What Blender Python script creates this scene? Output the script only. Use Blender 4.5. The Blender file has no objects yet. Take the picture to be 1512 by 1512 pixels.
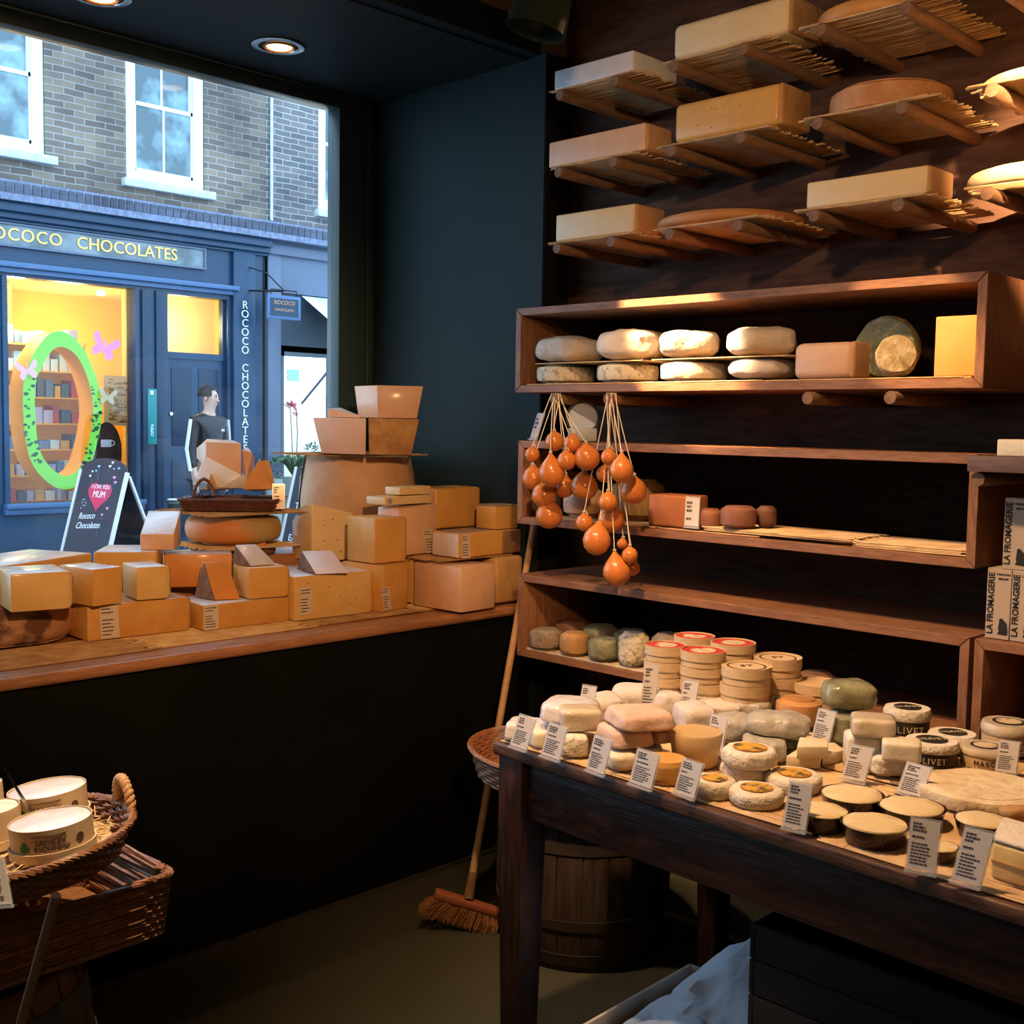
import bpy, bmesh, math, random
from mathutils import Vector, Matrix, noise
random.seed(7)
C = bpy.context.scene.collection
V = Vector
# ---------------------------------------------------------------- camera solve (room axes: +Y along the window wall, +X along the shelf wall)
YAW, PIT, ROL, F, H = .777468, .0754716, .0164459, 1718.63, 1.55
fw = V((-math.sin(YAW)*math.cos(PIT), math.cos(YAW)*math.cos(PIT), -math.sin(PIT)))
_r = V((math.cos(YAW), math.sin(YAW), 0)); _u = _r.cross(fw)
rt = _r*math.cos(ROL)+_u*math.sin(ROL); up = -_r*math.sin(ROL)+_u*math.cos(ROL)
EYE = V((0, 0, H))
def ray(px, py): return rt*((px-756)/F)+up*((756-py)/F)+fw
def PX(px, py, x): d = ray(px, py); return EYE+d*(x/d.x)
def PY(px, py, y): d = ray(px, py); return EYE+d*(y/d.y)
def PZ(px, py, z): d = ray(px, py); return EYE+d*((z-H)/d.z)
def PD(px, py, t): return EYE+ray(px, py)*t
def proj(p):
    q = V(p)-EYE; w = q.dot(fw)
    return (756+F*q.dot(rt)/w, 756-F*q.dot(up)/w, w)
def dep(p): return proj(p)[2]
def vdir(p): d = V((p[0], p[1], 0)); return d.normalized()
def ztop(p, py):           # height above p at which the vertical through p meets image row py
    return PZ_line(p, py)
def PZ_line(p, py):
    a, b = 0.0, 2.5
    for _ in range(40):
        m = (a+b)/2
        if proj((p[0], p[1], p[2]+m))[1] > py: a = m
        else: b = m
    return (a+b)/2
# ---------------------------------------------------------------- materials
MC = {}
def M(name, col, col2=None, scale=20, rough=.6, bump=0, detail=4, metal=0, emit=0, stretch=None, spec=.4, ramp=(.35, .65), coat=0, sss=0, alpha=None, bscale=None):
    if name in MC: return MC[name]
    m = bpy.data.materials.new(name); m.use_nodes = True; MC[name] = m
    nt = m.node_tree; N = nt.nodes; L = nt.links; b = N['Principled BSDF']
    b.inputs['Roughness'].default_value = rough; b.inputs['Metallic'].default_value = metal
    b.inputs['Specular IOR Level'].default_value = spec
    if coat: b.inputs['Coat Weight'].default_value = coat; b.inputs['Coat Roughness'].default_value = .15
    if sss:
        b.inputs['Subsurface Weight'].default_value = sss; b.inputs['Subsurface Radius'].default_value = (1, .5, .25); b.inputs['Subsurface Scale'].default_value = .008
    b.inputs['Base Color'].default_value = (*col, 1)
    if emit:
        b.inputs['Emission Color'].default_value = (*col, 1); b.inputs['Emission Strength'].default_value = emit
    if alpha is not None: b.inputs['Alpha'].default_value = alpha
    if col2 or bump:
        tc = N.new('ShaderNodeTexCoord'); mp = N.new('ShaderNodeMapping'); L.new(tc.outputs['Object'], mp.inputs[0])
        if stretch: mp.inputs['Scale'].default_value = stretch
        nz = N.new('ShaderNodeTexNoise'); nz.inputs['Scale'].default_value = scale; nz.inputs['Detail'].default_value = detail
        nz.inputs['Roughness'].default_value = .6
        L.new(mp.outputs[0], nz.inputs['Vector'])
        if col2:
            r = N.new('ShaderNodeValToRGB'); r.color_ramp.elements[0].position = ramp[0]; r.color_ramp.elements[1].position = ramp[1]
            r.color_ramp.elements[0].color = (*col, 1); r.color_ramp.elements[1].color = (*col2, 1)
            L.new(nz.outputs[0], r.inputs[0]); L.new(r.outputs[0], b.inputs['Base Color'])
            if emit: L.new(r.outputs[0], b.inputs['Emission Color'])
        if bump:
            n2 = nz
            if bscale:
                n2 = N.new('ShaderNodeTexNoise'); n2.inputs['Scale'].default_value = bscale; n2.inputs['Detail'].default_value = 3; L.new(mp.outputs[0], n2.inputs['Vector'])
            bp = N.new('ShaderNodeBump'); bp.inputs['Strength'].default_value = bump; bp.inputs['Distance'].default_value = .01
            L.new(n2.outputs[0], bp.inputs['Height']); L.new(bp.outputs[0], b.inputs['Normal'])
    return m
def film(name, tint=(.9, .92, .95), mix=.12, rough=.08):
    if name in MC: return MC[name]
    m = bpy.data.materials.new(name); m.use_nodes = True; MC[name] = m
    nt = m.node_tree; N = nt.nodes; L = nt.links; N.clear()
    o = N.new('ShaderNodeOutputMaterial'); t = N.new('ShaderNodeBsdfTransparent'); g = N.new('ShaderNodeBsdfGlossy'); x = N.new('ShaderNodeMixShader'); fr = N.new('ShaderNodeFresnel')
    t.inputs[0].default_value = (*tint, 1); g.inputs['Roughness'].default_value = rough; g.inputs['Color'].default_value = (1, 1, 1, 1)
    mt = N.new('ShaderNodeMath'); mt.operation = 'MULTIPLY'; mt.inputs[1].default_value = mix; mt.use_clamp = True
    fr.inputs[0].default_value = 1.45
    L.new(fr.outputs[0], mt.inputs[0]); L.new(mt.outputs[0], x.inputs[0]); L.new(t.outputs[0], x.inputs[1]); L.new(g.outputs[0], x.inputs[2]); L.new(x.outputs[0], o.inputs[0])
    return m
def bricks(name, c1, c2, mortar, bw=.225, bh=.075, axes='YZ'):
    if name in MC: return MC[name]
    m = bpy.data.materials.new(name); m.use_nodes = True; MC[name] = m
    nt = m.node_tree; N = nt.nodes; L = nt.links; b = N['Principled BSDF']; b.inputs['Roughness'].default_value = .9
    g = N.new('ShaderNodeNewGeometry'); s = N.new('ShaderNodeSeparateXYZ'); c = N.new('ShaderNodeCombineXYZ'); br = N.new('ShaderNodeTexBrick')
    L.new(g.outputs['Position'], s.inputs[0]); L.new(s.outputs['Y'], c.inputs[0]); L.new(s.outputs['Z'], c.inputs[1])
    nzw = N.new('ShaderNodeTexNoise'); nzw.inputs['Scale'].default_value = 3; L.new(g.outputs['Position'], nzw.inputs['Vector'])
    vm = N.new('ShaderNodeVectorMath'); vm.operation = 'SCALE'; vm.inputs['Scale'].default_value = .03; L.new(nzw.outputs['Color'], vm.inputs[0])
    va = N.new('ShaderNodeVectorMath'); va.operation = 'ADD'; L.new(c.outputs[0], va.inputs[0]); L.new(vm.outputs[0], va.inputs[1]); L.new(va.outputs[0], br.inputs['Vector'])
    br.inputs['Scale'].default_value = 1; br.inputs['Brick Width'].default_value = bw; br.inputs['Row Height'].default_value = bh; br.inputs['Mortar Size'].default_value = .006
    br.inputs['Mortar Smooth'].default_value = .4
    br.inputs['Color1'].default_value = (*c1, 1); br.inputs['Color2'].default_value = (*c2, 1); br.inputs['Mortar'].default_value = (*mortar, 1)
    nz = N.new('ShaderNodeTexNoise'); nz.inputs['Scale'].default_value = 1.3; nz.inputs['Detail'].default_value = 6; L.new(g.outputs['Position'], nz.inputs['Vector'])
    mx = N.new('ShaderNodeMix'); mx.data_type = 'RGBA'; mx.blend_type = 'MULTIPLY'; mx.inputs[0].default_value = .8
    rr = N.new('ShaderNodeValToRGB'); rr.color_ramp.elements[0].position = .3; rr.color_ramp.elements[0].color = (.45, .43, .42, 1); rr.color_ramp.elements[1].position = .65; rr.color_ramp.elements[1].color = (1.25, 1.2, 1.05, 1)
    L.new(nz.outputs[0], rr.inputs[0]); L.new(br.outputs['Color'], mx.inputs[6]); L.new(rr.outputs[0], mx.inputs[7]); L.new(mx.outputs[2], b.inputs['Base Color'])
    bp = N.new('ShaderNodeBump'); bp.inputs['Strength'].default_value = .4; bp.inputs['Distance'].default_value = .01; bp.invert = True; L.new(br.outputs['Fac'], bp.inputs['Height']); L.new(bp.outputs[0], b.inputs['Normal'])
    return m
# ---------------------------------------------------------------- mesh builder
WL = {}
class MB:
    def __init__(s): s.v = []; s.f = []; s.m = []
    def add(s, v, f, mi=0):
        b = len(s.v); s.v += [V(p) for p in v]; s.f += [tuple(b+i for i in q) for q in f]; s.m += [mi]*len(f); return s
    def box(s, x0, x1, y0, y1, z0, z1, mi=0):
        return s.add([(x, y, z) for z in (z0, z1) for x, y in ((x0, y0), (x1, y0), (x1, y1), (x0, y1))], BF, mi)
    def obox(s, c, a, b, d, mi=0):      # centre and three half vectors
        c, a, b, d = V(c), V(a), V(b), V(d)
        return s.add([c+a*i+b*j+d*k for k in (-1, 1) for i, j in ((-1, -1), (1, -1), (1, 1), (-1, 1))], BF, mi)
    def prism(s, poly, z0, z1, top=None, mi=0, mt=None):
        n = len(poly); top = top or poly
        zt = z1 if isinstance(z1, (list, tuple)) else [z1]*n
        s.add([(p[0], p[1], z0) for p in poly]+[(p[0], p[1], zt[i]) for i, p in enumerate(top)], [tuple(range(n-1, -1, -1))]+[(i, (i+1) % n, (i+1) % n+n, i+n) for i in range(n)], mi)
        b = len(s.v)-2*n; s.f.append(tuple(range(b+n, b+2*n))); s.m.append(mi if mt is None else mt); return s
    def lathe(s, c, prof, seg=32, mi=0, sx=1, sy=1, rot=0, nz=0, ns=20, mis=None, arc=None):
        c = V(c); b = len(s.v); n = len(prof)
        for i in range(seg):
            a = rot+2*math.pi*i/seg
            for r, z in prof:
                p = V((math.cos(a)*r*sx, math.sin(a)*r*sy, z))
                if nz and r > 0:
                    q = noise.noise((p+c)*ns)*nz; p = p+V((math.cos(a), math.sin(a), .5))*q
                s.v.append(c+p)
        for i in range(seg):
            j = (i+1) % seg
            for k in range(n-1):
                s.f.append((b+i*n+k, b+j*n+k, b+j*n+k+1, b+i*n+k+1)); s.m.append(mis[k] if mis else mi)
        if tuple(prof[0]) == tuple(prof[-1]): return s
        if prof[0][0] > 1e-6: s.f.append(tuple(b+i*n for i in range(seg-1, -1, -1))); s.m.append(mis[0] if mis else mi)
        if prof[-1][0] > 1e-6: s.f.append(tuple(b+i*n+n-1 for i in range(seg))); s.m.append(mis[-1] if mis else mi)
        return s
    def tube(s, path, r, seg=6, mi=0, closed=False, caps=True):
        path = [V(p) for p in path]; n = len(path); b = len(s.v)
        rs = r if isinstance(r, (list, tuple)) else [r]*n
        up0 = None
        for i, p in enumerate(path):
            t = (path[(i+1) % n]-path[i-1]) if closed or 0 < i < n-1 else (path[1]-path[0] if i == 0 else path[-1]-path[-2])
            t.normalize()
            if up0 is None: up0 = V((0, 0, 1)) if abs(t.z) < .9 else V((1, 0, 0))
            a = t.cross(up0).normalized(); bb = a.cross(t); up0 = bb
            for k in range(seg):
                an = 2*math.pi*k/seg; s.v.append(p+(a*math.cos(an)+bb*math.sin(an))*rs[i])
        for i in range(n if closed else n-1):
            j = (i+1) % n
            for k in range(seg):
                l = (k+1) % seg; s.f.append((b+i*seg+k, b+i*seg+l, b+j*seg+l, b+j*seg+k)); s.m.append(mi)
        if caps and not closed:
            s.f.append(tuple(b+k for k in range(seg-1, -1, -1))); s.m.append(mi); s.f.append(tuple(b+(n-1)*seg+k for k in range(seg))); s.m.append(mi)
        return s
    def hull(s, pts, mi=0):
        bm = bmesh.new(); [bm.verts.new(p) for p in pts]; bmesh.ops.convex_hull(bm, input=bm.verts[:])
        for v in [v for v in bm.verts if not v.link_faces]: bm.verts.remove(v)
        bmesh.ops.dissolve_limit(bm, angle_limit=.03, verts=bm.verts[:], edges=bm.edges[:])
        bm.verts.index_update(); s.add([v.co.copy() for v in bm.verts], [tuple(v.index for v in f.verts) for f in bm.faces], mi); bm.free(); return s
    def build(s, name, mats, parent=None, bevel=0, seg=2, smooth=40, origin=None, sub=0, nz=0, ns=30, bevang=25, rb=None, fm=None):
        if not isinstance(mats, (list, tuple)): mats = [mats]
        me = bpy.data.meshes.new(name)
        if parent is not None: o0 = WL[parent.name]
        elif origin is not None: o0 = V(origin)
        else:
            xs = [v.x for v in s.v]; ys = [v.y for v in s.v]; o0 = V(((min(xs)+max(xs))/2, (min(ys)+max(ys))/2, min(v.z for v in s.v)))
        me.from_pydata([tuple(v-o0) for v in s.v], [], s.f); me.update()
        for m in mats: me.materials.append(m)
        for i, p in enumerate(me.polygons): p.material_index = min(s.m[i], len(mats)-1)
        bm = bmesh.new(); bm.from_mesh(me)
        bmesh.ops.recalc_face_normals(bm, faces=bm.faces[:])
        if rb:
            q_, n_, off = V(rb[0])-o0, V(rb[1]), rb[2]
            es = [e for e in bm.edges if all(abs((v.co-q_).dot(n_)) < .03 for v in e.verts) and not all(abs(f.normal.dot(n_)) < .3 for f in e.link_faces)]
            bmesh.ops.bevel(bm, geom=es, offset=off, offset_type='OFFSET', segments=4, profile=.5, affect='EDGES', clamp_overlap=True)
        if bevel:
            es = [e for e in bm.edges if len(e.link_faces) == 2 and e.calc_face_angle(0) > math.radians(bevang)]
            bmesh.ops.bevel(bm, geom=es, offset=bevel, offset_type='OFFSET', segments=seg, profile=.5, affect='EDGES', clamp_overlap=True)
        if sub:
            bmesh.ops.subdivide_edges(bm, edges=bm.edges[:], cuts=sub, use_grid_fill=True)
        if nz:
            bm.normal_update()
            for v in bm.verts:
                w = v.co+o0; v.co += v.normal*(noise.noise(w*ns)*nz)
        if fm:
            bm.normal_update()
            for f in bm.faces:
                if f.normal.dot(fm[0]) > fm[1]: f.material_index = fm[2]
        bm.to_mesh(me); bm.free()
        if smooth:
            for p in me.polygons: p.use_smooth = True
            me.set_sharp_from_angle(angle=math.radians(smooth))
        o = bpy.data.objects.new(name, me); C.objects.link(o)
        if parent is not None: o.parent = parent; o.location = (0, 0, 0)
        else: o.location = o0
        WL[o.name] = o0
        return o
BF = [(3, 2, 1, 0), (4, 5, 6, 7), (0, 1, 5, 4), (1, 2, 6, 5), (2, 3, 7, 6), (3, 0, 4, 7)]
def tag(o, label, cat, group=None):
    o['label'] = label; o['category'] = cat
    if group: o['group'] = group
    return o
def thing(name, label, cat, loc, group=None):
    o = bpy.data.objects.new(name, None); C.objects.link(o); o.location = loc; o.empty_display_size = .05; WL[o.name] = V(loc)
    return tag(o, label, cat, group)
def struct(o): o['kind'] = 'structure'; return o
def lab(o, l): o['label'] = l; return o
BOLD = [0]
def textmesh(s, size, ext=.0004, spacing=1.0, font_shear=0):
    cu = bpy.data.curves.new('lettering', 'FONT'); cu.body = s; cu.size = size; cu.extrude = ext; cu.align_x = 'CENTER'; cu.align_y = 'CENTER'; cu.space_character = spacing; cu.shear = font_shear; cu.resolution_u = 3; cu.offset = BOLD[0]*size
    t = bpy.data.objects.new('lettering', cu); C.objects.link(t)
    dg = bpy.context.evaluated_depsgraph_get(); me = bpy.data.meshes.new_from_object(t.evaluated_get(dg))
    C.objects.unlink(t); bpy.data.objects.remove(t)
    vs = [v.co.copy() for v in me.vertices]; fs = [tuple(p.vertices) for p in me.polygons]; bpy.data.meshes.remove(me)
    return vs, fs
def text(s, size, c, xa, ya, mat, parent, name='lettering', ext=.0004, spacing=1.0, shear=0, cyl=None):
    """flat lettering centred at c, running along xa, upright along ya; cyl=(centre, radius) wraps it round an upright cylinder"""
    vs, fs = textmesh(s, size, ext, spacing, shear); c = V(c); xa = V(xa).normalized(); ya = V(ya).normalized(); n = xa.cross(ya)
    if cyl:
        cc, R = V(cyl[0]), cyl[1]; a0 = math.atan2(c.y-cc.y, c.x-cc.x)
        pts = [V((cc.x+math.cos(a0+v.x/R)*(R+v.z+.0006), cc.y+math.sin(a0+v.x/R)*(R+v.z+.0006), c.z+v.y)) for v in vs]
    else: pts = [c+xa*v.x+ya*v.y+n*v.z for v in vs]
    return MB().add(pts, fs).build(name, mat, parent, smooth=0)
def card(label, bl, br, htop, dx=0, z=None, back=.012, group='printed cheese tickets', rows=13, y_=None, paper=None, lean3=None):
    """clear ticket holder standing on its lower edge: bl, br lower corners, htop its height"""
    bl, br = V(bl), V(br); a = (br-bl); w = a.length; a.normalize()
    n = V((a.y, -a.x, 0))
    if n.dot(V((0, 0, 0))-bl) < 0: n = -n
    u = (V((0, 0, 1))*htop+a*dx-n*back); hh = u.length; u.normalize(); n = a.cross(u)
    if n.dot(-bl) < 0: n = -n
    c = (bl+br)/2
    t = thing('ticket_holder', label, 'price card', c, group)
    MB().obox(c+u*hh/2-n*.0012, a*w/2, u*hh/2, n*.0005).build('clear_sleeve', MC['clearplastic'], t, smooth=0)
    MB().obox(c+V((0, 0, .0025))+n*.002+u*0, a*w/2, n*.004, u*.002).build('foot', MC['clearplastic'], t, smooth=0)
    pw, ph = w*.45, hh*.44; pc = c+u*hh*.52
    MB().obox(pc, a*pw, u*ph, n*.0005).build('paper', paper or MC['cardpaper'], t, smooth=0)
    b = MB(); rh = 2*ph/(rows+2)
    for i in range(rows):
        if i in (3, 5): continue
        e = .55+.35*random.random() if i > 5 else .3+.35*random.random()
        th = rh*(.30 if i < 5 else .22)
        cy = ph-rh*(i+1.3); x0 = -pw*.82; x1 = x0+2*pw*.82*e; x = x0
        while x < x1:
            l = random.uniform(.06, .2)*pw*1.6; xe = min(x+l, x1)
            b.obox(pc+n*.0009+u*cy+a*(x+xe)/2, a*(xe-x)/2, u*th, n*.0001); x = xe+pw*.05
    b.build('printed_text', MC['ink'], t, smooth=0)
    return t
def cardpx(label, x0, y0, x1, y1, ytop, z, dxpx=0, **k):
    bl, br = PZ(x0, y0, z), PZ(x1, y1, z); d = dep(bl); h = PZ_line(bl, ytop)
    return card(label, bl, br, h, dx=dxpx*d/F, **k)
# ---------------------------------------------------------------- shared cheese shapes
VAR = [0]
def blk(name, label, Ax, Cp, Bp, yt, z0, mats, L=None, zC=None, bev=.009, cat='cheese', group=None, hb=None, flare=(0, 0, 0), ang=0, rind='', rmat=None, top=None, bulge=0, sub=0, holes=0, parent=None, hold=.0):
    """cut cheese: front corner C, right corner B (image base points on height z0); the left face runs back from C."""
    Cq, Bq = PZ(*Cp, z0), PZ(*Bp, z0); d = (Bq-Cq); W = d.length; d.normalize()
    n = V((-d.y, d.x, 0))
    if n.dot(vdir(Cq)) < 0: n = -n
    n = Matrix.Rotation(math.radians(ang), 3, 'Z') @ n
    if L is None:
        a, b = 0, 1.2
        for _ in range(40):
            m = (a+b)/2
            if proj(Cq+n*m)[0] > Ax: a = m
            else: b = m
        L = (a+b)/2
    h = PZ_line(Cq, yt); A = Cq+n*L; D = Bq+n*L
    poly = [Cq, Bq, D, A]; fl, fr, fb = flare
    tp = [Cq-d*0, Bq+d*fr, D+d*fr+n*fb, A+n*fb-d*0]
    if fl: tp[0] = Cq-d*fl; tp[3] = tp[3]-d*fl
    zb = z0+h if hb is None else z0+hb
    b = MB(); b.prism(poly, z0, [z0+h, z0+h, zb, zb], top=tp, mi=0, mt=1 if top else 0)
    mats = list(mats) if isinstance(mats, (list, tuple)) else [mats]
    if mats[0] is MC['paste_yellow']: VAR[0] += 1; mats[0] = MC[('paste_yellow', 'paste_honey', 'paste_amber')[VAR[0] % 3]]
    if top: mats = [mats[0], top]
    rr = {}
    if 'B' in rind:
        mats = (mats+[mats[0]])[:2]+[rmat or MC['rind_tan']]; rr = dict(rb=(Bq, d, min(.024, h*.26, W*.25)), fm=(d, .55, 2)); rind = rind.replace('B', '')
    if not rind and not holes:
        o = b.build(name, mats, parent, bevel=bev*.7, seg=2, bevang=34, **rr); tag(o, label, cat, group) if parent is None else None
        t = o
    else:
        t = thing(name, label, cat, (Cq+Bq+A+D)/4, group)
        b.build('paste', mats, t, bevel=bev*.7, seg=2, bevang=34, **rr)
        rmat = rmat or MC['rind_tan']; e = .004
        zz = z0+h-.001
        if 'B' in rind: MB().prism([Bq+d*.0005, Bq+d*e*1.6, D+d*e*1.6, D+d*.0005], z0+.001, [zz, zz, zb-.001, zb-.001], top=[tp[1]+d*.0005, tp[1]+d*e*1.6, tp[2]+d*e*1.6, tp[2]+d*.0005]).build('rind', rmat, t, bevel=.0015)
        if 'A' in rind: MB().prism([Cq-d*.0005, Cq-d*e, A-d*e, A-d*.0005], z0+.001, [zz, zz, zb-.001, zb-.001], top=[tp[0]-d*.0005, tp[0]-d*e, tp[3]-d*e, tp[3]-d*.0005]).build('rind', rmat, t, bevel=.001)
        if 'T' in rind and hb is None: MB().prism([tp[0], tp[1], tp[2], tp[3]], z0+h, z0+h+e).build('rind', rmat, t, bevel=.0015)
        if 'D' in rind: MB().prism([A+n*.0005, D+n*.0005, D+n*e, A+n*e], z0+.001, zb-.001, top=[tp[3]+n*.0005, tp[2]+n*.0005, tp[2]+n*e, tp[3]+n*e]).build('rind', rmat, t, bevel=.001)
        if holes:
            nf = V((d.y, -d.x, 0))
            if nf.dot(-Cq) < 0: nf = -nf
            for _ in range(holes):
                c = Cq+d*W*random.uniform(.12, .88)+V((0, 0, h*random.uniform(.15, .85))); r = random.uniform(.0018, .0035)
                MB().add([c+nf*.0006]+[c+nf*.0006+d*r*math.cos(q*math.pi/4)+V((0, 0, r*.8))*math.sin(q*math.pi/4) for q in range(8)], [(0, q+1, (q+1) % 8+1) for q in range(8)]).build('eye', MC['hole'], t, smooth=0)
    t_top = z0+max(h, hb or 0)
    return t, t_top, (Cq, Bq, D, A), d, n, h
def sticker(t, label, c, a, w, h, nrm, tilt=0, rows=8, name='label_card'):
    """printed label stuck on a cheese: child of the cheese"""
    a = V(a).normalized(); u = V((0, 0, 1)); u = (u+a*tilt).normalized(); n = V(nrm).normalized()
    o = MB().obox(V(c), a*w/2, u*h/2, n*.0006).build(name, MC['stickerpaper'], t, smooth=0); lab(o, label)
    b = MB()
    for i in range(rows):
        if i == 2: continue
        e = random.uniform(.5, .95); y = h/2-h*(i+.9)/(rows+1)
        b.obox(V(c)+n*.0009+u*y-a*(w*.42)*(1-e), a*w*.42*e, u*h*.018, n*.0001)
    b.build('print', MC['ink'], o, smooth=0)
    return o
def drum(name, label, c, R, h, mats, group=None, bulge=.06, rim=.15, cat='cheese', seg=40, nz=.0, ns=20, parent=None, topm=False):
    c = V(c); k = min(h*rim, R*.3); P = []
    P += [(R-k, 0)]
    for i in range(9):
        t = i/8; P.append((R*(1+bulge*math.sin(math.pi*t))-k*(1-math.sqrt(max(0, 1-(2*t-1)**8))), h*(.5-.5*math.cos(math.pi*t))*.0+h*(t*(1-.06)+.03)))
    P += [(R-k, h), (R*.5, h*1.004), (0, h*1.004)]
    P = [(0, 0)]+P
    o = MB().lathe(c, P, seg, nz=nz, ns=ns, mis=([0]*(len(P)-4)+[1]*4) if topm else None).build(name, mats, parent, smooth=50)
    if parent is None: tag(o, label, cat, group)
    return o
def rnd(cx, yb, wpx, z):      # round foot: centre, radius from its nearest image point and width
    p = PZ(cx, yb, z); d = vdir(p); R = wpx/2*dep(p)/F
    for _ in range(3): c = p+d*R; R = wpx/2*dep(c)/F
    return p+d*R, R
def blob(name, label, c, dims, rot, mat, cat='cheese', group=None, n=5, nz=.004, ns=25, cuts=9, parent=None, tilt=(0, 0), taper=0, fold=.0):
    """softly rounded block (wrapped parcels)"""
    c = V(c); bm = bmesh.new(); bmesh.ops.create_cube(bm, size=2)
    bmesh.ops.subdivide_edges(bm, edges=bm.edges[:], cuts=cuts, use_grid_fill=True)
    dx, dy, dz = [q/2 for q in dims]; R = Matrix.Rotation(rot, 3, 'Z') @ Matrix.Rotation(tilt[0], 3, 'X') @ Matrix.Rotation(tilt[1], 3, 'Y')
    vs = []
    for v in bm.verts:
        p = v.co; k = (abs(p.x)**n+abs(p.y)**n+abs(p.z)**n)**(1/n); q = p/k
        s = 1-taper*(q.z+1)/2
        q = V((q.x*dx*s, q.y*dy*s, q.z*dz))
        w = q+c*3.1
        cr = noise.noise(w*ns)+.6*abs(noise.noise(w*ns*2.3))
        q += q.normalized()*nz*cr
        if fold: q.z += fold*abs(math.sin((q.x*1.3+q.y)*ns*1.5))*(1 if q.z > 0 else 0)
        vs.append(q)
    zmin = min(q.z for q in vs)
    vs = [R @ q for q in vs]; zmin = min(q.z for q in vs)
    vs = [V((q.x+c.x, q.y+c.y, q.z-zmin+c.z)) for q in vs]
    b = MB().add(vs, [tuple(v.index for v in f.verts) for f in bm.faces]); bm.free()
    o = b.build(name, mat, parent, smooth=28 if nz > .002 else 60)
    if parent is None: tag(o, label, cat, group)
    return o
def px_parcel(name, label, cx, yb, wpx, hpx, z, mat, depth=None, rot=0, h=None, **k):
    p = PZ(cx, yb, z); d = dep(p); w = wpx*d/F; hh = h or hpx*d/F; dp = depth or w*.7
    c = p+vdir(p)*dp/2
    base = math.atan2(rt.y, rt.x)
    return blob(name, label, c, (w, dp, hh), base+math.radians(rot), mat, **k), z+hh
def reeds(name, label, p0, along, across, z, n=26, r=.0022, group=None, over=.01, mat=None, layers=1, sag=0):
    """mat of parallel reeds lying on height z: p0 corner, along/across vectors"""
    p0, al, ac = V(p0), V(along), V(across); b = MB(); ad = al.normalized(); L = al.length
    for l in range(layers):
        for i in range(n):
            t = (i+.5)/n; q = p0+ac*t; q.z = z+r+l*r*1.7
            e0, e1 = random.uniform(-over, over), random.uniform(-over, over); sk = ac.normalized()*random.uniform(-.004, .004)
            m = q+al*.5+V((0, 0, -sag+random.uniform(0, r*.5)))
            b.tube([q-ad*e0, m, q+al+ad*e1+sk+V((0, 0, random.uniform(0, r)))], r*random.uniform(.8, 1.15), 4)
    for t in (.15, .85):
        q = p0+al*t; q.z = z+r*(1+1.7*(layers-1))+r*.9; b.tube([q, q+ac], .0007, 4)
    o = b.build(name, mat or MC['reed'], smooth=0); tag(o, label, 'straw mat', group)
    return o
# ================================================================ materials
M('paste_yellow', (.82, .48, .14), (.72, .38, .10), 9, .5, .35, sss=.12, ramp=(.3, .7), bscale=17, coat=.35)
M('paste_pale', (.88, .68, .38), (.82, .60, .30), 8, .5, .35, sss=.12, bscale=17, coat=.3)
M('paste_honey', (.84, .58, .24), (.76, .48, .16), 7, .5, .35, sss=.12, bscale=15, coat=.35)
M('paste_amber', (.74, .42, .12), (.66, .33, .08), 10, .5, .35, sss=.12, bscale=19, coat=.35)
M('paste_orange', (.76, .32, .07), (.68, .26, .05), 9, .45, .3, sss=.1, bscale=17, coat=.35)
M('paste_pink', (.84, .55, .36), (.78, .47, .29), 9, .5, .35, sss=.1, bscale=15, coat=.2)
M('paste_white', (.88, .82, .68), (.82, .74, .58), 12, .55, .15, sss=.15, bscale=80)
M('hole', (.42, .22, .07), rough=.8)
M('rind_tan', (.52, .33, .17), (.36, .20, .10), 14, .8, .3, bscale=70)
M('rind_brown', (.30, .16, .09), (.18, .09, .05), 22, .8, .45, bscale=80)
M('rind_orange', (.62, .27, .09), (.48, .18, .06), 12, .6, .25, bscale=60)
M('rind_gold', (.62, .38, .16), (.48, .26, .10), 10, .65, .25, bscale=50)
M('rind_parmesan', (.70, .44, .24), (.56, .32, .16), 5, .6, .3, bscale=40)
M('rind_grey', (.46, .38, .28), (.30, .23, .16), 25, .9, .6, bscale=90)
M('rind_green', (.36, .36, .22), (.20, .20, .12), 28, .85, .5, bscale=90)
M('rind_white', (.86, .78, .62), (.70, .58, .40), 30, .8, .5, ramp=(.4, .75), bscale=70)
M('bloom', (.88, .82, .70), (.78, .68, .50), 35, .85, .55, ramp=(.45, .75), bscale=90)
M('mottled_mould', (.82, .74, .55), (.30, .26, .16), 45, .85, .6, ramp=(.5, .68), bscale=90)
M('whitewrap', (.86, .83, .84), (.74, .72, .76), 14, .22, .35, bscale=35, coat=.3)
M('filmwrap', (.80, .70, .55), (.72, .60, .42), 14, .18, .3, bscale=40, coat=.5)
M('paper_white', (.84, .76, .68), (.72, .63, .55), 16, .7, .5, bscale=45)
M('paper_pink', (.82, .60, .48), (.70, .47, .36), 12, .65, .45, bscale=38)
M('paper_wax', (.62, .58, .50), (.42, .39, .33), 18, .4, .7, bscale=40, coat=.2)
M('paper_leaf', (.16, .19, .12), (.40, .40, .30), 42, .6, .7, ramp=(.5, .7), bscale=60)
M('blue_paper', (.78, .87, .97), (.62, .74, .90), 10, .8, .8, bscale=22)
M('poplar', (.84, .64, .40), (.74, .54, .31), 30, .7, .1, stretch=(1, 1, 6))
M('box_wood', (.36, .175, .09), (.22, .10, .05), 9, .5, .12, stretch=(1.5, 9, 9), detail=6)
M('box_wood_v', (.36, .175, .09), (.22, .10, .05), 9, .5, .12, stretch=(9, 9, 1.5), detail=6)
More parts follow.
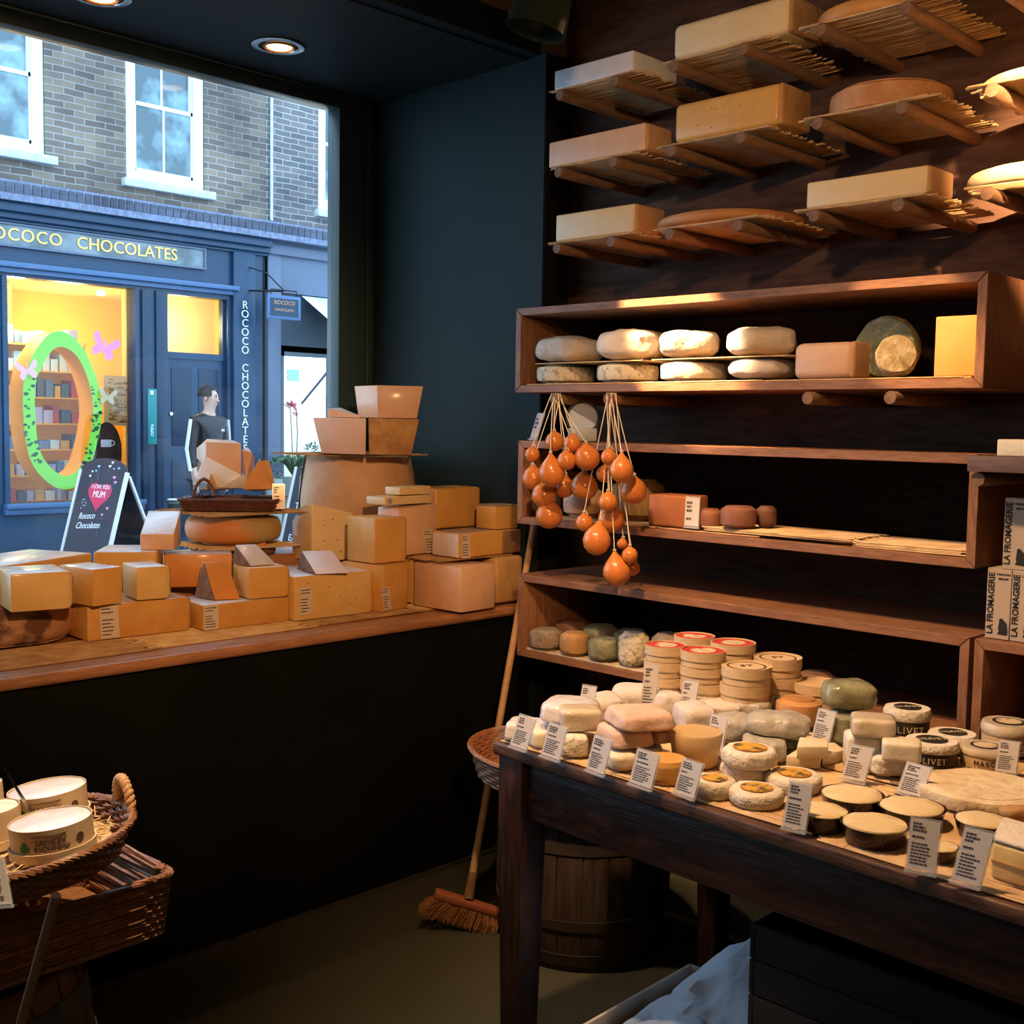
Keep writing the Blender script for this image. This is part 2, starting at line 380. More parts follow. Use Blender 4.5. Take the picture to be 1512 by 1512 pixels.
M('box_back', (.055, .026, .017), (.030, .014, .010), 9, .8, .1, spec=.05, stretch=(1.5, 9, 9))
M('wall_wood', (.115, .064, .044), (.055, .031, .022), 5, .7, .15, spec=.08, stretch=(1.2, 6, 7), detail=8)
M('peg_wood', (.26, .15, .085), (.17, .09, .05), 20, .6, .1, stretch=(6, 1, 6))
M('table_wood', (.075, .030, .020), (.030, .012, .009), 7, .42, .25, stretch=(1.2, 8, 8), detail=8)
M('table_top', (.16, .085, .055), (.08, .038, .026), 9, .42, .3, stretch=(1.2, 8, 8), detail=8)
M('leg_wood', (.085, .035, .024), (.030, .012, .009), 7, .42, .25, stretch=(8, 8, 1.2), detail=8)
M('sill_wood', (.50, .25, .13), (.34, .15, .07), 9, .38, .1, stretch=(8, 1.2, 8), detail=6)
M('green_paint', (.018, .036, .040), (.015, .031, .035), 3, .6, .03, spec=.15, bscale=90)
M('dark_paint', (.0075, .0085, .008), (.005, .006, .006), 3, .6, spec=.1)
M('reveal_paint', (.016, .028, .034), rough=.6, spec=.2)
M('tan_wall', (.30, .19, .10), rough=.8)
M('frame_paint', (.040, .075, .080), rough=.35)
M('floor_mat', (.082, .082, .050), (.056, .056, .034), 160, .95, .5, bscale=300)
M('floor_dark', (.05, .045, .03), rough=.7)
M('reed', (.84, .62, .33), (.58, .36, .17), 16, .7, ramp=(.3, .7))
M('reed_dark', (.58, .38, .20), (.38, .22, .10), 16, .7)
M('reed_grey', (.60, .50, .34), (.40, .30, .18), 40, .7)
M('wicker', (.34, .15, .065), (.20, .080, .035), 60, .45, ramp=(.35, .65))
M('wicker_dark', (.16, .06, .035), (.09, .035, .02), 60, .45)
M('wicker_light', (.62, .38, .18), (.48, .26, .11), 60, .45)
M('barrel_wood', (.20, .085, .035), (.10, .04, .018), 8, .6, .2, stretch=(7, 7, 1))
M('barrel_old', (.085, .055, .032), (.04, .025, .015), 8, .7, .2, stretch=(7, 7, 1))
M('hoop', (.115, .105, .085), (.07, .062, .05), 20, .55, metal=.4)
M('hoop_dark', (.06, .045, .03), rough=.6, metal=.3)
M('string', (.86, .72, .48), rough=.8)
M('provola', (.72, .27, .060), (.62, .20, .045), 10, .28, .04, coat=.35, sss=.12, bscale=40)
M('cream', (.92, .76, .46), (.88, .70, .40), 30, .55, .15, bscale=90, sss=.1)
M('terracotta_dark', (.050, .018, .014), (.03, .012, .01), 20, .22, coat=.4)
M('clearplastic', (.85, .87, .90), rough=.15, alpha=.28)
M('cardpaper', (.80, .76, .72), rough=.6)
M('stickerpaper', (.72, .62, .52), rough=.4)
M('ink', (.10, .08, .08), rough=.8)
M('inkblack', (.02, .02, .018), rough=.7)
M('red_label', (.62, .05, .035), (.75, .50, .36), 42, .5, ramp=(.56, .6))
M('redlab', (.66, .06, .05), rough=.5)
M('yellow_label', (.78, .46, .08), (.13, .11, .06), 34, .4, ramp=(.44, .55))
M('orange_ring', (.60, .24, .05), rough=.4)
M('dark_label', (.035, .035, .028), rough=.4)
M('cream_label', (.80, .66, .42), (.45, .34, .2), 60, .5, ramp=(.5, .65))
M('greenleaf', (.03, .20, .06), rough=.6)
M('purple_film', (.80, .70, .80), (.92, .90, .86), 12, .15, coat=.5)
M('cardboard', (.42, .30, .20), rough=.8)
M('cardboard_white', (.55, .50, .43), rough=.7)
M('carton', (.52, .42, .32), rough=.6)
M('glaze_white', (.85, .80, .66), rough=.3, coat=.4)
M('bristle', (.55, .26, .10), (.36, .15, .06), 120, .8, .6, stretch=(1, 1, 1))
M('broom_wood', (.42, .13, .06), rough=.5)
M('handle_wood', (.58, .36, .17), (.48, .28, .12), 20, .5)
M('enamel_green', (.020, .035, .022), rough=.12, coat=.8)
M('chrome', (.75, .75, .76), rough=.22, metal=1)
M('dial', (.50, .60, .72), rough=.25)
M('lampglow', (1, .62, .25), emit=7)
M('blackhole', (.01, .01, .01), rough=.6)
film('window_glass', (.95, .97, .98), .45, .02)
# ================================================================ room shell
def S(n, b, m, **k):
    k.setdefault('smooth', 0); o = b.build(n, m, **k); return struct(o)
XS, XG, YJ, YB, ZC, ZT, SZ = -2.93, -3.86, 3.08, 3.22, 2.865, 3.25, .895
S('floor', MB().box(XS, 2.0, -2.6, YB, -.1, 0), MC['floor_mat'])
S('ceiling', MB().box(-4.1, 2.0, -2.6, YB+.1, ZT, ZT+.1), MC['tan_wall'])
S('wall_back', MB().box(-3.05, 2.0, YB, YB+.12, 0, ZT), MC['wall_wood'])
S('wall_right', MB().box(2.0, 2.1, -2.6, YB, 0, ZT), MC['dark_paint'])
S('wall_near', MB().box(-4.1, 2.0, -2.7, -2.6, 0, ZT), MC['dark_paint'])
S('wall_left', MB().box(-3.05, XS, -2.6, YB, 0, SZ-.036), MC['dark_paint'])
S('wall_header', MB().box(-4.1, XS, -2.6, YB, ZC, ZT), [MC['tan_wall']])
S('trim_1', MB().box(XS-.06, XS+.004, -2.6, YJ, ZC-.006, ZC+.10), MC['reveal_paint'])
S('trim_2', MB().box(-4.0, XS-.06, -.6, YJ, ZC-.012, ZC-.0005), MC['reveal_paint'])
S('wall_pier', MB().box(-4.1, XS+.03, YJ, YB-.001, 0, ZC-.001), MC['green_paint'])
S('pier_gap_shade', MB().box(XS+.031, XS+.034, YJ+.004, YB-.002, 0, ZC-.01), MC['blackhole'])  # black sheet on the pier side, painting the dark recess beside the wood
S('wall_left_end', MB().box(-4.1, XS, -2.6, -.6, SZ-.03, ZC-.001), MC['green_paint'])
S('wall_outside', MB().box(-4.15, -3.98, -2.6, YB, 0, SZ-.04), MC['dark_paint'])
S('baseboard_left', MB().box(XS, XS+.012, -2.6, YJ, 0, .014), MC['hoop'])
# window sill ledge with rounded nosing
sb = MB().box(-3.95, XS+.005, -.6, YJ-.001, SZ-.034, SZ)
sb.tube([(XS+.012, -.6, SZ-.0175), (XS+.012, YJ-.001, SZ-.0175)], .0176, 16)
S('window_sill', sb, MC['sill_wood'], smooth=30)
# shop window: frame and pane
wf = MB()
wf.box(XG-.06, XG+.02, 2.885, 3.02, SZ, ZC-.013)            # jamb post
wf.box(XG-.06, XG+.0, 3.02, YJ-.001, SZ, ZC-.013)
wf.box(XG-.06, XG+.02, -.6, 2.885, 2.795, ZC-.013)
wf.box(XG-.06, XG+.02, -.6, 2.885, SZ, SZ+.05)
wf.box(XG+.02, XG+.032, -.6, 3.03, 2.845, ZC-.013)
wf.box(XG+.02, XG+.032, 3.02, 3.034, SZ, 2.845)
wroot = thing('window_1', 'large plain shop window', 'window', (XG, 1.2, SZ)); del wroot['category']; del wroot['label']; wroot['kind'] = 'structure'
wf.build('frame', MC['frame_paint'], wroot, bevel=.003)
MB().box(XG-.03, XG-.024, -.6, 2.885, SZ+.05, 2.795).build('pane', MC['window_glass'], wroot, smooth=0)
# recessed ceiling lights of the window bay
def downlight(px, py, label, on=True):
    c = PZ(px, py, ZC-.012); t = thing('recessed_downlight', label, 'ceiling light', c, 'downlights over the window display')
    MB().lathe(c, [(.068, 0), (.092, 0), (.093, -.004), (.088, -.007), (.070, -.006), (.068, 0)], 48).build('bezel', MC['chrome'], t)
    MB().lathe(c+V((0, 0, .0)), [(.0, -.001), (.069, -.001), (.0685, -.003), (.0, -.003)], 40).build('housing', MC['blackhole'], t)
    MB().lathe(c+V((.006, .0, -.004)), [(.050, 0), (.056, -.004), (.050, -.008), (.046, -.004), (.050, 0)], 40).build('lamp_ring', MC['rind_orange'], t)
    MB().lathe(c+V((.006, .0, -.0035)), [(0, 0), (.045, 0), (.040, -.006), (0, -.008)], 32).build('bulb', MC['lampglow'] if on else MC['chrome'], t)
    return c
DL = downlight(411, 67, 'lit recessed downlight with metal ring in the dark window bay ceiling')
DL2 = downlight(148, -6, 'recessed downlight further along the window bay, cut off by the picture edge')
# hanging green enamel lamp at the top
lc = PD(800, 8, 3.15)
t = thing('pendant_lamp', 'dark green enamel lamp shade hanging at the top edge beside the wooden wall', 'lamp', lc)
R = .083; b = MB(); P = [(R, -.07), (R*1.0, -.05), (R*.93, .02), (R*.75, .09), (R*.45, .14), (.025, .17), (.022, .17), (R*.42, .135), (R*.72, .085), (R*.9, .02), (R*.97, -.05), (R*.985, -.07), (R, -.07)]
bb = MB().lathe((0, 0, 0), P, 48); rot = Matrix.Rotation(math.radians(14), 3, V((fw.x, fw.y, 0)).normalized())
MB().add([lc+rot@v for v in bb.v], bb.f).build('shade', MC['enamel_green'], t)
top = lc+rot@V((0, 0, .17))
MB().tube([top-V((0, 0, .02)), top+V((0, 0, .03))], .024, 16).build('cap', MC['enamel_green'], t)
MB().tube([top+V((0, 0, .03)), (top.x, top.y, ZT)], .004, 8).build('cord', MC['blackhole'], t)
MB().lathe(lc+rot@V((0, 0, 0)), [(0, .03), (.03, .02), (.032, 0), (.02, -.025), (0, -.032)], 20).build('bulb', MC['glaze_white'], t)
# ================================================================ cheeses on the window sill
PYl, PPa, POr, PPi, PWh = (MC[k] for k in ('paste_yellow', 'paste_pale', 'paste_orange', 'paste_pink', 'paste_white'))
RT, RB, RO, RG, RP = (MC[k] for k in ('rind_tan', 'rind_brown', 'rind_orange', 'rind_gold', 'rind_parmesan'))
FW = MC['whitewrap']; G1 = 'cut cheeses along the window sill'  # white wrap; on sill cheese tops its white also stands in for daylight
Z0 = SZ+.008
ris = MB().box(-3.83, -3.50, 1.50, 2.03, SZ+.001, .994).box(-3.83, -3.50, 2.04, 3.04, SZ+.001, 1.072)
tag(ris.build('display_riser', MC['sill_wood'], bevel=.003), 'low wooden riser along the glass carrying the back row of cheeses', 'riser')
for i, (y0, y1, w) in enumerate(((.55, 1.05, .30), (1.07, 1.6, .28), (1.62, 2.15, .27), (2.17, 2.62, .24), (2.64, 3.04, .20))):
    reeds('straw_mat', ['straw matting under the brown wheel at the left end of the sill', 'straw matting in front of the long labelled cheese block', 'straw matting in front of the two stacked blocks near the slanted slices', 'straw matting in front of the block with small eyes', 'straw matting near the shelf end of the sill'][i],
          (XS-.03-w if i else XS-.33, y0, 0), (0, y1-y0, 0), (w-.02-.012*i, .01, 0), SZ, n=36, r=.0031, group='straw mats on the window sill', over=.035, mat=MC['reed_dark'] if i % 2 else MC['reed'], layers=1)
# bottom row, left
c, R = PZ(4, 941, Z0), .205
drum('round_cheese', 'thick brown crusted cheese wheel at the left end of the window sill', c+V((-.02, 0, 0)), R, .112, [M('rind_patchy', (.50, .27, .15), (.15, .07, .04), 9, .8, .5, ramp=(.5, .6), bscale=60)], G1, bulge=.02, nz=.002)
o, zt, q, d, n, h = blk('cheese_block', 'golden cut cheese block lying on top of the brown crusted wheel', -14, (16, 905), (112, 898), 848, Z0+.118, PYl, L=.18, top=FW, bev=.007, rind='B', rmat=RG, group=G1)
o, zt1, q, d, n, h = blk('cheese_block', 'long golden cheese block with a pale printed label, beside the brown wheel', 112, (129, 948), (286, 930), 895, Z0, PYl, L=.2, top=RT, bev=.008, rind='B', rmat=RG, group=G1)
sticker(o, 'pale printed label', q[0]+d*.065-n*.0025+V((0, 0, h*.5)), d, .056, h*.93, -n, tilt=-.05)
o, z2, q, d, n, h = blk('cheese_block', 'golden cheese block with wrapped pale top, on the left half of the long labelled block', 112, (138, 896), (181, 890), 841, zt1+.004, PYl, L=.16, top=FW, bev=.005, group=G1)
o, z2, q, d, n, h = blk('cheese_block', 'golden cheese block with pale left face, on the right half of the long labelled block', 184, (202, 887), (256, 883), 838, zt1+.004, PYl, L=.14, top=FW, bev=.007, rind='B', rmat=RT, group=G1)
# long low wheel pieces behind
zt = 1.122
def longp(label, a, b2, dpt, z0, z1, mats, **k):
    A, B = PZ(a[0], a[1], z1), PZ(b2[0], b2[1], z1); d = (B-A).normalized(); n = V((-d.y, d.x, 0))
    o = MB().prism([A, B, B+n*dpt, A+n*dpt], z0, z1, mi=0, mt=1).build('cheese_block', mats, bevel=.006, seg=3); return tag(o, label, 'cheese', k.get('group', G1)), A, B, d, n
longp('very long low golden cheese with white wrapped top, against the window at the far left', (-30, 841), (136, 816), .24, 1.003, zt, [PYl, FW])
o, A, B, d, n = longp('low golden cheese with white top under the white steeply slanted block', (138, 815), (231, 815), .22, 1.003, zt, [PYl, FW])
MB().box(min(A.x, A.x)-.004, A.x+.001, A.y-.012, A.y+.012, 1.02, zt).build('tape', MC['filmwrap'], o) if False else None
o, z2, q, d, n, h = blk('cheese_block', 'white wrapped cheese block with a steeply slanted top, in front of the chalkboard sign', 180, (207, 812), (257, 812), 789, zt+.001, [PPi], L=.17, top=FW, bev=.004, hb=.115, group=G1)
o, z2, q, d, n, h = blk('cheese_block', 'golden cheese block with white plastic over its top edge, behind the upright slice', 234, (243, 868), (343, 866), 819, 1.0, [POr], L=.11, top=FW, bev=.008, group=G1, rind='A', rmat=FW)
# second pair with slices
o, zt3, q, d, n, h = blk('cheese_block', 'golden cheese block with printed label at its left end, under the upright slice', 288, (300, 932), (431, 917), 894, Z0, PYl, L=.2, top=FW, bev=.008, rind='B', rmat=RG, group=G1)
sticker(o, 'printed label', q[0]+d*.026-n*.0025+V((0, 0, h*.5)), d, .048, h*.95, -n)
z = zt3+.003
def pxl(px, py, base): # point on the vertical plane through base, facing the camera
    dd = dep(base); return PD(px, py, dd)
f1, f2 = PZ(318, 886, z), PZ(355, 884, z); t1, t2 = PD(302, 831, dep(f1)+.075), PD(334, 828, dep(f2)+.075); k1 = PZ(288, 884, z)+vdir(f1)*.04; k2 = f2+(k1-f1)
t = thing('cheese_slice', 'upright leaning orange cheese slice with dark brown rind side', 'cheese', (f1+k2)/2, G1)
MB().hull([f1, f2, t1, t2, k1, k2, t1+(k1-f1)*.12, t2+(k1-f1)*.12]).build('paste', POr, t, bevel=.002)
e = (f1-f2).normalized()*.004
MB().hull([p+g for p in (f1, t1, k1) for g in (e*.1, e)]).build('rind', RB, t, bevel=.001)
o, zt4, q, d, n, h = blk('cheese_block', 'golden cheese block with pale cut left face, under the silvery slanted wedge', 342, (367, 885), (431, 880), 839, zt3+.003, PYl, L=.13, bev=.007, rind='B', rmat=RG, group=G1)
z = zt4+.003
b1, b2 = PZ(371, 836, z), PZ(408, 833, z); b0 = PZ(345, 834, z); vv = vdir(b1)
t = thing('cheese_wedge', 'small cheese wedge with slanted silvery white face, on the block by the upright slice', 'cheese', (b0+b2)/2, G1)
T1, T2 = PD(348, 805, dep(b0)+.03), PD(378, 804, dep(b0)+.06); g0 = b0+vv*.03; g2 = b2+(g0-b1)
MB().hull([b1, b2, T1, T2, g0, g0+(b2-b1), T1+vv*.012, T2+vv*.012]).build('paste', M('silvery', (.80, .79, .84), (.70, .68, .76), 12, .25, .3), t, bevel=.002)
e = (b1-b2).normalized()*.003
MB().hull([p+g for p in (b1, T1, g0) for g in (e*.1, e)]).build('rind', RB, t, bevel=.001)
o, z2, q, d, n, h = blk('cheese_block', 'upright square orange cheese slab in front of the round wheel', 337, (338, 819), (392, 819), 767, 1.077, POr, L=.035, bev=.003, group=G1, rind='T', rmat=RG)
# wheel carrying the basket of wedges
c = PX(345, 803, -3.61); c.z = 1.075
o = drum('round_cheese', 'low brown cheese piece under the round wheel by the window', c, .145, .026, [RB], G1, bulge=.02)
reeds('straw_mat', 'straw mat under the round orange and tan cheese wheel', c+V((-.17, -.17, 0)), (0, .34, 0), (.34, 0, 0), 1.103, n=40, r=.0028, group='straw mats between the window wheels', over=.02)
c.z = 1.111
drum('round_cheese', 'round bulging orange and tan cheese wheel carrying the wicker tray', c, .152, .108, [M('rind_twotone', (.50, .34, .13), (.66, .24, .06), 2.2, .5, .2, ramp=(.47, .55), bscale=50)], G1, bulge=.11, rim=.5)
reeds('straw_mat', 'straw mat on top of the round orange and tan wheel', c+V((-.19, -.19, 0)), (0, .38, 0), (.38, 0, 0), 1.222, n=44, r=.0028, group='straw mats between the window wheels', over=.03, mat=MC['reed_dark'])
def wicker_tray(name, label, cc, hx, hy, z0, h, rot, mat, rows=5, flare=.012, handles=0, round_=False, rimr=.006, straw=False, cat='basket', group=None, hmat=None):
    cc = V((cc[0], cc[1], z0)); t = thing(name, label, cat, cc, group); Rm = Matrix.Rotation(rot, 3, 'Z')
    def ring(a, off, N=120, wob=0, ph=0, zz=0):
        out = []
        for i in range(N):
            th = 2*math.pi*i/N
            if round_: x, y = hx*math.cos(th), hy*math.sin(th)
            else:
                cs, sn = math.cos(th), math.sin(th); e = .13
                x = hx*math.copysign(abs(cs)**e, cs); y = hy*math.copysign(abs(sn)**e, sn)
            k = 1+(off+wob*math.sin(th*N/4+ph))/max(hx, hy)
            out.append(cc+Rm@V((x*k, y*k, zz)))
        return out
    pf = MB(); n0 = ring(0, 0, 64)
    pf.prism([(p.x, p.y) for p in n0], z0, z0+.004).build('base', mat, t, smooth=0)
    b = MB(); rh = h/rows
    for i in range(rows):
        b.tube(ring(0, flare*i/rows, 120, .0035, math.pi*i, rh*(i+.5)), rh*.40, 5, closed=True)
        b.tube(ring(0, flare*i/rows, 120, .0035, math.pi*(i+.5), rh*(i+.95)), rh*.30, 4, closed=True)
    b.build('woven_side', mat, t, smooth=60)
    b = MB()
    for ph in (0, 2.1, 4.2):
        pts = ring(0, flare+.002, 160, .004, ph, h)
        for i, p in enumerate(pts): p.z += .0035*math.cos(2*math.pi*i/4+ph)
        b.tube(pts, rimr*.62, 5, closed=True)
    b.build('braided_rim', mat, t, smooth=60)
    for s, ax in ([(1, 0), (-1, 0)] if handles == 2 else [(1, 0)] if handles else []):
        for st in (0, math.pi):
            pts = []
            for i in range(61):
                u = i/60; a = math.pi*u; p = V((s*(hx+flare), .034*math.cos(a)*1.1, h+.050*math.sin(a)))
                tw = u*math.pi*14+st; p += V((math.cos(tw)*.005, 0, 0))+V((0, math.cos(a), math.sin(a)))*math.sin(tw)*.005
                pts.append(cc+Rm@p)
            hd = MB().tube(pts, .0055, 6).build('handle', hmat or mat, t, smooth=60)
    return t
wicker_tray('wicker_tray', 'small dark red-brown wicker tray of cheese wedges on the round wheel by the window', (c.x, c.y), .155, .11, 1.232, .038, YAW+.05, MC['wicker_dark'], rows=4, rimr=.005)
bz = 1.238; dc = dep(c)-.02
def hpx(name, label, pts, mat, rind=None, group=None, cat='cheese', bev=.002, rm=None):
    """solid from image points with explicit distance offsets (px, py, extra distance)"""
    P = [PD(a, b, dc+e) for a, b, e in pts]; o = MB().hull(P).build(name, mat, bevel=bev); return tag(o, label, cat, group)
G2 = 'cheese pieces in the small wicker tray'
hpx('cheese_block', 'big pinkish tan cheese block topmost in the small wicker tray', [(304, 652, 0), (356, 655, 0), (304, 690, 0), (356, 703, 0), (290, 662, .09), (290, 677, .09), (306, 648, .1), (345, 650, .12), (340, 690, .1)], PPi, group=G2)
hpx('cheese_wedge', 'large white wrapped cheese wedge leaning below the top block in the wicker tray', [(303, 673, -.03), (357, 702, -.03), (325, 720, -.045), (288, 707, -.03), (303, 673, .0), (366, 708, .0), (360, 721, .0), (328, 724, .0), (295, 724, 0)], M('white_wedge', (.96, .96, .96), (.86, .86, .86), 14, .22, .4, coat=.3), group=G2)
hpx('cheese_wedge', 'orange triangular cheese wedge at the right of the wicker tray', [(384, 676, -.02), (401, 722, -.055), (358, 723, -.055), (384, 676, .01), (401, 723, .03), (380, 726, -.03)], POr, group=G2)
hpx('cheese_wedge', 'orange cheese piece standing behind the triangular wedge in the wicker tray', [(386, 680, .04), (398, 680, .04), (405, 712, .04), (388, 712, .04), (388, 681, .07), (404, 712, .07), (390, 722, .05), (404, 723, .05)], M('paste_or2', (.66, .36, .12), rough=.5), group=G2)
hpx('cheese_wedge', 'white topped cheese wedge with reddish side beside the top block in the tray', [(357, 664, .02), (372, 668, .02), (357, 698, .02), (364, 704, .0), (376, 676, .05), (366, 660, .07), (357, 700, .06), (374, 700, .05), (364, 722, .02), (374, 722, .05)], M('redcut', (.78, .56, .50), (.62, .34, .24), 8, .35), group=G2)
hpx('cheese_wedge', 'small dark golden cheese point behind the tray handle', [(312, 699, -.055), (323, 722, -.055), (302, 723, -.055), (312, 700, -.03), (323, 723, -.03)], RG, group=G2)
tp = PD(402, 752, dc-.06); tq = PD(421, 752, dc-.05); card('pink tinted ticket standing at the right end of the small wicker tray', tp+V((0, 0, .001)), tq+V((0, 0, .001)), .088, paper=PPi, rows=8)
b = MB()
for st in (0, 2.1, 4.2):
    b.tube([PD(286+30*u+2*math.sin(u*20+st), 731-24*math.sin(math.pi*u)**.6+2*math.cos(u*20+st), dc-.115) for u in [i/30 for i in range(31)]], .0028, 5)
bpy.data.objects['wicker_tray']; b.build('handle', MC['wicker_dark'], bpy.data.objects['wicker_tray'])
# middle group
o, z5, q, d, n, h = blk('cheese_block', 'large golden cheese block with small eyes and a printed ticket, under the pink wedge', 432, (434, 918), (554, 904), 852, Z0, PYl, L=.27, top=FW, bev=.009, rind='B', rmat=RG, group=G1, holes=10)
sticker(o, 'printed ticket on the face', q[0]+d*.042-n*.0035+V((0, 0, h*.44)), d, .044, h*.62, -n, tilt=.02)
z = z5+.004
a1, a2, a3, a4 = PZ(467, 848, z), PZ(515, 846, z), PZ(440, 842, z), None; vv = vdir(a1)
T1, T2 = PD(446, 814, dep(a3)+.05), PD(490, 813, dep(a3)+.07)
t = thing('cheese_wedge', 'pink-white slanted cheese wedge on the block with small eyes', 'cheese', (a1+a3)/2, G1)
MB().hull([a1, a2, a3+vv*.03, T1, T2, a3+(a2-a1)+vv*.03, T2+vv*.01, T1+vv*.01]).build('paste', M('pinkwhite', (.88, .72, .66), (.80, .62, .56), 10, .4), t, bevel=.003)
e = (a1-a2).normalized()*.003
MB().hull([p+g for p in (a1, T1, a3+vv*.03) for g in (e*.1, e)]).build('rind', RB, t, bevel=.001)
zz = z5+.002; c1 = PZ(460, 829, zz); c2 = PZ(521, 826, zz); c0 = PZ(431, 824, zz)
hA = PZ_line(c1, 744); hB = PZ_line(c2, 757); c3 = c0+(c2-c1)
t = thing('cheese_wedge', 'tall pale cheese wedge with eyes and rounded top, left of the square pale block', 'cheese', (c1+c3)/2, G1)
k0 = c0+(c1-c0)*.02
MB().hull([c1, c2, c3, c0, c1+V((0, 0, hA)), c2+V((0, 0, hB)), c0+V((0, 0, hA*.66)), c0+(c1-c0)*.35+V((0, 0, hA*.90)), c3+V((0, 0, hB*.66)), c0+(c1-c0)*.7+V((0, 0, hA*.985))]).build('paste', PPa, t, bevel=.004)
dd = (c2-c1).normalized(); nn = V((dd.y, -dd.x, 0)); nn = nn if nn.dot(-c1) > 0 else -nn
for u, w in ((.3, .35), (.62, .36), (.5, .72), (.85, .6), (.82, .25), (.3, .62), (.15, .2), (.7, .15)):
    p = c1+(c2-c1)*u+V((0, 0, hA*w))+nn*.0025; MB().add([p]+[p+dd*.0034*math.cos(q*math.pi/4)+V((0, 0, .003*math.sin(q*math.pi/4))) for q in range(8)], [(0, i+1, (i+1) % 8+1) for i in range(8)]).build('eye', MC['hole'], t, smooth=0)
o, z6, q, d, n, h = blk('cheese_block', 'lower golden cheese block of the centre pair with a long printed ticket', 519, (566, 905), (606, 897), 835, Z0, PYl, L=.19, bev=.008, rind='B', rmat=RG, group=G1)
sticker(o, 'long printed ticket', q[0]+d*.012-n*.0035+V((0, 0, h*.30)), d, .042, h*.5, -n, tilt=-.18)
o, z7, q, d, n, h = blk('cheese_block', 'upper pale square cheese block of the centre pair with bright left face', 517, (553, 833), (604, 828), 766, z6+.003, PYl, L=.15, bev=.008, rind='B', rmat=RG, group=G1, flare=(0, .0, 0))
# tall parmesan stack
c = PX(529, 800, -3.59); R = .219; zs = 1.075; hz = PX(530, 674, -3.5).z-zs
t = thing('round_cheese', 'huge brown parmesan wheel at the base of the tall stack by the window post', 'cheese', (c.x, c.y, zs), G1)
k = V((c.x, c.y, zs)); P = [(R*.90, 0), (R*.93, .004)]+[(R*(.92+.10*math.sin(math.pi*i/10)), hz*(i/10*.97+.015)) for i in range(11)]+[(R*.90, hz), (0, hz)]
MB().lathe(k, P, 64, nz=.003, ns=9).build('rind', RP, t)
f = MB(); pts = []
for i in range(9):
    a = math.radians(206+i*4.4)
    for j in range(13):
        zz = hz*j/12*.96+.01; rr = R*(.92+.10*math.sin(math.pi*j/12))+.006+.003*noise.noise(V((i*.7, j*.6, 1)))
        pts.append(k+V((math.cos(a)*rr, math.sin(a)*rr, zz)))
f.add(pts, [(i*13+j, (i+1)*13+j, (i+1)*13+j+1, i*13+j+1) for i in range(8) for j in range(12)]); f.build('cling_film', M('clingfilm', (.82, .80, .86), (.60, .52, .52), 25, .18, .8, coat=.6), t)
zt = zs+hz
reeds('straw_mat', 'straw mat between the parmesan wheel and the chunks above', (c.x-.2, c.y-.26, 0), (0, .46, 0), (.37, 0, 0), zt+.003, n=40, r=.0026, group='straw mats between the window wheels', over=.025, mat=MC['reed_dark'])
z = zt+.014
def chunk(name, label, Cp, Bp, Ap, z, pyt, mat, L, fl=(0, 0, 0), **k):
    return blk(name, label, Ap, Cp, Bp, pyt, z, mat, L=L, flare=fl, bev=.004, group=G1, **k)
b = PX(475, 665, -3.43); dzz = (z-b.z)
def atz(px, z, x): # point on plane x and height z, image column px
    p = PX(px, 650, x); return V((x, p.y, z))
def frontprism(name, label, px0, px1, pxt0, pxt1, z0, z1, x, dpt, mat, skew=0, **k):
    a, b = atz(px0, z0, x), atz(px1, z0, x+skew); a2, b2 = atz(pxt0, z1, x), atz(pxt1, z1, x+skew)
    w = V((-dpt, 0, 0)); o = MB().prism([a, b, b+w, a+w], z0, z1, top=[a2, b2, b2+w, a2+w]).build(name, mat, k.get('parent'), bevel=.004, seg=2)
    if not k.get('parent'): tag(o, label, 'cheese', G1)
    return o
zt2 = PX(500, 617, -3.42).z
def facechunk(label, a, b2, ta, tb, z0, z1, d0, d1, dp, mat):
    def at_(px, zz, dd): p = PD(px, 640, dd); return V((p.x, p.y, zz))
    p = [at_(a, z0, d0), at_(b2, z0, d1), at_(b2, z0, d1+dp), at_(a, z0, d0+dp)]; q = [at_(ta, z1, d0), at_(tb, z1, d1), at_(tb, z1, d1+dp), at_(ta, z1, d0+dp)]
    return tag(MB().prism(p, z0, z1, top=q).build('cheese_block', mat, bevel=.004, seg=2), label, 'cheese', G1)
facechunk('pale parmesan chunk on the left of the middle tier, under the small pink wedge', 475, 540, 462, 540.5, z, zt2, 4.22, 4.14, .2, PPi)
facechunk('rough rinded parmesan chunk on the right of the middle tier', 545, 608, 544, 619, z, zt2, 4.14, 4.22, .2, M('rough_rind', (.66, .40, .18), (.44, .23, .09), 16, .7, .7, bscale=50))
# top chunk with pale left side
zt3 = PD(558, 569, 4.18).z; pdz = lambda px, zz, dd: V((*PD(px, 600, dd).xy, zz)); a = pdz(558, zt2+.002, 4.18); a2 = pdz(556.5, zt3, 4.18); bq = pdz(616, zt2+.002, 4.20); bq2 = pdz(625, zt3, 4.20)
l0 = PD(529, 607, dep(a)+.13); l0.z = zt2+.002; l2 = PD(523, 572, dep(a)+.13); l2.z = zt3
MB_ = MB().prism([a, bq, bq+(l0-a), l0], zt2+.002, zt3, top=[a2, bq2, bq2+(l2-a2), l2]); tag(MB_.build('cheese_block', [PPi], bevel=.003), 'parmesan chunk with pale left face at the very top of the tall stack', 'cheese', G1)
p = [atz(484, zt2+.002, -3.46), atz(540, zt2+.002, -3.43), atz(484, zt2+.002, -3.58), atz(535, zt2+.002, -3.50), atz(484, zt2+.033, -3.47), atz(502, zt2+.040, -3.56), atz(484, zt2+.034, -3.57)]
tag(MB().hull(p).build('cheese_wedge', M('pinkwhite', (.88, .72, .66)), bevel=.002), 'small pink-white wedge beside the topmost parmesan chunk', 'cheese', G1)
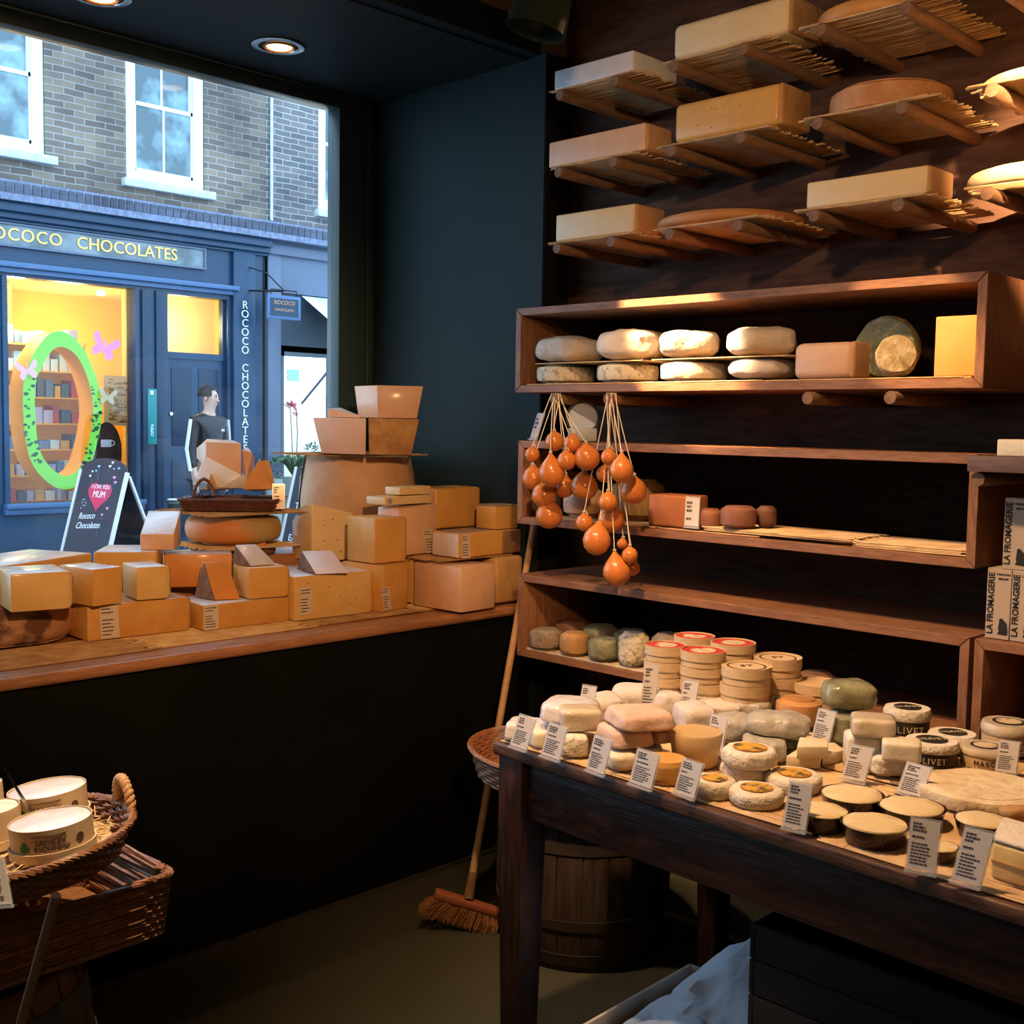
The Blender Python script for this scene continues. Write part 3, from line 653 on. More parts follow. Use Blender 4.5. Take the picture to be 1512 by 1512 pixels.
# right group
sup = MB().box(-3.40, -3.13, 2.69, 3.05, Z0, 1.078); tag(sup.build('cheese_block', PYl, bevel=.01), 'dark shaded cheese block mostly hidden behind the biggest front block', 'cheese', G1)
o, z8, q, d, n, h = blk('cheese_block', 'biggest orange-tan front cheese block at the corner of the sill, rounded edges', 612, (681, 906), (732, 898), 838, Z0, [PPi], L=.24, bev=.014, group=G1)
zr = z8
frontm = MB()
A = PZ(735, 893, Z0); A = V((A.x-.01, A.y+.0, Z0)); Bq = V((A.x+.0, 3.055, Z0)); hh = PZ_line(A, 824)
tag(MB().prism([A, Bq, Bq+V((-.22, 0, 0)), A+V((-.17, 0, 0))], Z0, Z0+hh).build('cheese_block', RG, bevel=.014, seg=3), 'golden cheese block beside the biggest front block, against the green wall', 'cheese', G1)
reeds('straw_mat', 'straw mat on top of the biggest front block', (-3.16, 2.66, 0), (0, .36, 0), (.2, 0, 0), max(z8, Z0+hh)+.001, n=26, r=.0022, group='straw mats between the sill cheeses', over=.012, mat=MC['reed_dark'])
z = max(z8, Z0+hh)+.008
A = PZ(676, 825, z); Bq = V((A.x-.005, 3.055, z)); hh = PZ_line(A, 788)
t = thing('cheese_block', 'long low golden cheese block with two wrapped tickets, on the biggest front block', 'cheese', (A+Bq)/2-V((.07, 0, 0)), G1)
MB().prism([A, Bq, Bq+V((-.14, 0, 0)), A+V((-.14, 0, 0))], z, z+hh, mt=1).build('paste', [PYl, M('lilacwrap', (.42, .34, .38), rough=.3)], t, bevel=.006, seg=3)
MB().box(A.x-.13, A.x+.003, A.y-.003, A.y+.0, z+.004, z+hh-.004).build('wrapper_end', FW, t, bevel=.001)
Bm = V((A.x, 2.96, z)); MB().box(A.x-.12, A.x+.002, 2.965, 3.057, z+.003, z+hh-.003).build('rind', RB, t, bevel=.004)
sticker(t, 'wrapped printed ticket', V((A.x+.004, A.y+.034, z+hh*.47)), (0, 1, 0), .040, hh*.95, (1, 0, 0), tilt=-.06)
zq = z+hh+.002
A2 = V((A.x-.02, PX(731, 782, A.x-.02).y, zq)); h2 = PZ_line(A2, 748)
t = thing('cheese_block', 'small golden cheese block beside the shelf end, topmost at the corner', 'cheese', (A2.x-.05, 3.0, zq), G1)
MB().prism([A2, (A2.x, 3.06, zq), (A2.x-.10, 3.06, zq), (A2.x-.10, A2.y, zq)], zq, zq+h2).build('paste', PYl, t, bevel=.003)
MB().box(A2.x-.10, A2.x+.001, A2.y-.001, 3.061, zq+h2, zq+h2+.004).build('rind', MC['rind_grey'], t, bevel=.0015)
zb = 1.082; cc = V((-3.10, PX(612, 800, -3.10).y, zb))
a = V((-3.115, PX(589, 800, -3.115).y, zb)); b2 = V((-3.13, PX(645, 800, -3.13).y, zb)); hh = PX(589, 751, -3.115).z-zb
t = thing('cheese_block', 'tall upright white-pink cheese block under two thin slabs, with hanging ticket', 'cheese', (a+b2)/2, G1)
MB().prism([a, b2, b2+V((-.12, 0, 0)), a+V((-.12, -.0, 0))], zb, [zb+hh, zb+hh+.012, zb+hh+.012, zb+hh]).build('paste', [PPi], t, bevel=.006)
sticker(t, 'hanging ticket', V((-3.123, PX(634, 800, -3.12).y, PX(634, 799, -3.12).z)), (0, 1, 0), .042, .088, (1, .1, 0), tilt=-.22)
zc = zb+hh+.014
def slab(label, x0, x1, z, th, xx, dp, mat, tiltz=.0):
    a, b = V((xx, PX(x0, 740, xx).y, z)), V((xx, PX(x1, 740, xx).y, z)); w = V((-dp, 0, 0))
    return tag(MB().prism([a, b, b+w, a+w], z, [z+th, z+th+tiltz, z+th+tiltz, z+th]).build('cheese_slab', mat, bevel=.002), label, 'cheese', G1)
s1 = slab('thin pale cheese slab with round blue stamp on the tall white-pink block', 568, 637, zc, .026, -3.12, .10, [PPa], .004)
pp = V((-3.118, PX(575, 740, -3.12).y, zc+.013)); MB().add([pp+V((.001, .010*math.cos(i*math.pi/8), .010*math.sin(i*math.pi/8))) for i in range(16)], [tuple(range(16))]).build('blue_stamp', M('stamp', (.30, .33, .48), rough=.5), s1, smooth=0)
slab('small pale cheese slab, upper of two on the tall white-pink block', 590, 636, zc+.032, .026, -3.13, .08, [PPa], .003)
a = V((-3.16, PX(647, 790, -3.16).y, 1.084)); MB_ = MB().box(-3.34, -3.16, a.y, 3.05, 1.084, 1.150); tag(MB_.build('cheese_block', M('lilaccheese', (.46, .33, .30), (.36, .24, .22), 10, .4), bevel=.005), 'flat greyish wrapped cheese under the long golden block, at the back corner', 'cheese', G1)
reeds('straw_mat', 'thin straw mat between the greyish flat cheese and the long golden block', (-3.33, 2.76, 0), (0, .29, 0), (.19, 0, 0), 1.152, n=22, r=.0022, group='straw mats between the sill cheeses', over=.012, mat=MC['reed_dark'])
z = 1.161; a = V((-3.17, PX(643, 760, -3.17).y, z)); ht = PX(650, 721, -3.17).z-z
t = thing('cheese_block', 'long golden cheese block with rounded right end, back corner by the green wall', 'cheese', (a.x-.08, (a.y+3.05)/2, z), G1)
MB().prism([a, (a.x, 3.052, z), (a.x-.15, 3.052, z), (a.x-.15, a.y, z)], z, z+ht).build('paste', PYl, t, bevel=.012, seg=3)
MB().box(a.x-.15, a.x-.008, a.y-.004, a.y-.0005, z+.01, z+ht-.01).build('rind', RP, t, bevel=.001)
# ================================================================ shelf wall
YF = 2.8
def shelfbox(label, x0, x1, z0, z1, backm=True, group='wall hung box shelves', y1=YB-.002, y0=YF, th=.024):
    t = thing('box_shelf', label, 'shelf', ((x0+x1)/2, (y0+y1)/2, z0), group); w = MC['box_wood']; e = .0012
    MB().prism([(x0, z1), (x1, z1), (x1-th, z1-th), (x0+th, z1-th)], 0, 1)  # keeps mitre maths obvious
    def slab(name, pts, mat):
        b = MB(); n = len(pts); b.add([(p[0], y0, p[1]) for p in pts]+[(p[0], y1, p[1]) for p in pts], [tuple(range(n)), tuple(range(2*n-1, n-1, -1))]+[(i, i+n, (i+1) % n+n, (i+1) % n) for i in range(n)])
        return b.build(name, mat, t, bevel=.0012, seg=1)
    slab('top_board', [(x0+e, z1), (x1-e, z1), (x1-th-e, z1-th), (x0+th+e, z1-th)], w)
    slab('bottom_board', [(x0+e, z0), (x1-e, z0), (x1-th-e, z0+th), (x0+th+e, z0+th)], w)
    slab('side_board', [(x0, z0+e), (x0, z1-e), (x0+th, z1-th-e), (x0+th, z0+th+e)], MC['box_wood_v'])
    slab('side_board', [(x1, z0+e), (x1, z1-e), (x1-th, z1-th-e), (x1-th, z0+th+e)], MC['box_wood_v'])
    MB().box(x0+th+.002, x1-th-.002, y1-.010, y1-.003, z0+th+.001, z1-th-.001).build('back_panel', MC['box_back'], t, smooth=0)
    return t
XL, XR = -2.752, -1.172
shelfbox('uppermost wooden box shelf holding wrapped cheeses, a green mottled cheese and an orange block', XL, XR, 1.655, 1.934)
shelfbox('middle wooden box shelf behind the hanging orange cheeses, stacked with reeds', XL+.02, XR, 1.216, 1.495)
shelfbox('lowest wooden box shelf with small aged wheels, behind the table', XL+.03, XR-.004, .768, 1.046)
shelfbox('lowest wooden box shelf directly below the printed cartons', XR+.008, .4, .768, 1.046)
# support board at right with its peg
tb = MB().box(XR+.004, .5, 2.72, YB-.001, 1.456, 1.493); tag(tb.build('wall_shelf_board', M('board_grey', (.17, .105, .075), (.12, .07, .05), 9, .5, .1, stretch=(1.5, 9, 9)), bevel=.002), 'dark shelf board at the right edge carrying a small pale cheese', 'shelf')
def peg(label, x, z, y0=YF-.02, group='round wall pegs'):
    o = MB().tube([(x, YB-.001, z), (x, y0+.002, z), (x, y0, z)], [.0172, .0172, .0160], 20).build('wall_peg', MC['peg_wood'], smooth=40); return tag(o, label, 'peg', group)
peg('round wooden peg under the dark shelf board at the right', XR+.0245, 1.4375, 2.735)
PXs = [-2.556, -2.331, -2.11, -1.873, -1.635, -1.40, -1.176, -.94]
RZ = [2.113, 2.352, 2.592]
ordn = ['first', 'second', 'third', 'fourth', 'fifth', 'sixth', 'seventh', 'eighth']
rown = ['lowest', 'middle', 'upper']
for r, z in enumerate(RZ):
    for i, x in enumerate(PXs):
        if r == 2 and i == 7: continue
        peg(f'{ordn[i]} peg from the window side in the {rown[r]} row of pegs carrying cheeses', x, z)
for x, l in ((PXs[0], 'bare wooden peg under the uppermost box shelf holding the left bunch of hanging cheeses'), (PXs[1], 'bare wooden peg under the uppermost box shelf holding the right bunch of hanging cheeses'), (PXs[4], 'left of two empty wooden pegs under the uppermost box shelf'), (PXs[5], 'right of two empty wooden pegs under the uppermost box shelf')):
    peg(l, x, 1.632, YF-.02)
# straw mats on the pegs and what lies on them
def pegmat(r, i, lbl, ex0=.07, ex1=.07, n=46, y0=YF-.012, y1=YB-.03, mat=None):
    z = RZ[r]+.0175; x0, x1 = PXs[i]-ex0, PXs[i+1]+ex1
    reeds('straw_mat', lbl, (x0, y0, 0), (x1-x0, 0, 0), (0, y1-y0, 0), z, n=n, r=.0026, group='straw mats on the wall pegs', over=.018, layers=1, mat=mat, sag=.002)
    return z+.0075
who = [['white end piece', 'flat orange wheel', 'long pale bar', 'brightly lit wheel'], ['pale bar beside the green wall', 'thick yellow speckled block', 'thick orange wheel', 'pale wheel at the edge'], ['white paper parcel', 'big pale yellow block', 'orange wheel at the top edge', 'empty place']]
MZ = {}
for r in range(3):
    for k, i in enumerate((0, 2, 4, 6)):
        if r == 2 and i == 6: continue
        MZ[r, k] = pegmat(r, i, f'straw mat in the {rown[r]} row of pegs under the {who[r][k]}', ex0=.06 if i else .045, ex1=.075)
MZ[2, 3] = pegmat(2, 5, 'x', .0, .0) if False else None
def slabx(name, label, px0, px1, pyt, z, y, dpt, mat, bev=.012, rind=None, group='large cheeses on the wall pegs', skew=0, holes=0):
    """cheese whose front face lies on plane y; px0/px1 are left/right image columns of its base"""
    def xa(px):
        a, b = -4., 1.
        for _ in range(40):
            m = (a+b)/2
            if proj((m, y, z))[0] < px: a = m
            else: b = m
        return (a+b)/2
    x0, x1 = xa(px0), xa(px1); h = PY(px0, pyt, y).z-z
    t = thing(name, label, 'cheese', ((x0+x1)/2, y+dpt/2, z), group)
    MB().prism([(x0, y), (x1, y+skew), (x1, y+dpt), (x0, y+dpt)], z, z+h).build('paste', mat, t, bevel=bev, seg=4)
    if rind:
        MB().box(x1-.012, x1+.006, y+.006+skew, y+dpt-.002, z+.0015, z+h+.0005).build('rind', rind, t, bevel=.010, seg=3)
    if holes:
        for _ in range(holes):
            p = V((random.uniform(x0+.02, x1-.02), y-.0006, z+h*random.uniform(.2, .85))); r = random.uniform(.002, .0032)
            MB().add([p]+[p+V((r*math.cos(q*math.pi/4), 0, r*.8*math.sin(q*math.pi/4))) for q in range(8)], [(0, q+1, (q+1) % 8+1) for q in range(8)]).build('eye', MC['hole'], t, smooth=0)
    return t, x0, x1, h
def wheelpx(label, px0, px1, pyt, z, y, R=None, mat=None, bulge=.03, rim=.3, group='large cheeses on the wall pegs', name='round_cheese', **k):
    """wheel with its left/right image columns at height z"""
    pm = (px0+px1)/2; c = PZ(pm, 500, z) if False else None
    p = PY(pm, 300, y); R = R or (px1-px0)/2*dep((p.x, y, z))/F
    a, b = -4., 1.
    for _ in range(40):
        m = (a+b)/2
        if proj((m, y, z))[0] < pm: a = m
        else: b = m
    x = (a+b)/2; f = V((x, y, z))-vdir((x, y))*R; h = PZ_line(V((f.x, f.y, z)), pyt)
    return drum(name, label, (x, y, z), R, h, mat, group, bulge=bulge, rim=rim, **k), h
P_ = M('paste_cream', (.84, .70, .44), (.78, .62, .36), 7, .5, .1, sss=.1, bscale=60)
slabx('cheese_block', 'pale cheese piece at the left end of the lowest peg row', 820, 936, 318, MZ[0, 0], YF+.005, .15, PPa, .006, rind=RP)
wheelpx('flat orange cheese wheel in the lowest peg row', 976, 1182, 306, MZ[0, 1], 2.995, None, M('flatwheel', (.66, .33, .14), (.54, .23, .08), 6, .6, .2, bscale=60), .05, .45)
slabx('cheese_block', 'long pale cheese bar in the lowest peg row, right of the flat wheel', 1190, 1369, 270, MZ[0, 2], YF+.005, .14, PPa, .006, rind=RP, skew=.0)
wheelpx('brightly lit pale cheese wheel at the right edge of the lowest peg row', 1440, 1640, 232, MZ[0, 3], 2.985, None, M('litwheel', (.86, .68, .40), (.76, .52, .26), 12, .5, .2), .06, .4)
slabx('cheese_block', 'long pale cheese bar at the left end of the middle peg row', 810, 952, 211, MZ[1, 0], YF+.005, .13, PPi, .005, rind=RP)
slabx('cheese_block', 'thick yellow cheese block speckled with small eyes in the middle peg row', 994, 1150, 155, MZ[1, 1], YF+.005, .16, PYl, .018, rind=RG, holes=9)
wheelpx('thick orange-brown cheese wheel in the middle peg row', 1228, 1400, 112, MZ[1, 2], 2.985, None, M('thickwheel', (.66, .36, .16), (.50, .22, .09), 18, .65, .35, bscale=60), .02, .25)
wheelpx('pale rounded cheese wheel at the right edge of the middle peg row', 1459, 1660, 88, MZ[1, 3], 2.985, None, M('litwheel', (.86, .68, .40)), .06, .4)
# white paper parcel
t, x0, x1, h = slabx('cheese_parcel', 'flat white paper parcel at the left end of the upper peg row', 818, 935, 105, MZ[2, 0], YF+.005, .22, MC['whitewrap'], .006)
for u in (.0,):
    MB().add([V((x1+.0015, YF+.02, MZ[2, 0]+.002)), V((x1+.0015, YF+.12, MZ[2, 0]+h*.5)), V((x1+.0015, YF+.2, MZ[2, 0]+.002))], [(0, 1, 2)]).build('folded_flap', MC['paper_white'], t, smooth=0)
slabx('cheese_block', 'big pale yellow cheese block with rounded edges in the upper peg row', 992, 1165, 38, MZ[2, 1], YF+.005, .18, P_, .02, rind=RT)
wheelpx('orange cheese wheel cut off by the top picture edge', 1210, 1400, -12, MZ[2, 2], 2.985, None, M('topwheel', (.70, .36, .11), (.58, .26, .07), 9, .5, .2), .03, .3)
# ---- uppermost box contents
zb = 1.655+.024
for i, (a, b) in enumerate(((XL+.05, -2.30), (-2.28, -1.80), (-1.78, -1.22))):
    reeds('straw_mat', ['thin straws along the uppermost box shelf under the left wheels', 'thin straws along the uppermost box shelf under the pale block', 'thin straws along the uppermost box shelf under the orange block'][i], (a, YF+.004, 0), (b-a, 0, 0), (0, .25, 0), zb, n=30, r=.0022, group='straws inside the box shelves', over=.012)
z = zb+.006
GU = 'cheeses in the uppermost box shelf'
def bx(pm, pw, y, z): # x and radius from image column and width
    a, b = -4., 1.
    for _ in range(40):
        m = (a+b)/2
        if proj((m, y, z))[0] < pm: a = m
        else: b = m
    return (a+b)/2, pw/2*dep(((a+b)/2, y, z))/F
lowl = ['flat mouldy cheese wheel at the left end of the uppermost box shelf', 'pale mottled wheel second from the left under the thin wooden strip', 'bright white wheel in the spotlight, lower of its pair', 'paper wrapped wheel, lower of the pair next to the pale block']
upl = ['round paper wrapped cheese, upper one at the left end of the box shelf', 'tall crinkled paper wrapped cheese, second upper one from the left', 'brightly lit wrapped cheese above the white wheel', 'crumpled paper wrapped cheese above the wrapped wheel beside the pale block']
for i, (px0, px1) in enumerate(((790, 873), (879, 967), (971, 1070), (1077, 1170))):
    y = YF+.105; x, R = bx((px0+px1)/2+4, px1-px0, y, z); R = min(R, .098)
    mt = [MC['mottled_mould'], MC['mottled_mould'], MC['rind_white'], MC['paper_white']][i]
    h = .062
    if i < 3: drum('round_cheese', lowl[i], (x, y, z), R, h, mt, GU, bulge=.04, rim=.5, nz=.003, ns=40)
    else: blob('cheese_parcel', lowl[i], (x, y, z), (R*2, R*2, h), .2, mt, group=GU, n=3, nz=.006, ns=30)
    zs = z+h+.0
    x2, R2 = bx([838, 929, 1013, 1118][i]+4, [86, 92, 86, 92][i], y, zs+.01)
    blob('cheese_parcel', upl[i], (x2, y+.003, zs+.007), (R2*2, R2*1.95, [.080, .092, .076, .078][i]), .3*i, M('wrapcream', (.84, .76, .66), (.72, .62, .50), 14, .55, .6, bscale=40), group=GU, n=3.6, nz=.009, ns=24)
for i, (a, b) in enumerate(((790, 948), (962, 1165))):
    y = YF+.012; x0, _ = bx(a, 1, y, z+.06); x1, _ = bx(b, 1, y, z+.06)
    tag(MB().box(x0, x1, y, y+.19, z+.0635, z+.0665).build('wooden_strip', MC['reed'], bevel=.001), ['thin wooden strip between the two wheel pairs at the left of the box shelf', 'thin wooden strip between the wheel pairs in the spotlight'][i], 'strip', 'thin strips between stacked wheels')
x, R = bx(1213, 92, YF+.03, z)
slabx('cheese_block', 'pale rounded cheese block in the box shelf left of the green mottled cheese', 1169, 1256, 507, z, YF+.03, .15, PPi, .022, rind=RP, group=GU)
# green leaf wrapped cut cheese (two round halves leaning)
y = YF+.10; x, _ = bx(1296, 1, y, z)
def standing(name, label, c, R, th, yaw_, mat, sx=1.0, parent=None, lean=0):
    b = MB(); bb = MB().lathe((0, 0, 0), [(0, -th/2), (R*.92, -th/2), (R, -th*.36), (R*1.02, 0), (R, th*.36), (R*.92, th/2), (0, th/2)], 36, nz=.004, ns=30)
    Rm = Matrix.Rotation(yaw_, 3, 'Z') @ Matrix.Rotation(lean, 3, 'X') @ Matrix.Rotation(math.pi/2, 3, 'X')
    vs = [Rm@v for v in bb.v]; zm = min(v.z for v in vs); b.add([v+V(c)-V((0, 0, zm)) for v in vs], bb.f); o = b.build(name, mat, parent, smooth=45)
    if not parent: tag(o, label, 'cheese', GU)
    return o
standing('cheese_round', 'round cheese wrapped in dark green leaves, standing on edge in the uppermost box shelf', (x, y+.05, z), .083, .055, .15, MC['paper_leaf'])
x2, _ = bx(1324, 1, YF+.05, z)
standing('cheese_round', 'smaller leaf wrapped cheese leaning in front of the round dark green one', (x2, YF+.046, z), .052, .040, .5, M('leaf2', (.30, .24, .12), (.50, .44, .32), 38, .6, .7, ramp=(.45, .7)), lean=-.25)
slabx('cheese_block', 'tall bright orange cheese block at the right end of the uppermost box shelf', 1378, 1441, 468, z, YF+.03, .12, M('paste_cheddar', (.86, .46, .12), (.80, .38, .08), 7, .5, .06, sss=.1), .004, group=GU)
# ---- middle box
zb = 1.216+.024
for i, (a, b, l) in enumerate(((-2.62, -2.16, 1), (-2.14, -1.80, 1), (-1.98, -1.52, 3), (-1.50, -1.205, 4))):
    reeds('straw_mat', ['straws under the orange hanging cheeses in the middle box shelf', 'straws under the red-brown cheeses in the middle box shelf', 'loose stack of straw mats in the middle of the middle box shelf', 'thick stack of straw mats at the right end of the middle box shelf'][i], (a, YF+.006+.003*i, 0), (b-a, 0, 0), (0, .22, 0), zb+(.0078 if i == 2 else 0), n=34, r=.0024, group='straws inside the box shelves', over=.015, layers=l, mat=MC['reed_dark'] if i < 2 else None)
z = zb+.007; GM = 'cheeses in the middle box shelf'
slabx('cheese_block', 'red-orange cheese block behind the ticket in the middle box shelf', 956, 1014, 729, z, YF+.03, .11, M('smoked', (.56, .22, .09), (.46, .16, .06), 9, .5, .1), .008, group=GM)
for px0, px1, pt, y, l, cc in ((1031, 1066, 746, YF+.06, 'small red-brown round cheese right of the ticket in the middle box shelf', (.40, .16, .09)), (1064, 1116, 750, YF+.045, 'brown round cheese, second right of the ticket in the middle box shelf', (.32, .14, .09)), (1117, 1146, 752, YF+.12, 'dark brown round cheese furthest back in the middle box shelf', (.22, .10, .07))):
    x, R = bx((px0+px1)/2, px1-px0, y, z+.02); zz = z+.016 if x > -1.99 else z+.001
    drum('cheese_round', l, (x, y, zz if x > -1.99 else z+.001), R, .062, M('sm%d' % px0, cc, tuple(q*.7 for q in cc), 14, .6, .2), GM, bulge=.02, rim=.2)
x, R = bx(800, 52, YF+.11, z); drum('cheese_round', 'white cheese round behind the left bunch of hanging cheeses', (x, YF+.11, z+.001), R*1.05, .1, MC['rind_white'], GM, bulge=.05, rim=.4)
x, R = bx(862, 60, YF+.12, z); drum('cheese_round', 'pinkish cheese round half hidden between the two bunches of hanging cheeses', (x, YF+.12, z+.001), R, .095, PPi, GM, bulge=.03, rim=.3)
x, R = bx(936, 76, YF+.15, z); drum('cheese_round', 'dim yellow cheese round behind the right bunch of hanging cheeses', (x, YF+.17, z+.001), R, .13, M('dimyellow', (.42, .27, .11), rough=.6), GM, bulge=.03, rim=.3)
a, b = V((bx(1009, 1, YF+.012, z)[0], YF+.014, z+.004)), V((bx(1031, 1, YF+.012, z)[0], YF+.014, z+.004))
card('white ticket standing in front of the red-orange cheese in the middle box shelf', a, b, .095, back=.004, rows=5)
# ---- things standing on top of the middle box
zt = 1.4965
a, b = V((-2.725, YF+.045, zt)), V((-2.675, YF+.030, zt)); card('silvery ticket on top of the middle box shelf by the green wall', a, b, .092, dx=.018, back=.02, rows=4, paper=M('greypaper', (.50, .48, .50)))
c = V((bx(857, 1, YF+.09, zt)[0], YF+.10, zt)); t = thing('round_dial', 'round pale blue dial with dark rim on the middle box shelf behind the hanging cheeses', 'dial', c)
yw = math.atan2(c.y, c.x); nd = -vdir(c); sx_ = V((-nd.y, nd.x, 0))
MB().obox(c+V((0, 0, .022)), sx_*.048, V((0, 0, .022)), nd*.02).build('base', M('dialbase', (.38, .42, .48), rough=.4), t, bevel=.006)
Rm = Matrix((sx_, V((0, 0, 1)), nd)).transposed()
def facing(prof, off=0): bb = MB().lathe((0, 0, 0), prof, 40); return MB().add([c+V((0, 0, .078))+Rm@v+nd*off for v in bb.v], bb.f)
facing([(0, -.012), (.050, -.012), (.056, -.004), (.056, .010), (.050, .012), (.048, .006), (0, .006)]).build('rim', M('dialrim', (.06, .07, .08), rough=.3), t)
facing([(0, .006), (.047, .0065), (.047, .008), (0, .009)]).build('face', MC['dial'], t)
# ---- lowest box: small wheels
zb = .768+.024
reeds('straw_mat', 'straws under the small aged wheels in the lowest box shelf', (XL+.06, YF+.003, 0), (.62, 0, 0), (0, .24, 0), zb, n=32, r=.0022, group='straws inside the box shelves', over=.012, mat=MC['reed_grey'])
z = zb+.006; GL = 'small aged wheels in the lowest box shelf'
for pm, pw, hh, dy, m, l in ((806, 46, .068, .05, 'rind_grey', 'grey-brown small wheel at the left end of the lowest box shelf'), (848, 42, .075, .045, 'rind_gold', 'golden lit small wheel, second from the left in the lowest box shelf'), (892, 46, .072, .05, 'rind_green', 'olive green small wheel, third from the left in the lowest box shelf'),
    (935, 44, .105, .055, 'mottled_mould', 'tall mouldy pale cylinder next to the red topped boxes'), (845, 50, .085, .165, 'rind_brown', 'dark brown wheel in the back row of the lowest box shelf, behind the golden one'), (887, 52, .085, .165, 'rind_green', 'olive wheel in the back row of the lowest box shelf'),
    (932, 50, .085, .175, 'rind_green', 'dim green wheel in the back row behind the tall mouldy cylinder'), (985, 48, .11, .10, 'rind_grey', 'dark mouldy cylinder just behind the red topped boxes'), (1035, 50, .085, .12, 'rind_brown', 'dim brown wheel further right behind the red topped boxes'), (1205, 56, .07, .12, 'rind_brown', 'dim brown wheel in the dark lowest box behind the light wood boxes')):
    x, R = bx(pm, pw, YF+dy, z); drum('cheese_round', l, (x, YF+dy, z), R, hh, MC[m], GL, bulge=.05, rim=.35, nz=.002, ns=50)
# ---- printed cartons standing on the right lowest box
def carton(label, x, z, y=2.83, w=.058, dpt=.075, h=.172):
    t = thing('biscuit_carton', label, 'carton', (x+w/2, y+dpt/2, z), 'printed biscuit cartons')
    MB().box(x, x+w, y, y+dpt, z, z+h).build('box', MC['carton'], t, bevel=.001, seg=1)
    BOLD[0] = .03; text('LA FROMAGERIE', .0205, (x+.0115, y-.0006, z+h*.5), (0, 0, 1), (-1, 0, 0), MC['inkblack'], t)
    for i, s in enumerate(('CARAWAY', 'BISCUIT')): text(s, .0068, (x+.0395, y-.0006, z+h-.014-.011*i), (1, 0, 0), (0, 0, 1), MC['inkblack'], t)
    BOLD[0] = 0; p = [(.030, .012), (.053, .010), (.055, .018), (.052, .040), (.040, .052), (.034, .050), (.033, .036), (.0315, .026), (.0335, .02)]
    b = MB(); b.add([(x+a, y-.0007, z+c) for a, c in p], [tuple(range(len(p)))]); b.build('emblem', MC['inkblack'], t, smooth=0)
    return t
zc = 1.0475
carton('LA FROMAGERIE carton standing lower left of the group on the right box shelf', -1.152, zc)
carton('LA FROMAGERIE carton lower right, cut off by the picture edge', -1.092, zc)
carton('LA FROMAGERIE carton stacked on top of the two lower ones', -1.118, zc+.173)
# pale cheese on the dark board
tag(MB().box(bx(1471, 1, 2.76, 1.495)[0], -.98, 2.76, 2.88, 1.4935, 1.533).build('cheese_block', PWh, bevel=.004), 'small bright pale cheese on the dark shelf board at the right edge', 'cheese')
# ================================================================ hanging cheeses
GB = 'orange smoked cheeses hanging from pegs'
left = [(786, 671, 11, .03, 0, 'small orange ball at the far left of the left hanging bunch'), (819, 652, 14, .02, 0, 'upper back ball of the left hanging bunch, near the string'), (845, 655, 13, -.01, 0, 'upper right small ball of the left hanging bunch'), (837, 680, 14, -.03, 0, 'small ball in the middle of the left hanging bunch'),
  (815, 699, 20, -.04, 1, 'largest pear shaped cheese at the front of the left bunch'), (867, 676, 19, .0, 0, 'big round ball at the right of the left bunch'), (788, 706, 17, .03, 0, 'dark ball on the left side of the left bunch'), (803, 731, 18, .01, 0, 'ball in the lower left of the left bunch'),
  (811, 761, 20, .02, 0, 'lowest ball of the left bunch'), (863, 718, 20, .05, 0, 'shaded ball behind, on the right of the left bunch'), (833, 719, 16, .05, 0, 'shaded ball in the centre of the left bunch')]
right = [(899, 675, 12, .0, 0, 'small upper ball of the right hanging bunch'), (918, 695, 18, -.03, 1, 'pear shaped cheese glowing at the top of the right bunch'), (935, 725, 20, .02, 0, 'big ball at the right side of the right bunch'), (893, 700, 13, .045, 0, 'small shaded ball behind the top pear of the right bunch'),
  (898, 741, 14, -.01, 0, 'small pointed ball in the middle of the right bunch'), (903, 767, 20, .03, 0, 'shaded ball below the pointed one in the right bunch'), (863, 772, 13, .0, 0, 'small ball left of the long hanging pear'), (881, 799, 21, -.03, 1, 'long hanging pear shaped cheese in the middle of the right bunch'),
  (930, 820, 12, .0, 0, 'small ball tied at the knot above the lowest pear'), (934, 839, 11, .035, 0, 'small ball tucked beside the lowest pear'), (911, 845, 21, -.01, 1, 'lowest pear shaped cheese of the right bunch'), (919, 803, 8, .04, 0, 'tiny dark ball on the string above the lowest pear')]
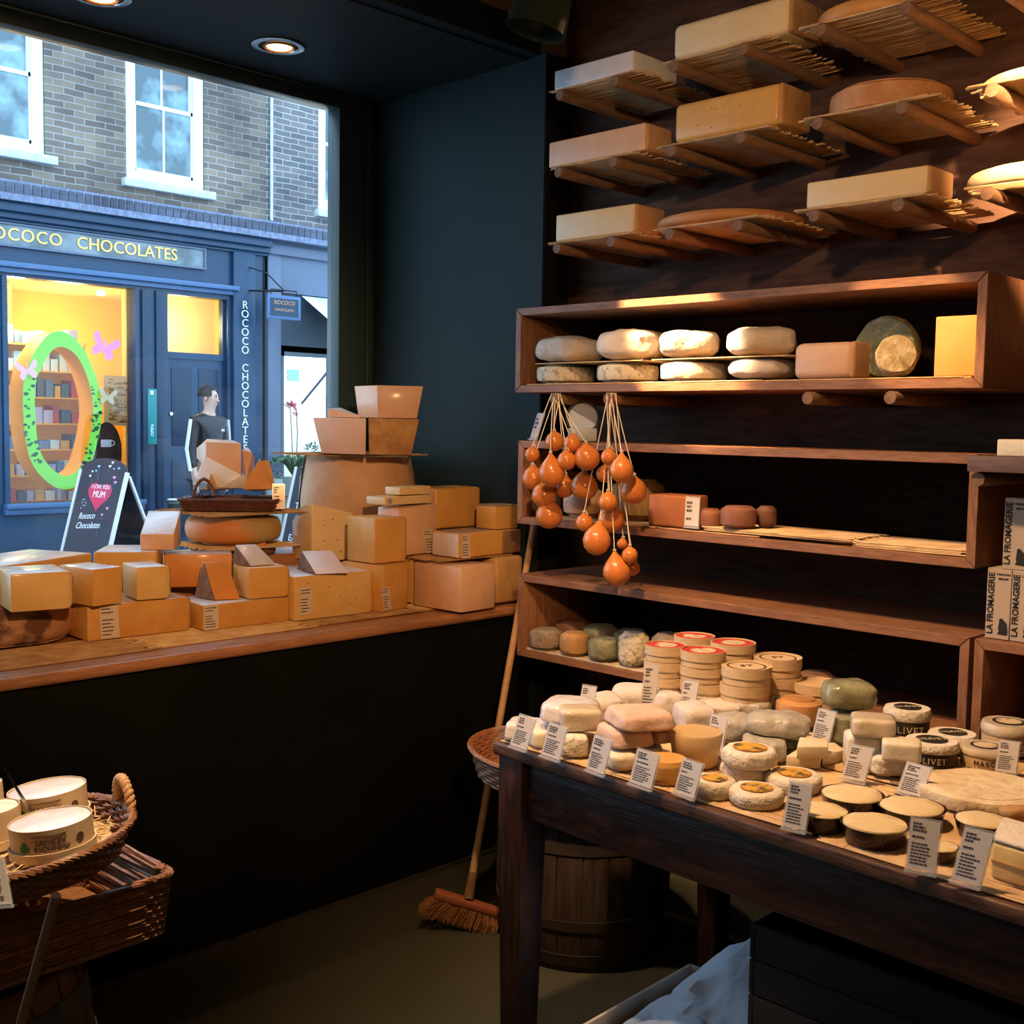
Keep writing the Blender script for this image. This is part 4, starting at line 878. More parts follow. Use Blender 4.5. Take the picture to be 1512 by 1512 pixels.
def bunch(L, px0, pegx, strx):
    for j, (px, py, r, dy, pear, lbl) in enumerate(L):
        y = 2.70+dy*1.3; c = PY(px, py, y); R = r*dep(c)/F
        t = thing('hanging_cheese', lbl+', tied with string', 'cheese', c, GB)
        if pear: P = [(0, -R), (R*.45, -R*.90), (R*.82, -R*.57), (R, -R*.05), (R*.93, R*.40), (R*.68, R*.80), (R*.40, R*1.10), (R*.22, R*1.32), (R*.13, R*1.45), (0, R*1.5)]
        else: P = [(0, -R)]+[(R*math.cos(a)*(1.02 if a < 0 else 1), R*math.sin(a)) for a in [-1.3+.26*k for k in range(10)]]+[(R*.35, R*.97), (R*.15, R*1.12), (0, R*1.14)]
        tp = R*(1.45 if pear else 1.12)
        ax = random.uniform(-.18, .18); Rm = Matrix.Rotation(ax, 3, V((fw.x, fw.y, 0)))
        bb = MB().lathe((0, 0, 0), P, 28); MB().add([c+Rm@v for v in bb.v], bb.f).build('body', MC['provola'], t, smooth=80)
        q = c+Rm@V((0, 0, tp)); sx = strx[j % len(strx)]; top = V((pegx+sx, YF-.006+.010*(j % 3-1), 1.632+.019))
        knot = q+V((0, 0, R*.12)); s = MB()
        mid = knot.lerp(top, .5)+V((sx*.15, -.004, -.006*(j % 3)))
        pts = [q-V((0, 0, R*.1)), knot]+[((1-u)**2)*knot+2*u*(1-u)*mid+u*u*V((top.x, top.y, top.z)) for u in (.15, .3, .45, .6, .75, .9, 1)]
        s.tube(pts, .0016, 5)
        kk = [knot+V((.0045*math.cos(a*1.3), .0045*math.sin(a*1.3), .003*math.sin(a*2.1))) for a in range(9)]; s.tube(kk, .0017, 5)
        if j % 3 == 0: s.tube([knot, knot+V((.012, -.006, .004)), knot+V((.020, -.006, -.008))], .0014, 4)
        s.build('string', MC['string'], t, smooth=60)
for L, px_, sx in ((left, PXs[0], (-.012, -.004, .006, .014)), (right, PXs[1], (-.006, .002, .008, .014, .0))): bunch(L, 0, px_, sx)
# ================================================================ the table
TH = .80
def tl(x, off=0): return 1.9014-.0476*(x+1.917)+off          # front edge line
tx0, tx1 = -1.925, .25
t = thing('display_table', 'long dark wooden table with square legs and deep apron covered in soft cheeses', 'table', ((tx0+tx1)/2, 2.3, 0))
tu = V((1, -.0476, 0)).normalized(); tn = V((.0476, 1, 0)).normalized(); T0 = V((tx0, tl(tx0), 0))
def tp(a, b): return T0+tu*a+tn*b
TL, TD = 2.17, .86
b = MB(); b.prism([(tp(0, 0).x, tp(0, 0).y), (tp(TL, 0).x, tp(TL, 0).y), (tp(TL, TD).x, tp(TL, TD).y), (tp(0, TD).x, tp(0, TD).y)], TH-.030, TH)
b.build('tabletop', MC['table_top'], t, bevel=.006, seg=3)
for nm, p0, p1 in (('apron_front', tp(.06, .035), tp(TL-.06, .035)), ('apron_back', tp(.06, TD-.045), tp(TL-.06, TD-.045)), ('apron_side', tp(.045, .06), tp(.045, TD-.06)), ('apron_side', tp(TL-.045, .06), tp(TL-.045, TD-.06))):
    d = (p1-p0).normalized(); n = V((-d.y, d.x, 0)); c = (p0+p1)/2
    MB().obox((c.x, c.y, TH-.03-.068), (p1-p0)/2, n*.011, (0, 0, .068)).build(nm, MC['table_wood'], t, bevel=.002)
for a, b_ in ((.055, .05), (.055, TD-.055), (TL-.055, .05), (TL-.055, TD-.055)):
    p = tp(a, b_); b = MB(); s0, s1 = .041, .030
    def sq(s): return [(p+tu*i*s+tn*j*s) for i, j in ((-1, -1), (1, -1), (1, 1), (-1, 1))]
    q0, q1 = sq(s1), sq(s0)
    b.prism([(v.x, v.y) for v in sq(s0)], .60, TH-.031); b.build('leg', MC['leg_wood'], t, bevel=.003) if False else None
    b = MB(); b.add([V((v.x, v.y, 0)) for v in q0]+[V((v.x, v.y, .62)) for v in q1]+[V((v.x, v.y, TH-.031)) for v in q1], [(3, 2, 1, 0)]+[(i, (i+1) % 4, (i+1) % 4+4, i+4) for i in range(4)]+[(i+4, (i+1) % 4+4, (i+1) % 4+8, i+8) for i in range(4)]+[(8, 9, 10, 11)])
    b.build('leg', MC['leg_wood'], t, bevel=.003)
gm = 'straw mats on the display table'
for i in range(5):
    a0 = .03+i*.42
    for j in range(2):
        p = tp(a0, .012+j*.40+.01*(i % 2)); reeds('straw_mat', f'straw mat in the {["front", "back"][j]} row on the display table, {ordn[i]} from its left end', p, tu*.40, tn*.385, TH, n=50, r=.0029, group=gm, over=.022)
z = TH+.008; GT = 'soft cheeses on the display table'
zt = z
# wrapped cheeses at the left end
def pp(label, cx, yb, w, h, z=zt, mat='paper_white', depth=None, rot=0, name='cheese_parcel', n=5, nz=.005, taper=.0, group=GT, ns=30, fold=0, tilt=(0, 0)):
    return px_parcel(name, label, cx, yb, w, h, z, MC[mat], depth=depth, rot=rot, group=group, n=n, nz=nz, taper=taper, ns=ns, tilt=tilt)
pp('white wrapped cheese at the left corner of the table behind the first ticket', 776, 1098, 58, 27, mat='whitewrap', depth=.10, rot=-12, n=6, nz=.003, taper=.1)
pp('small cut white cheese between the first two tickets', 797, 1106, 36, 24, mat='paste_white', depth=.07, n=7, nz=.001, rot=25, taper=.08)
o, z1 = pp('lower white cheese under the film wrapped yellow one, right of the second ticket', 845, 1121, 42, 32, mat='bloom', depth=.09, n=7, nz=.002, rot=8, taper=.12)
o, zz = pp('lower white parcel under the big white wrapped one', 835, 1098, 66, 30, mat='whitewrap', depth=.12, rot=-5, z=zt)
c = PZ(835, 1092, zt)
o, z2 = pp('big white wrapped cheese topmost at the left end of the table', 842, 1075, 92, 30, z=max(zz, z1)+.003, mat='whitewrap', depth=.15, rot=-14, n=4.5, nz=.004, taper=.16)
o, z2 = pp('yellow film wrapped cheese block on top at the left end of the table', 856, 1083, 62, 33, z=max(zz, z1)+.002, mat='filmwrap', depth=.08, rot=4, n=6, nz=.002)
# pink paper stack
o, z1 = pp('yellowish wrapped cheese at the bottom of the pink paper stack', 913, 1142, 44, 27, mat='paste_white', depth=.09, n=4, nz=.004, rot=20)
o, z1b = pp('white wrapped cheese at the bottom of the pink paper stack, behind the third ticket', 945, 1130, 62, 24, mat='paper_white', depth=.13, n=5, rot=-5)
zz = max(z1, z1b)
o, z2 = pp('middle pink paper parcel with folded corner in the stack behind the third ticket', 922, 1110, 74, 26, z=zz+.002, mat='paper_pink', depth=.13, rot=16, n=5, nz=.005, taper=.15)
o, z2c = pp('folded pink parcel under the right end of the topmost pink parcel', 968, 1101, 50, 22, z=zz+.002, mat='paper_pink', depth=.12, rot=28, n=5)
o, z3 = pp('topmost big pink paper parcel on the display table', 944, 1084, 92, 25, z=max(z2, z2c)+.002, mat='paper_pink', depth=.14, rot=14, n=6, nz=.004, taper=.12)
# white parcels behind
pp('pink-white wrapped cheese behind the topmost pink parcel', 892, 1072, 56, 38, mat='paper_white', depth=.12, rot=10, taper=.15)
pp('cream wrapped long parcel at the back edge left of the red topped boxes', 940, 1054, 74, 34, mat='paper_white', depth=.11, rot=-8, n=4)
pp('pointed folded white parcel left of the shiny ticket', 985, 1062, 44, 34, mat='paper_white', depth=.09, rot=20, taper=.2)
pp('square folded paper parcel in front of the red topped boxes', 1024, 1086, 54, 38, mat='paper_white', depth=.12, rot=10, taper=.08)
pp('long flat wrapped parcel in front of the box stack with a ticket', 1060, 1070, 70, 26, mat='paper_white', depth=.10, rot=-10)
pp('greyish crinkled wrapped cheese with rounded end, left of the long crinkled parcel', 1085, 1104, 62, 38, mat='paper_wax', depth=.10, rot=12, n=3.6, nz=.007)
pp('dark leafy wrapped cheese under the long crinkled parcel', 1142, 1112, 78, 22, mat='paper_leaf', depth=.09, rot=-14, n=3, nz=.008)
c0 = zt+.036
pp('long crinkled wax paper parcel in the middle of the table', 1148, 1097, 92, 32, z=c0, mat='paper_wax', depth=.10, rot=-16, n=3.6, nz=.009)
pp('crinkled pale parcel end behind the long crinkled one', 1105, 1070, 64, 30, mat='paper_wax', depth=.08, rot=-16, n=4, nz=.006)
pp('whitish box shaped wrapped cheese behind the labelled octagonal cheeses', 1127, 1128, 64, 30, mat='paper_wax', depth=.10, rot=-10, n=6, nz=.003)
# waxy cut drum
def disc(name, label, cx, yb, wpx, hpx, z, mats, bulge=.02, rim=.3, nz=0, ns=40, seg=40, group=GT, topm=False, flare=None, cat='cheese'):
    c, R = rnd(cx, yb, wpx, z); h = hpx*dep(c)/F
    if flare:
        t = MB().lathe(c, [(R*flare*.9, 0), (R*flare, .004), (R*.99, h*.93), (R*.95, h), (0, h*.97)], seg, nz=nz, ns=ns).build(name, mats, smooth=50); tag(t, label, cat, group)
    else: t = drum(name, label, c, R, h, mats, group, bulge=bulge, rim=rim, nz=nz, ns=ns, seg=seg, topm=topm, cat=cat)
    return t, c, R, z+h
disc('cheese_round', 'tall waxy yellow cheese tapering downwards, in the middle of the front half of the table', 1026, 1140, 80, 50, z, M('waxy', (.80, .60, .32), (.72, .50, .24), 7, .3, .05, coat=.3), flare=.80)
disc('cheese_round', 'smooth yellow cheese round between the fourth and fifth tickets', 982, 1161, 66, 33, z, PYl, bulge=.0, rim=.1)
def labelled(label, cx, yb, w, h, z, seg=40, octa=False, lab_=True):
    c, R = rnd(cx, yb, w, z); hh = h*dep(c)/F; t = thing('labelled_cheese', label, 'cheese', c, 'white rind cheeses with round yellow labels')
    P = [(0, 0), (R*.9, 0), (R*.99, hh*.2), (R*1.01, hh*.5), (R*.98, hh*.82), (R*.88, hh), (0, hh)]
    MB().lathe(c, P, 9 if octa else 36, nz=.003 if not octa else .001, ns=45, rot=.3).build('rind', MC['bloom'], t, smooth=30 if octa else 60, bevel=.002 if octa else 0)
    if lab_:
        k = c+V((0, 0, hh+.0016))
        L = MB().lathe(k, [(0, 0), (R*.60, 0), (R*.60, .0008), (0, .0009)], 32).build('round_label', MC['orange_ring'], t)
        MB().lathe(k+V((0, 0, .001)), [(0, 0), (R*.55, 0), (R*.55, .0004), (0, .0005)], 32).build('label_print', MC['yellow_label'], L)
    return t, z+hh
labelled('flat white cheese with round yellow label behind the fifth ticket', 1054, 1183, 64, 24, z)
o, q = labelled('plain lower cheese of the octagonal pair', 1100, 1160, 76, 24, z, octa=True, lab_=False)
labelled('octagonal white cheese with yellow label, upper of its pair', 1106, 1140, 84, 24, q+.002, octa=True)
labelled('flat white cheese with round yellow label, foremost one left of the dark dishes', 1116, 1198, 80, 22, z)
labelled('flat white cheese with round yellow label, behind the ticket nearest the dark dishes', 1172, 1176, 82, 22, z)
# small wedges
def wedge(label, pts, z, h, mat, group='cut soft cheese wedges'):
    P = [PZ(a, b, z) for a, b in pts]; return tag(MB().prism([(p.x, p.y) for p in P], z, z+h).build('cheese_wedge', mat, bevel=.003, seg=2), label, 'cheese', group)
SW = M('softwedge', (.90, .80, .60), (.84, .70, .46), 14, .5, .2, bscale=70)
wedge('white cheese wedge lying flat, lower left of three wedges', [(1160, 1133), (1211, 1136), (1212, 1122), (1180, 1120)], z, .026, SW)
wedge('white cheese wedge at the right of three wedges', [(1214, 1131), (1247, 1124), (1232, 1112), (1212, 1114)], z, .026, SW)
wedge('white cheese wedge resting on top of the two other wedges', [(1176, 1121), (1222, 1121), (1222, 1108), (1180, 1106)], z+.028, .028, SW)
# wooden boxes
def woodbox(label, cx, yb, w, h, z, lid='plain', n=1, group='round thin wood cheese boxes', R=None, c=None):
    if c is None: c, R_ = rnd(cx, yb, w, z); R = R or R_
    hh = h*dep(c)/F if h > 1 else h; out = []
    c = V((c.x, c.y, z)); t = thing('cheese_box', label, 'box', c, group)
    MB().lathe(c, [(0, 0), (R*.955, 0), (R*.955, hh*.55), (0, hh*.55)], 40).build('tray', MC['poplar'], t)
    MB().lathe(c, [(R*.965, hh*.42), (R, hh*.42), (R, hh), (R*.97, hh), (R*.97, hh*.93), (0, hh*.93), (0, hh*.90), (R*.965, hh*.9), (R*.965, hh*.42)], 40).build('lid', MC['poplar'], t)
    if lid == 'red':
        L = MB().lathe(c+V((0, 0, hh*.93)), [(0, 0), (R*.93, 0), (R*.93, .0006), (0, .0007)], 36).build('printed_label', MC['redlab'], t); lab(L, 'red printed label')
        MB().lathe(c+V((0, 0, hh*.93+.0008)), [(0, 0), (R*.55, 0), (R*.5, .0004), (0, .0005)], 28, nz=.004, ns=60).build('label_picture', MC['cream_label'], L)
    if lid == 'black':
        L = MB().lathe(c+V((0, 0, hh*.93)), [(R*.70, 0), (R*.78, 0), (R*.78, .0005), (R*.70, .0005), (R*.70, 0)], 40).build('printed_ring', MC['dark_label'], t)
        text('ST', R*.5, c+V((0, 0, hh*.93+.0006))+rt*0, rt, V((fw.x, fw.y, 0)), MC['dark_label'], L)
    return t, z+hh, c, R
def stack(lbl, cx, yb, w, h, n, lid, z=z, jit=.003):
    zz = z; c = R = None
    c, R = rnd(cx, yb, w, z)
    names = ['lowest', 'second', 'third', 'fourth', 'fifth']
    for i in range(n):
        top = i == n-1
        k = V((c.x+random.uniform(-jit, jit), c.y+random.uniform(-jit, jit), zz))
        t, zz, _, _ = woodbox(('topmost box ' if top else f'{names[i]} box from the bottom ')+lbl, 0, 0, 0, h*dep(c)/F, zz, lid if top else 'plain', c=k, R=R); zz += .0012
    return zz
stack('of the left stack of red labelled wood boxes', 980, 1049, 61, 22.5, 4, 'red')
stack('of the front stack of red labelled boxes, behind a ticket', 1036, 1058, 67, 22.5, 4, 'red')
stack('of the back left stack of red labelled wood boxes', 1024, 1034, 60, 22, 4, 'red')
stack('of the back right stack of red labelled wood boxes', 1080, 1046, 66, 22.5, 4, 'red')
stack('of the pale ring printed stack before the red stacks', 1100, 1069, 74, 26, 3, 'black')
stack('of the pale back stack right of the red stacks', 1147, 1056, 70, 26, 3, 'black')
stack('of the plain pale pair behind the orange cheese', 1208, 1064, 74, 24, 2, 'plain')
disc('cheese_round', 'shiny orange film wrapped round cheese beside the pale wood boxes', 1178, 1080, 66, 42, z, M('orangefilm', (.78, .42, .18), (.66, .32, .12), 9, .2, .2, coat=.6), rim=.4)
o, c, R, q = disc('cheese_round', 'lower green-grey mouldy cylinder under the film wrapped green one', 1244, 1103, 56, 46, z, M('greenmould', (.40, .40, .26), (.24, .24, .15), 40, .5, .5, coat=.3), rim=.3, nz=.002)
blob('cheese_round', 'shiny film wrapped green-grey cheese, upper one left of the dark tins', (c.x, c.y+.02, q+.002), (.125, .10, .070), YAW, M('greenfilm', (.42, .42, .26), (.22, .23, .13), 26, .15, .4, coat=.8), group=GT, n=3, nz=.004, ns=40)
# yellow bricks
o, q1 = pp('small yellow cheese brick behind the ticket in front of the dark tins', 1272, 1143, 52, 56, mat='paste_white', depth=.07, n=8, nz=.001, rot=-8, name='cheese_brick')
o, q2 = pp('crusty white cheese cake under the two bricks near the tall ticket', 1312, 1152, 60, 32, mat='bloom', depth=.09, n=4, nz=.005, rot=-12, name='cheese_brick')
pp('pale cheese brick tilted to the right, on the crusty cake', 1330, 1128, 56, 30, z=q2+.002, mat='paste_white', depth=.07, n=8, nz=.001, rot=-18, name='cheese_brick')
pp('shiny film wrapped yellow brick topmost beside the dark tins', 1288, 1092, 64, 28, z=q1+.002, mat='filmwrap', depth=.09, n=7, nz=.001, rot=-14, name='cheese_brick')
# dark rimmed tubs with lettering
def tub(label, cx, yb, w, h, z, txt, side='dark_label', ink='cream_label', lidlab=True):
    c, R = rnd(cx, yb, w, z); hh = h*dep(c)/F; t = thing('cheese_tub', label, 'tub', c, 'round cheese tubs with printed lids')
    MB().lathe(c, [(0, 0), (R*.93, 0), (R*.95, hh*.62), (0, hh*.62)], 40).build('band', MC[side], t)
    MB().lathe(c, [(0, hh*.60), (R*.96, hh*.60), (R, hh*.66), (R, hh*.86), (R*.93, hh), (0, hh)], 40, nz=.001, ns=60).build('lid', MC['bloom'] if side != 'poplar' else MC['filmwrap'], t)
    k = c+V((0, 0, hh+.0012))
    L = MB().lathe(k, [(0, 0), (R*.58, 0), (R*.58, .0006), (0, .0007)], 32).build('lid_label', MC['dark_label'], t)
    if side == 'poplar': MB().lathe(k+V((0, 0, .0008)), [(0, 0), (R*.46, 0), (R*.46, .0003), (0, .0004)], 32).build('label_picture', MC['cream_label'], L)
    else: text(txt, R*.36, k+V((0, 0, .001)), rt, V((fw.x, fw.y, 0)), MC[ink], L)
    fv = c-vdir(c)*R
    text(txt, hh*.36, V((fv.x, fv.y, c.z+hh*.30)), rt, (0, 0, 1), MC[ink] if side != 'poplar' else MC['dark_label'], t, cyl=(c, R*.955), spacing=1.15)
    return t, z+hh
tub('dark banded tub lettered OLIVET at the back, beside the film wrapped yellow brick', 1338, 1092, 68, 40, z, 'OLIVET')
tub('dark banded OLIVET tub in front, left of the big white wheel', 1374, 1136, 78, 34, z, 'OLIVET')
tub('dark banded OLIVET tub behind, between the front one and the amber jars', 1405, 1118, 70, 28, z, 'OLIVET')
tub('lower amber tub with round picture label, behind the big white wheel', 1453, 1138, 72, 28, z, 'MARC', side='poplar')
tub('amber tub lettered MARC with foil lid at the right edge', 1487, 1117, 78, 42, z, 'MARC', side='poplar')
# big brie
c, R = rnd(1445, 1208, 178, z); hh = .034
drum('brie_cheese', 'big flat white brie wheel on the right part of the table', c, R, hh, M('brie', (.90, .77, .54), (.78, .58, .34), 30, .75, .9, bscale=30, ramp=(.4, .72)), GT, bulge=.01, rim=.5, nz=.006, ns=16, seg=64)
pp('rough brown crusted lump under the right edge of the big brie', 1500, 1222, 44, 26, mat='rind_gold', depth=.03, n=3, nz=.006, name='cheese_piece')
# brie wedge at right
P = [PZ(a, b, z) for a, b in ((1462, 1296), (1540, 1322), (1570, 1290), (1478, 1262))]
t = thing('brie_wedge', 'thick cut brie wedge with oozing centre at the lower right of the table', 'cheese', (P[0]+P[2])/2, GT)
MB().prism([(p.x, p.y) for p in P], z, z+.062).build('paste', M('briepaste', (.86, .66, .30), (.78, .56, .22), 20, .35, .3), t, bevel=.006, seg=3, nz=.003, ns=60)
MB().prism([(p.x, p.y) for p in P], z+.0625, z+.070).build('rind', MC['bloom'], t, bevel=.004, seg=2)
MB().obox((P[0]+P[1])/2+V((0, 0, .031))+tn*-.001, (P[1]-P[0])*.49, tn*.001, (0, 0, .002)).build('centre_line', MC['rind_gold'], t)
# dark dishes of creamy cheese
def dish(label, cx, yb, w, h):
    c, R = rnd(cx, yb, w*.80, z); R = w/2*dep(c)/F; hh = h*dep(c)/F; t = thing('cheese_dish', label, 'dish', c, 'dark round dishes filled with creamy cheese')
    MB().lathe(c, [(0, 0), (R*.80, 0), (R*.84, .003), (R*.97, hh*.92), (R, hh), (R*.965, hh*.99), (R*.93, hh*.80), (0, hh*.78)], 44).build('dish', MC['terracotta_dark'], t, smooth=50)
    MB().lathe(c, [(0, hh*.79), (R*.90, hh*.79), (R*.925, hh*.93), (R*.89, hh*1.04), (R*.5, hh*1.08), (0, hh*1.07)], 44, nz=.002, ns=50).build('creamy_cheese', MC['cream'], t, smooth=60)
for lbl, cx, yb, w, h in (('of the two, left one touching the ticket', 1212, 1232, 82, 26), ('behind, nearest to the tall ticket', 1257, 1207, 94, 24), ('foremost big one in the middle', 1290, 1256, 100, 28), ('right of the middle one, in front of the brie', 1345, 1226, 98, 24), ('beside the cut brie wedge', 1450, 1244, 82, 24), ('small, mostly hidden behind the ticket', 1386, 1276, 56, 20)):
    dish('dark brown dish of creamy cheese '+lbl, cx, yb, w, h)
# tickets
for a in (('first ticket at the left corner of the table', 751, 1103, 777, 1112, 1051, 14), ('second ticket from the left table corner', 797, 1117, 826, 1127, 1064, 10), ('third ticket, in front of the pink paper stack', 864, 1138, 892, 1149, 1082, 9), ('fourth ticket, before the smooth yellow round', 927, 1158, 962, 1170, 1102, 9),
  ('fifth ticket, before the flat labelled cheese', 993, 1172, 1025, 1184, 1116, 10), ('sixth ticket along the front edge, before the dark dishes', 1153, 1224, 1190, 1233, 1151, 6), ('seventh ticket, big upright one before the small hidden dish', 1335, 1286, 1383, 1296, 1206, 3), ('eighth ticket at the front edge beside the brie wedge', 1402, 1303, 1448, 1316, 1217, 14),
  ('tall ticket in front of the yellow bricks', 1240, 1152, 1277, 1160, 1097, 10), ('tall ticket standing left of the big brie', 1322, 1171, 1361, 1182, 1122, 11), ('ticket in front of the green mouldy cylinder', 1196, 1095, 1224, 1102, 1044, 7), ('ticket in front of the orange film wrapped cheese', 1133, 1056, 1160, 1062, 1026, 4)):
    cardpx(a[0], *a[1:6], z+.0005, dxpx=a[6])
zc = z+.045
cardpx('ticket stuck in front of the pale wood box stack', 1000, 1058, 1024, 1062, 1003, z+.001, dxpx=5)
cardpx('ticket before the left stack of red labelled boxes', 943, 1054, 966, 1056, 980, z+.001, dxpx=6)
cardpx('ticket at the back edge behind the big white wrapped cheese', 850, 1064, 872, 1068, 1010, z+.001, dxpx=6)
cardpx('ticket half sunk between the crinkled parcels', 1040, 1108, 1066, 1116, 1052, z+.001, dxpx=4)
cardpx('ticket in front of the amber tubs', 1468, 1142, 1501, 1147, 1092, z+.001, dxpx=3)
a = PZ(974, 1064, z+.04); 
# ================================================================ behind and under the table
def barrel(label, c, Rb, h, mat, hoops, group=None, hoopm='hoop_dark'):
    c = V(c); t = thing('barrel', label, 'barrel', c, group)
    prof = lambda u: Rb*(1-.14*(2*u-1)**2)
    n = 22; b = MB()
    for k in range(n):
        a0, a1 = 2*math.pi*k/n+.010, 2*math.pi*(k+1)/n-.010; vs = []; fs = []
        for i in range(13):
            u = i/12; r = prof(u)
            for a in (a0, (a0+a1)/2, a1): vs.append(c+V((math.cos(a)*r, math.sin(a)*r, h*u)))
        for i in range(12):
            for j in range(2): q = i*3+j; fs.append((q, q+1, q+4, q+3))
        b.add(vs, fs)
    b.lathe(c, [(0, .01), (prof(0)*.98, .01), (prof(0)*.985, 0)]+[(prof(u)*.985, h*u) for u in [i/8 for i in range(9)]]+[(prof(1)*.9, h), (prof(1)*.9, h-.02), (0, h-.02)], 44)
    b.build('staves', mat, t, smooth=30)
    for u, w in hoops: MB().lathe(c, [(prof(u)+.0005, h*u), (prof(u)+.004, h*u), (prof(u+w/h)+.004, h*u+w), (prof(u+w/h)+.0005, h*u+w)], 44).build('hoop', MC[hoopm], t)
    return t
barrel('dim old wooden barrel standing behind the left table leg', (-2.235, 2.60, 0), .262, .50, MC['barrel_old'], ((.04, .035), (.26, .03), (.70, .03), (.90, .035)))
wb = wicker_tray('wicker_basket', 'round two-tone wicker basket on the barrel behind the left end of the table', (-2.245, 2.53), .29, .23, .502, .085, 0, M('wicker_mix', (.46, .20, .09), (.50, .42, .36), 3, .5, ramp=(.45, .55)), rows=7, flare=.03, round_=True, rimr=.007)
# broom
hd = V((-2.60, 2.46, .0)); ax = V((.36, .03, 0)).normalized(); t = thing('broom', 'broom with long pale handle and red-brown bristle head leaning in the corner', 'broom', hd)
bt = PZ(686, 1352, .02); ctr = PD(690, 1330, dep(bt)-.06); ctr.z = .085; ax = (rt*.95+V((0, 0, -.30))).normalized(); nn = ax.cross(vdir(ctr)).normalized(); ff = ax.cross(nn).normalized()
MB().obox(ctr+nn*-.0, ax*.105, nn*.011, ff*.022).build('head_block', MC['broom_wood'], t, bevel=.006)
dn = -nn if nn.z > 0 else nn; b = MB()
for i in range(620):
    u, w = random.uniform(-1, 1), random.uniform(-1, 1); p = ctr+ax*u*.10+ff*w*.018+dn*.010; q = p+dn*random.uniform(.050, .064)+ax*(u*.028-.012)+ff*(w*.014)
    b.tube([p, p.lerp(q, .5)+ax*u*.006, q], [.0016, .0014, .0008], 3, caps=False)
mz = min(v.z for v in b.v)
for v in b.v: v.z = max(v.z, .0015)
b.build('bristles', MC['bristle'], t, smooth=0)
s0 = ctr-dn*.010; top = V((-2.84, 3.05, 1.25)); top = V((-2.878, 3.045, 1.22)); s1 = s0.lerp(top, .05)
MB().tube([s0, s0.lerp(top, .06)], [.016, .0135], 14).build('socket', MC['rind_brown'], t)
MB().tube([s0.lerp(top, .045), top], [.0125, .0115], 14).build('handle', MC['handle_wood'], t)
# cardboard box with blue paper below the table
zc = .20; p1, p2 = PZ(866, 1511, zc), PZ(1019, 1424, zc); d = (p2-p1).normalized(); n = V((d.y, -d.x, 0)); L = (p2-p1).length; Wd = .42
t = thing('cardboard_box', 'open pale cardboard box lined with crumpled blue-white paper on the floor under the table', 'box', ((p1+n*.17+d*L/2).x, (p1+n*.17+d*L/2).y, 0)); p1 = p1-d*.14; L += .14
def wl(a, b_, z0, z1, th=.004): dd = (b_-a).normalized(); m_ = V((-dd.y, dd.x, 0)); c_ = (a+b_)/2; return MB().obox((c_.x, c_.y, (z0+z1)/2), (b_-a)/2, m_*th, (0, 0, (z1-z0)/2))
q = [p1, p1+d*L, p1+d*L+n*Wd, p1+n*Wd]
for i in range(4): wl(q[i], q[(i+1) % 4], .002, zc).build('side_panel', MC['cardboard_white'], t)
cb = (q[0]+q[2])/2; MB().obox((cb.x, cb.y, .004), d*L/2, n*Wd/2, (0, 0, .003)).build('bottom', MC['cardboard'], t)
b = MB(); N = 44; vs = []
for i in range(N+1):
    for j in range(N+1):
        u, v = i/N, j/N; p = p1+d*L*(.03+.94*u)+n*Wd*(.08+.90*v); e = min(u, v, 1-u, 1-v)
        hh = .160+.050*min(1, v*4)+.02*u+.16*(max(0, u-.25)/.75)**1.5*min(1, v*1.6)+.020*noise.noise(V((u*7, v*7, 2)))+.03*abs(noise.noise(V((u*4+3, v*4, 5))))-.012*abs(noise.noise(V((u*15, v*13, 3))))
        vs.append(V((p.x, p.y, max(hh, .03)))+V((noise.noise(V((u*8, v*8, 9)))*.006, noise.noise(V((u*8, v*8, 4)))*.006, 0)))
b.add(vs, [(i*(N+1)+j, (i+1)*(N+1)+j, (i+1)*(N+1)+j+1, i*(N+1)+j+1) for i in range(N) for j in range(N)])
o = b.build('paper', MC['blue_paper'], t, smooth=30); lab(o, 'crumpled blue-white paper')
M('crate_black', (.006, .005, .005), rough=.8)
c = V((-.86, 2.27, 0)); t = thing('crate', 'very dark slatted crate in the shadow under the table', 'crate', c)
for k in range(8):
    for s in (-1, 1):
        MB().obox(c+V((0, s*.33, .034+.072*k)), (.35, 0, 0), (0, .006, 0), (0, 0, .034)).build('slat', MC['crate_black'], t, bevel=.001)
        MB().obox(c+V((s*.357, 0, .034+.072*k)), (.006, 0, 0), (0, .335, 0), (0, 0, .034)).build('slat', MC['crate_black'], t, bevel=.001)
# ================================================================ baskets on the barrel at lower left
bc = D2 = PD(-85, 1400, 2.06); bc.z = 0
BT = .608
barrel('wooden barrel with grey hoops at the lower left carrying the wicker baskets', (bc.x, bc.y, 0), .262, BT-.03, MC['barrel_wood'], ((.04, .04), (.22, .03), (.66, .035), (.84, .055)), hoopm='hoop')
def corner_basket():
    zr = .705; c1 = PZ(241, 1287, zr); a = PZ(62, 1341, zr); bk = PZ(112, 1243, zr)
    d1 = (a-c1).normalized(); d2 = V((-d1.y, d1.x, 0)); d2 = d2 if d2.dot(bk-c1) > 0 else -d2
    ctr = c1+d1*.20+d2*.165
    return wicker_tray('wicker_basket', 'square dark wicker basket with pointed corner on the barrel, under the round one', (ctr.x, ctr.y), .205, .165, BT-.025, zr-BT+.02, math.atan2(d1.y, d1.x), MC['wicker'], rows=9, flare=.012, rimr=.0065), ctr
wq, qc = corner_basket()
PRE = {o.name for o in bpy.data.objects}; zf = .757; _a, _b = rnd(84, 1282, 116, .80)[0], rnd(78, 1233, 110, .80)[0]; rc = (_a+_b)/2-V((rt.x, rt.y, 0))*.10-vdir(_a)*.035; rc = V((rc.x, rc.y, 0))
R0 = .208
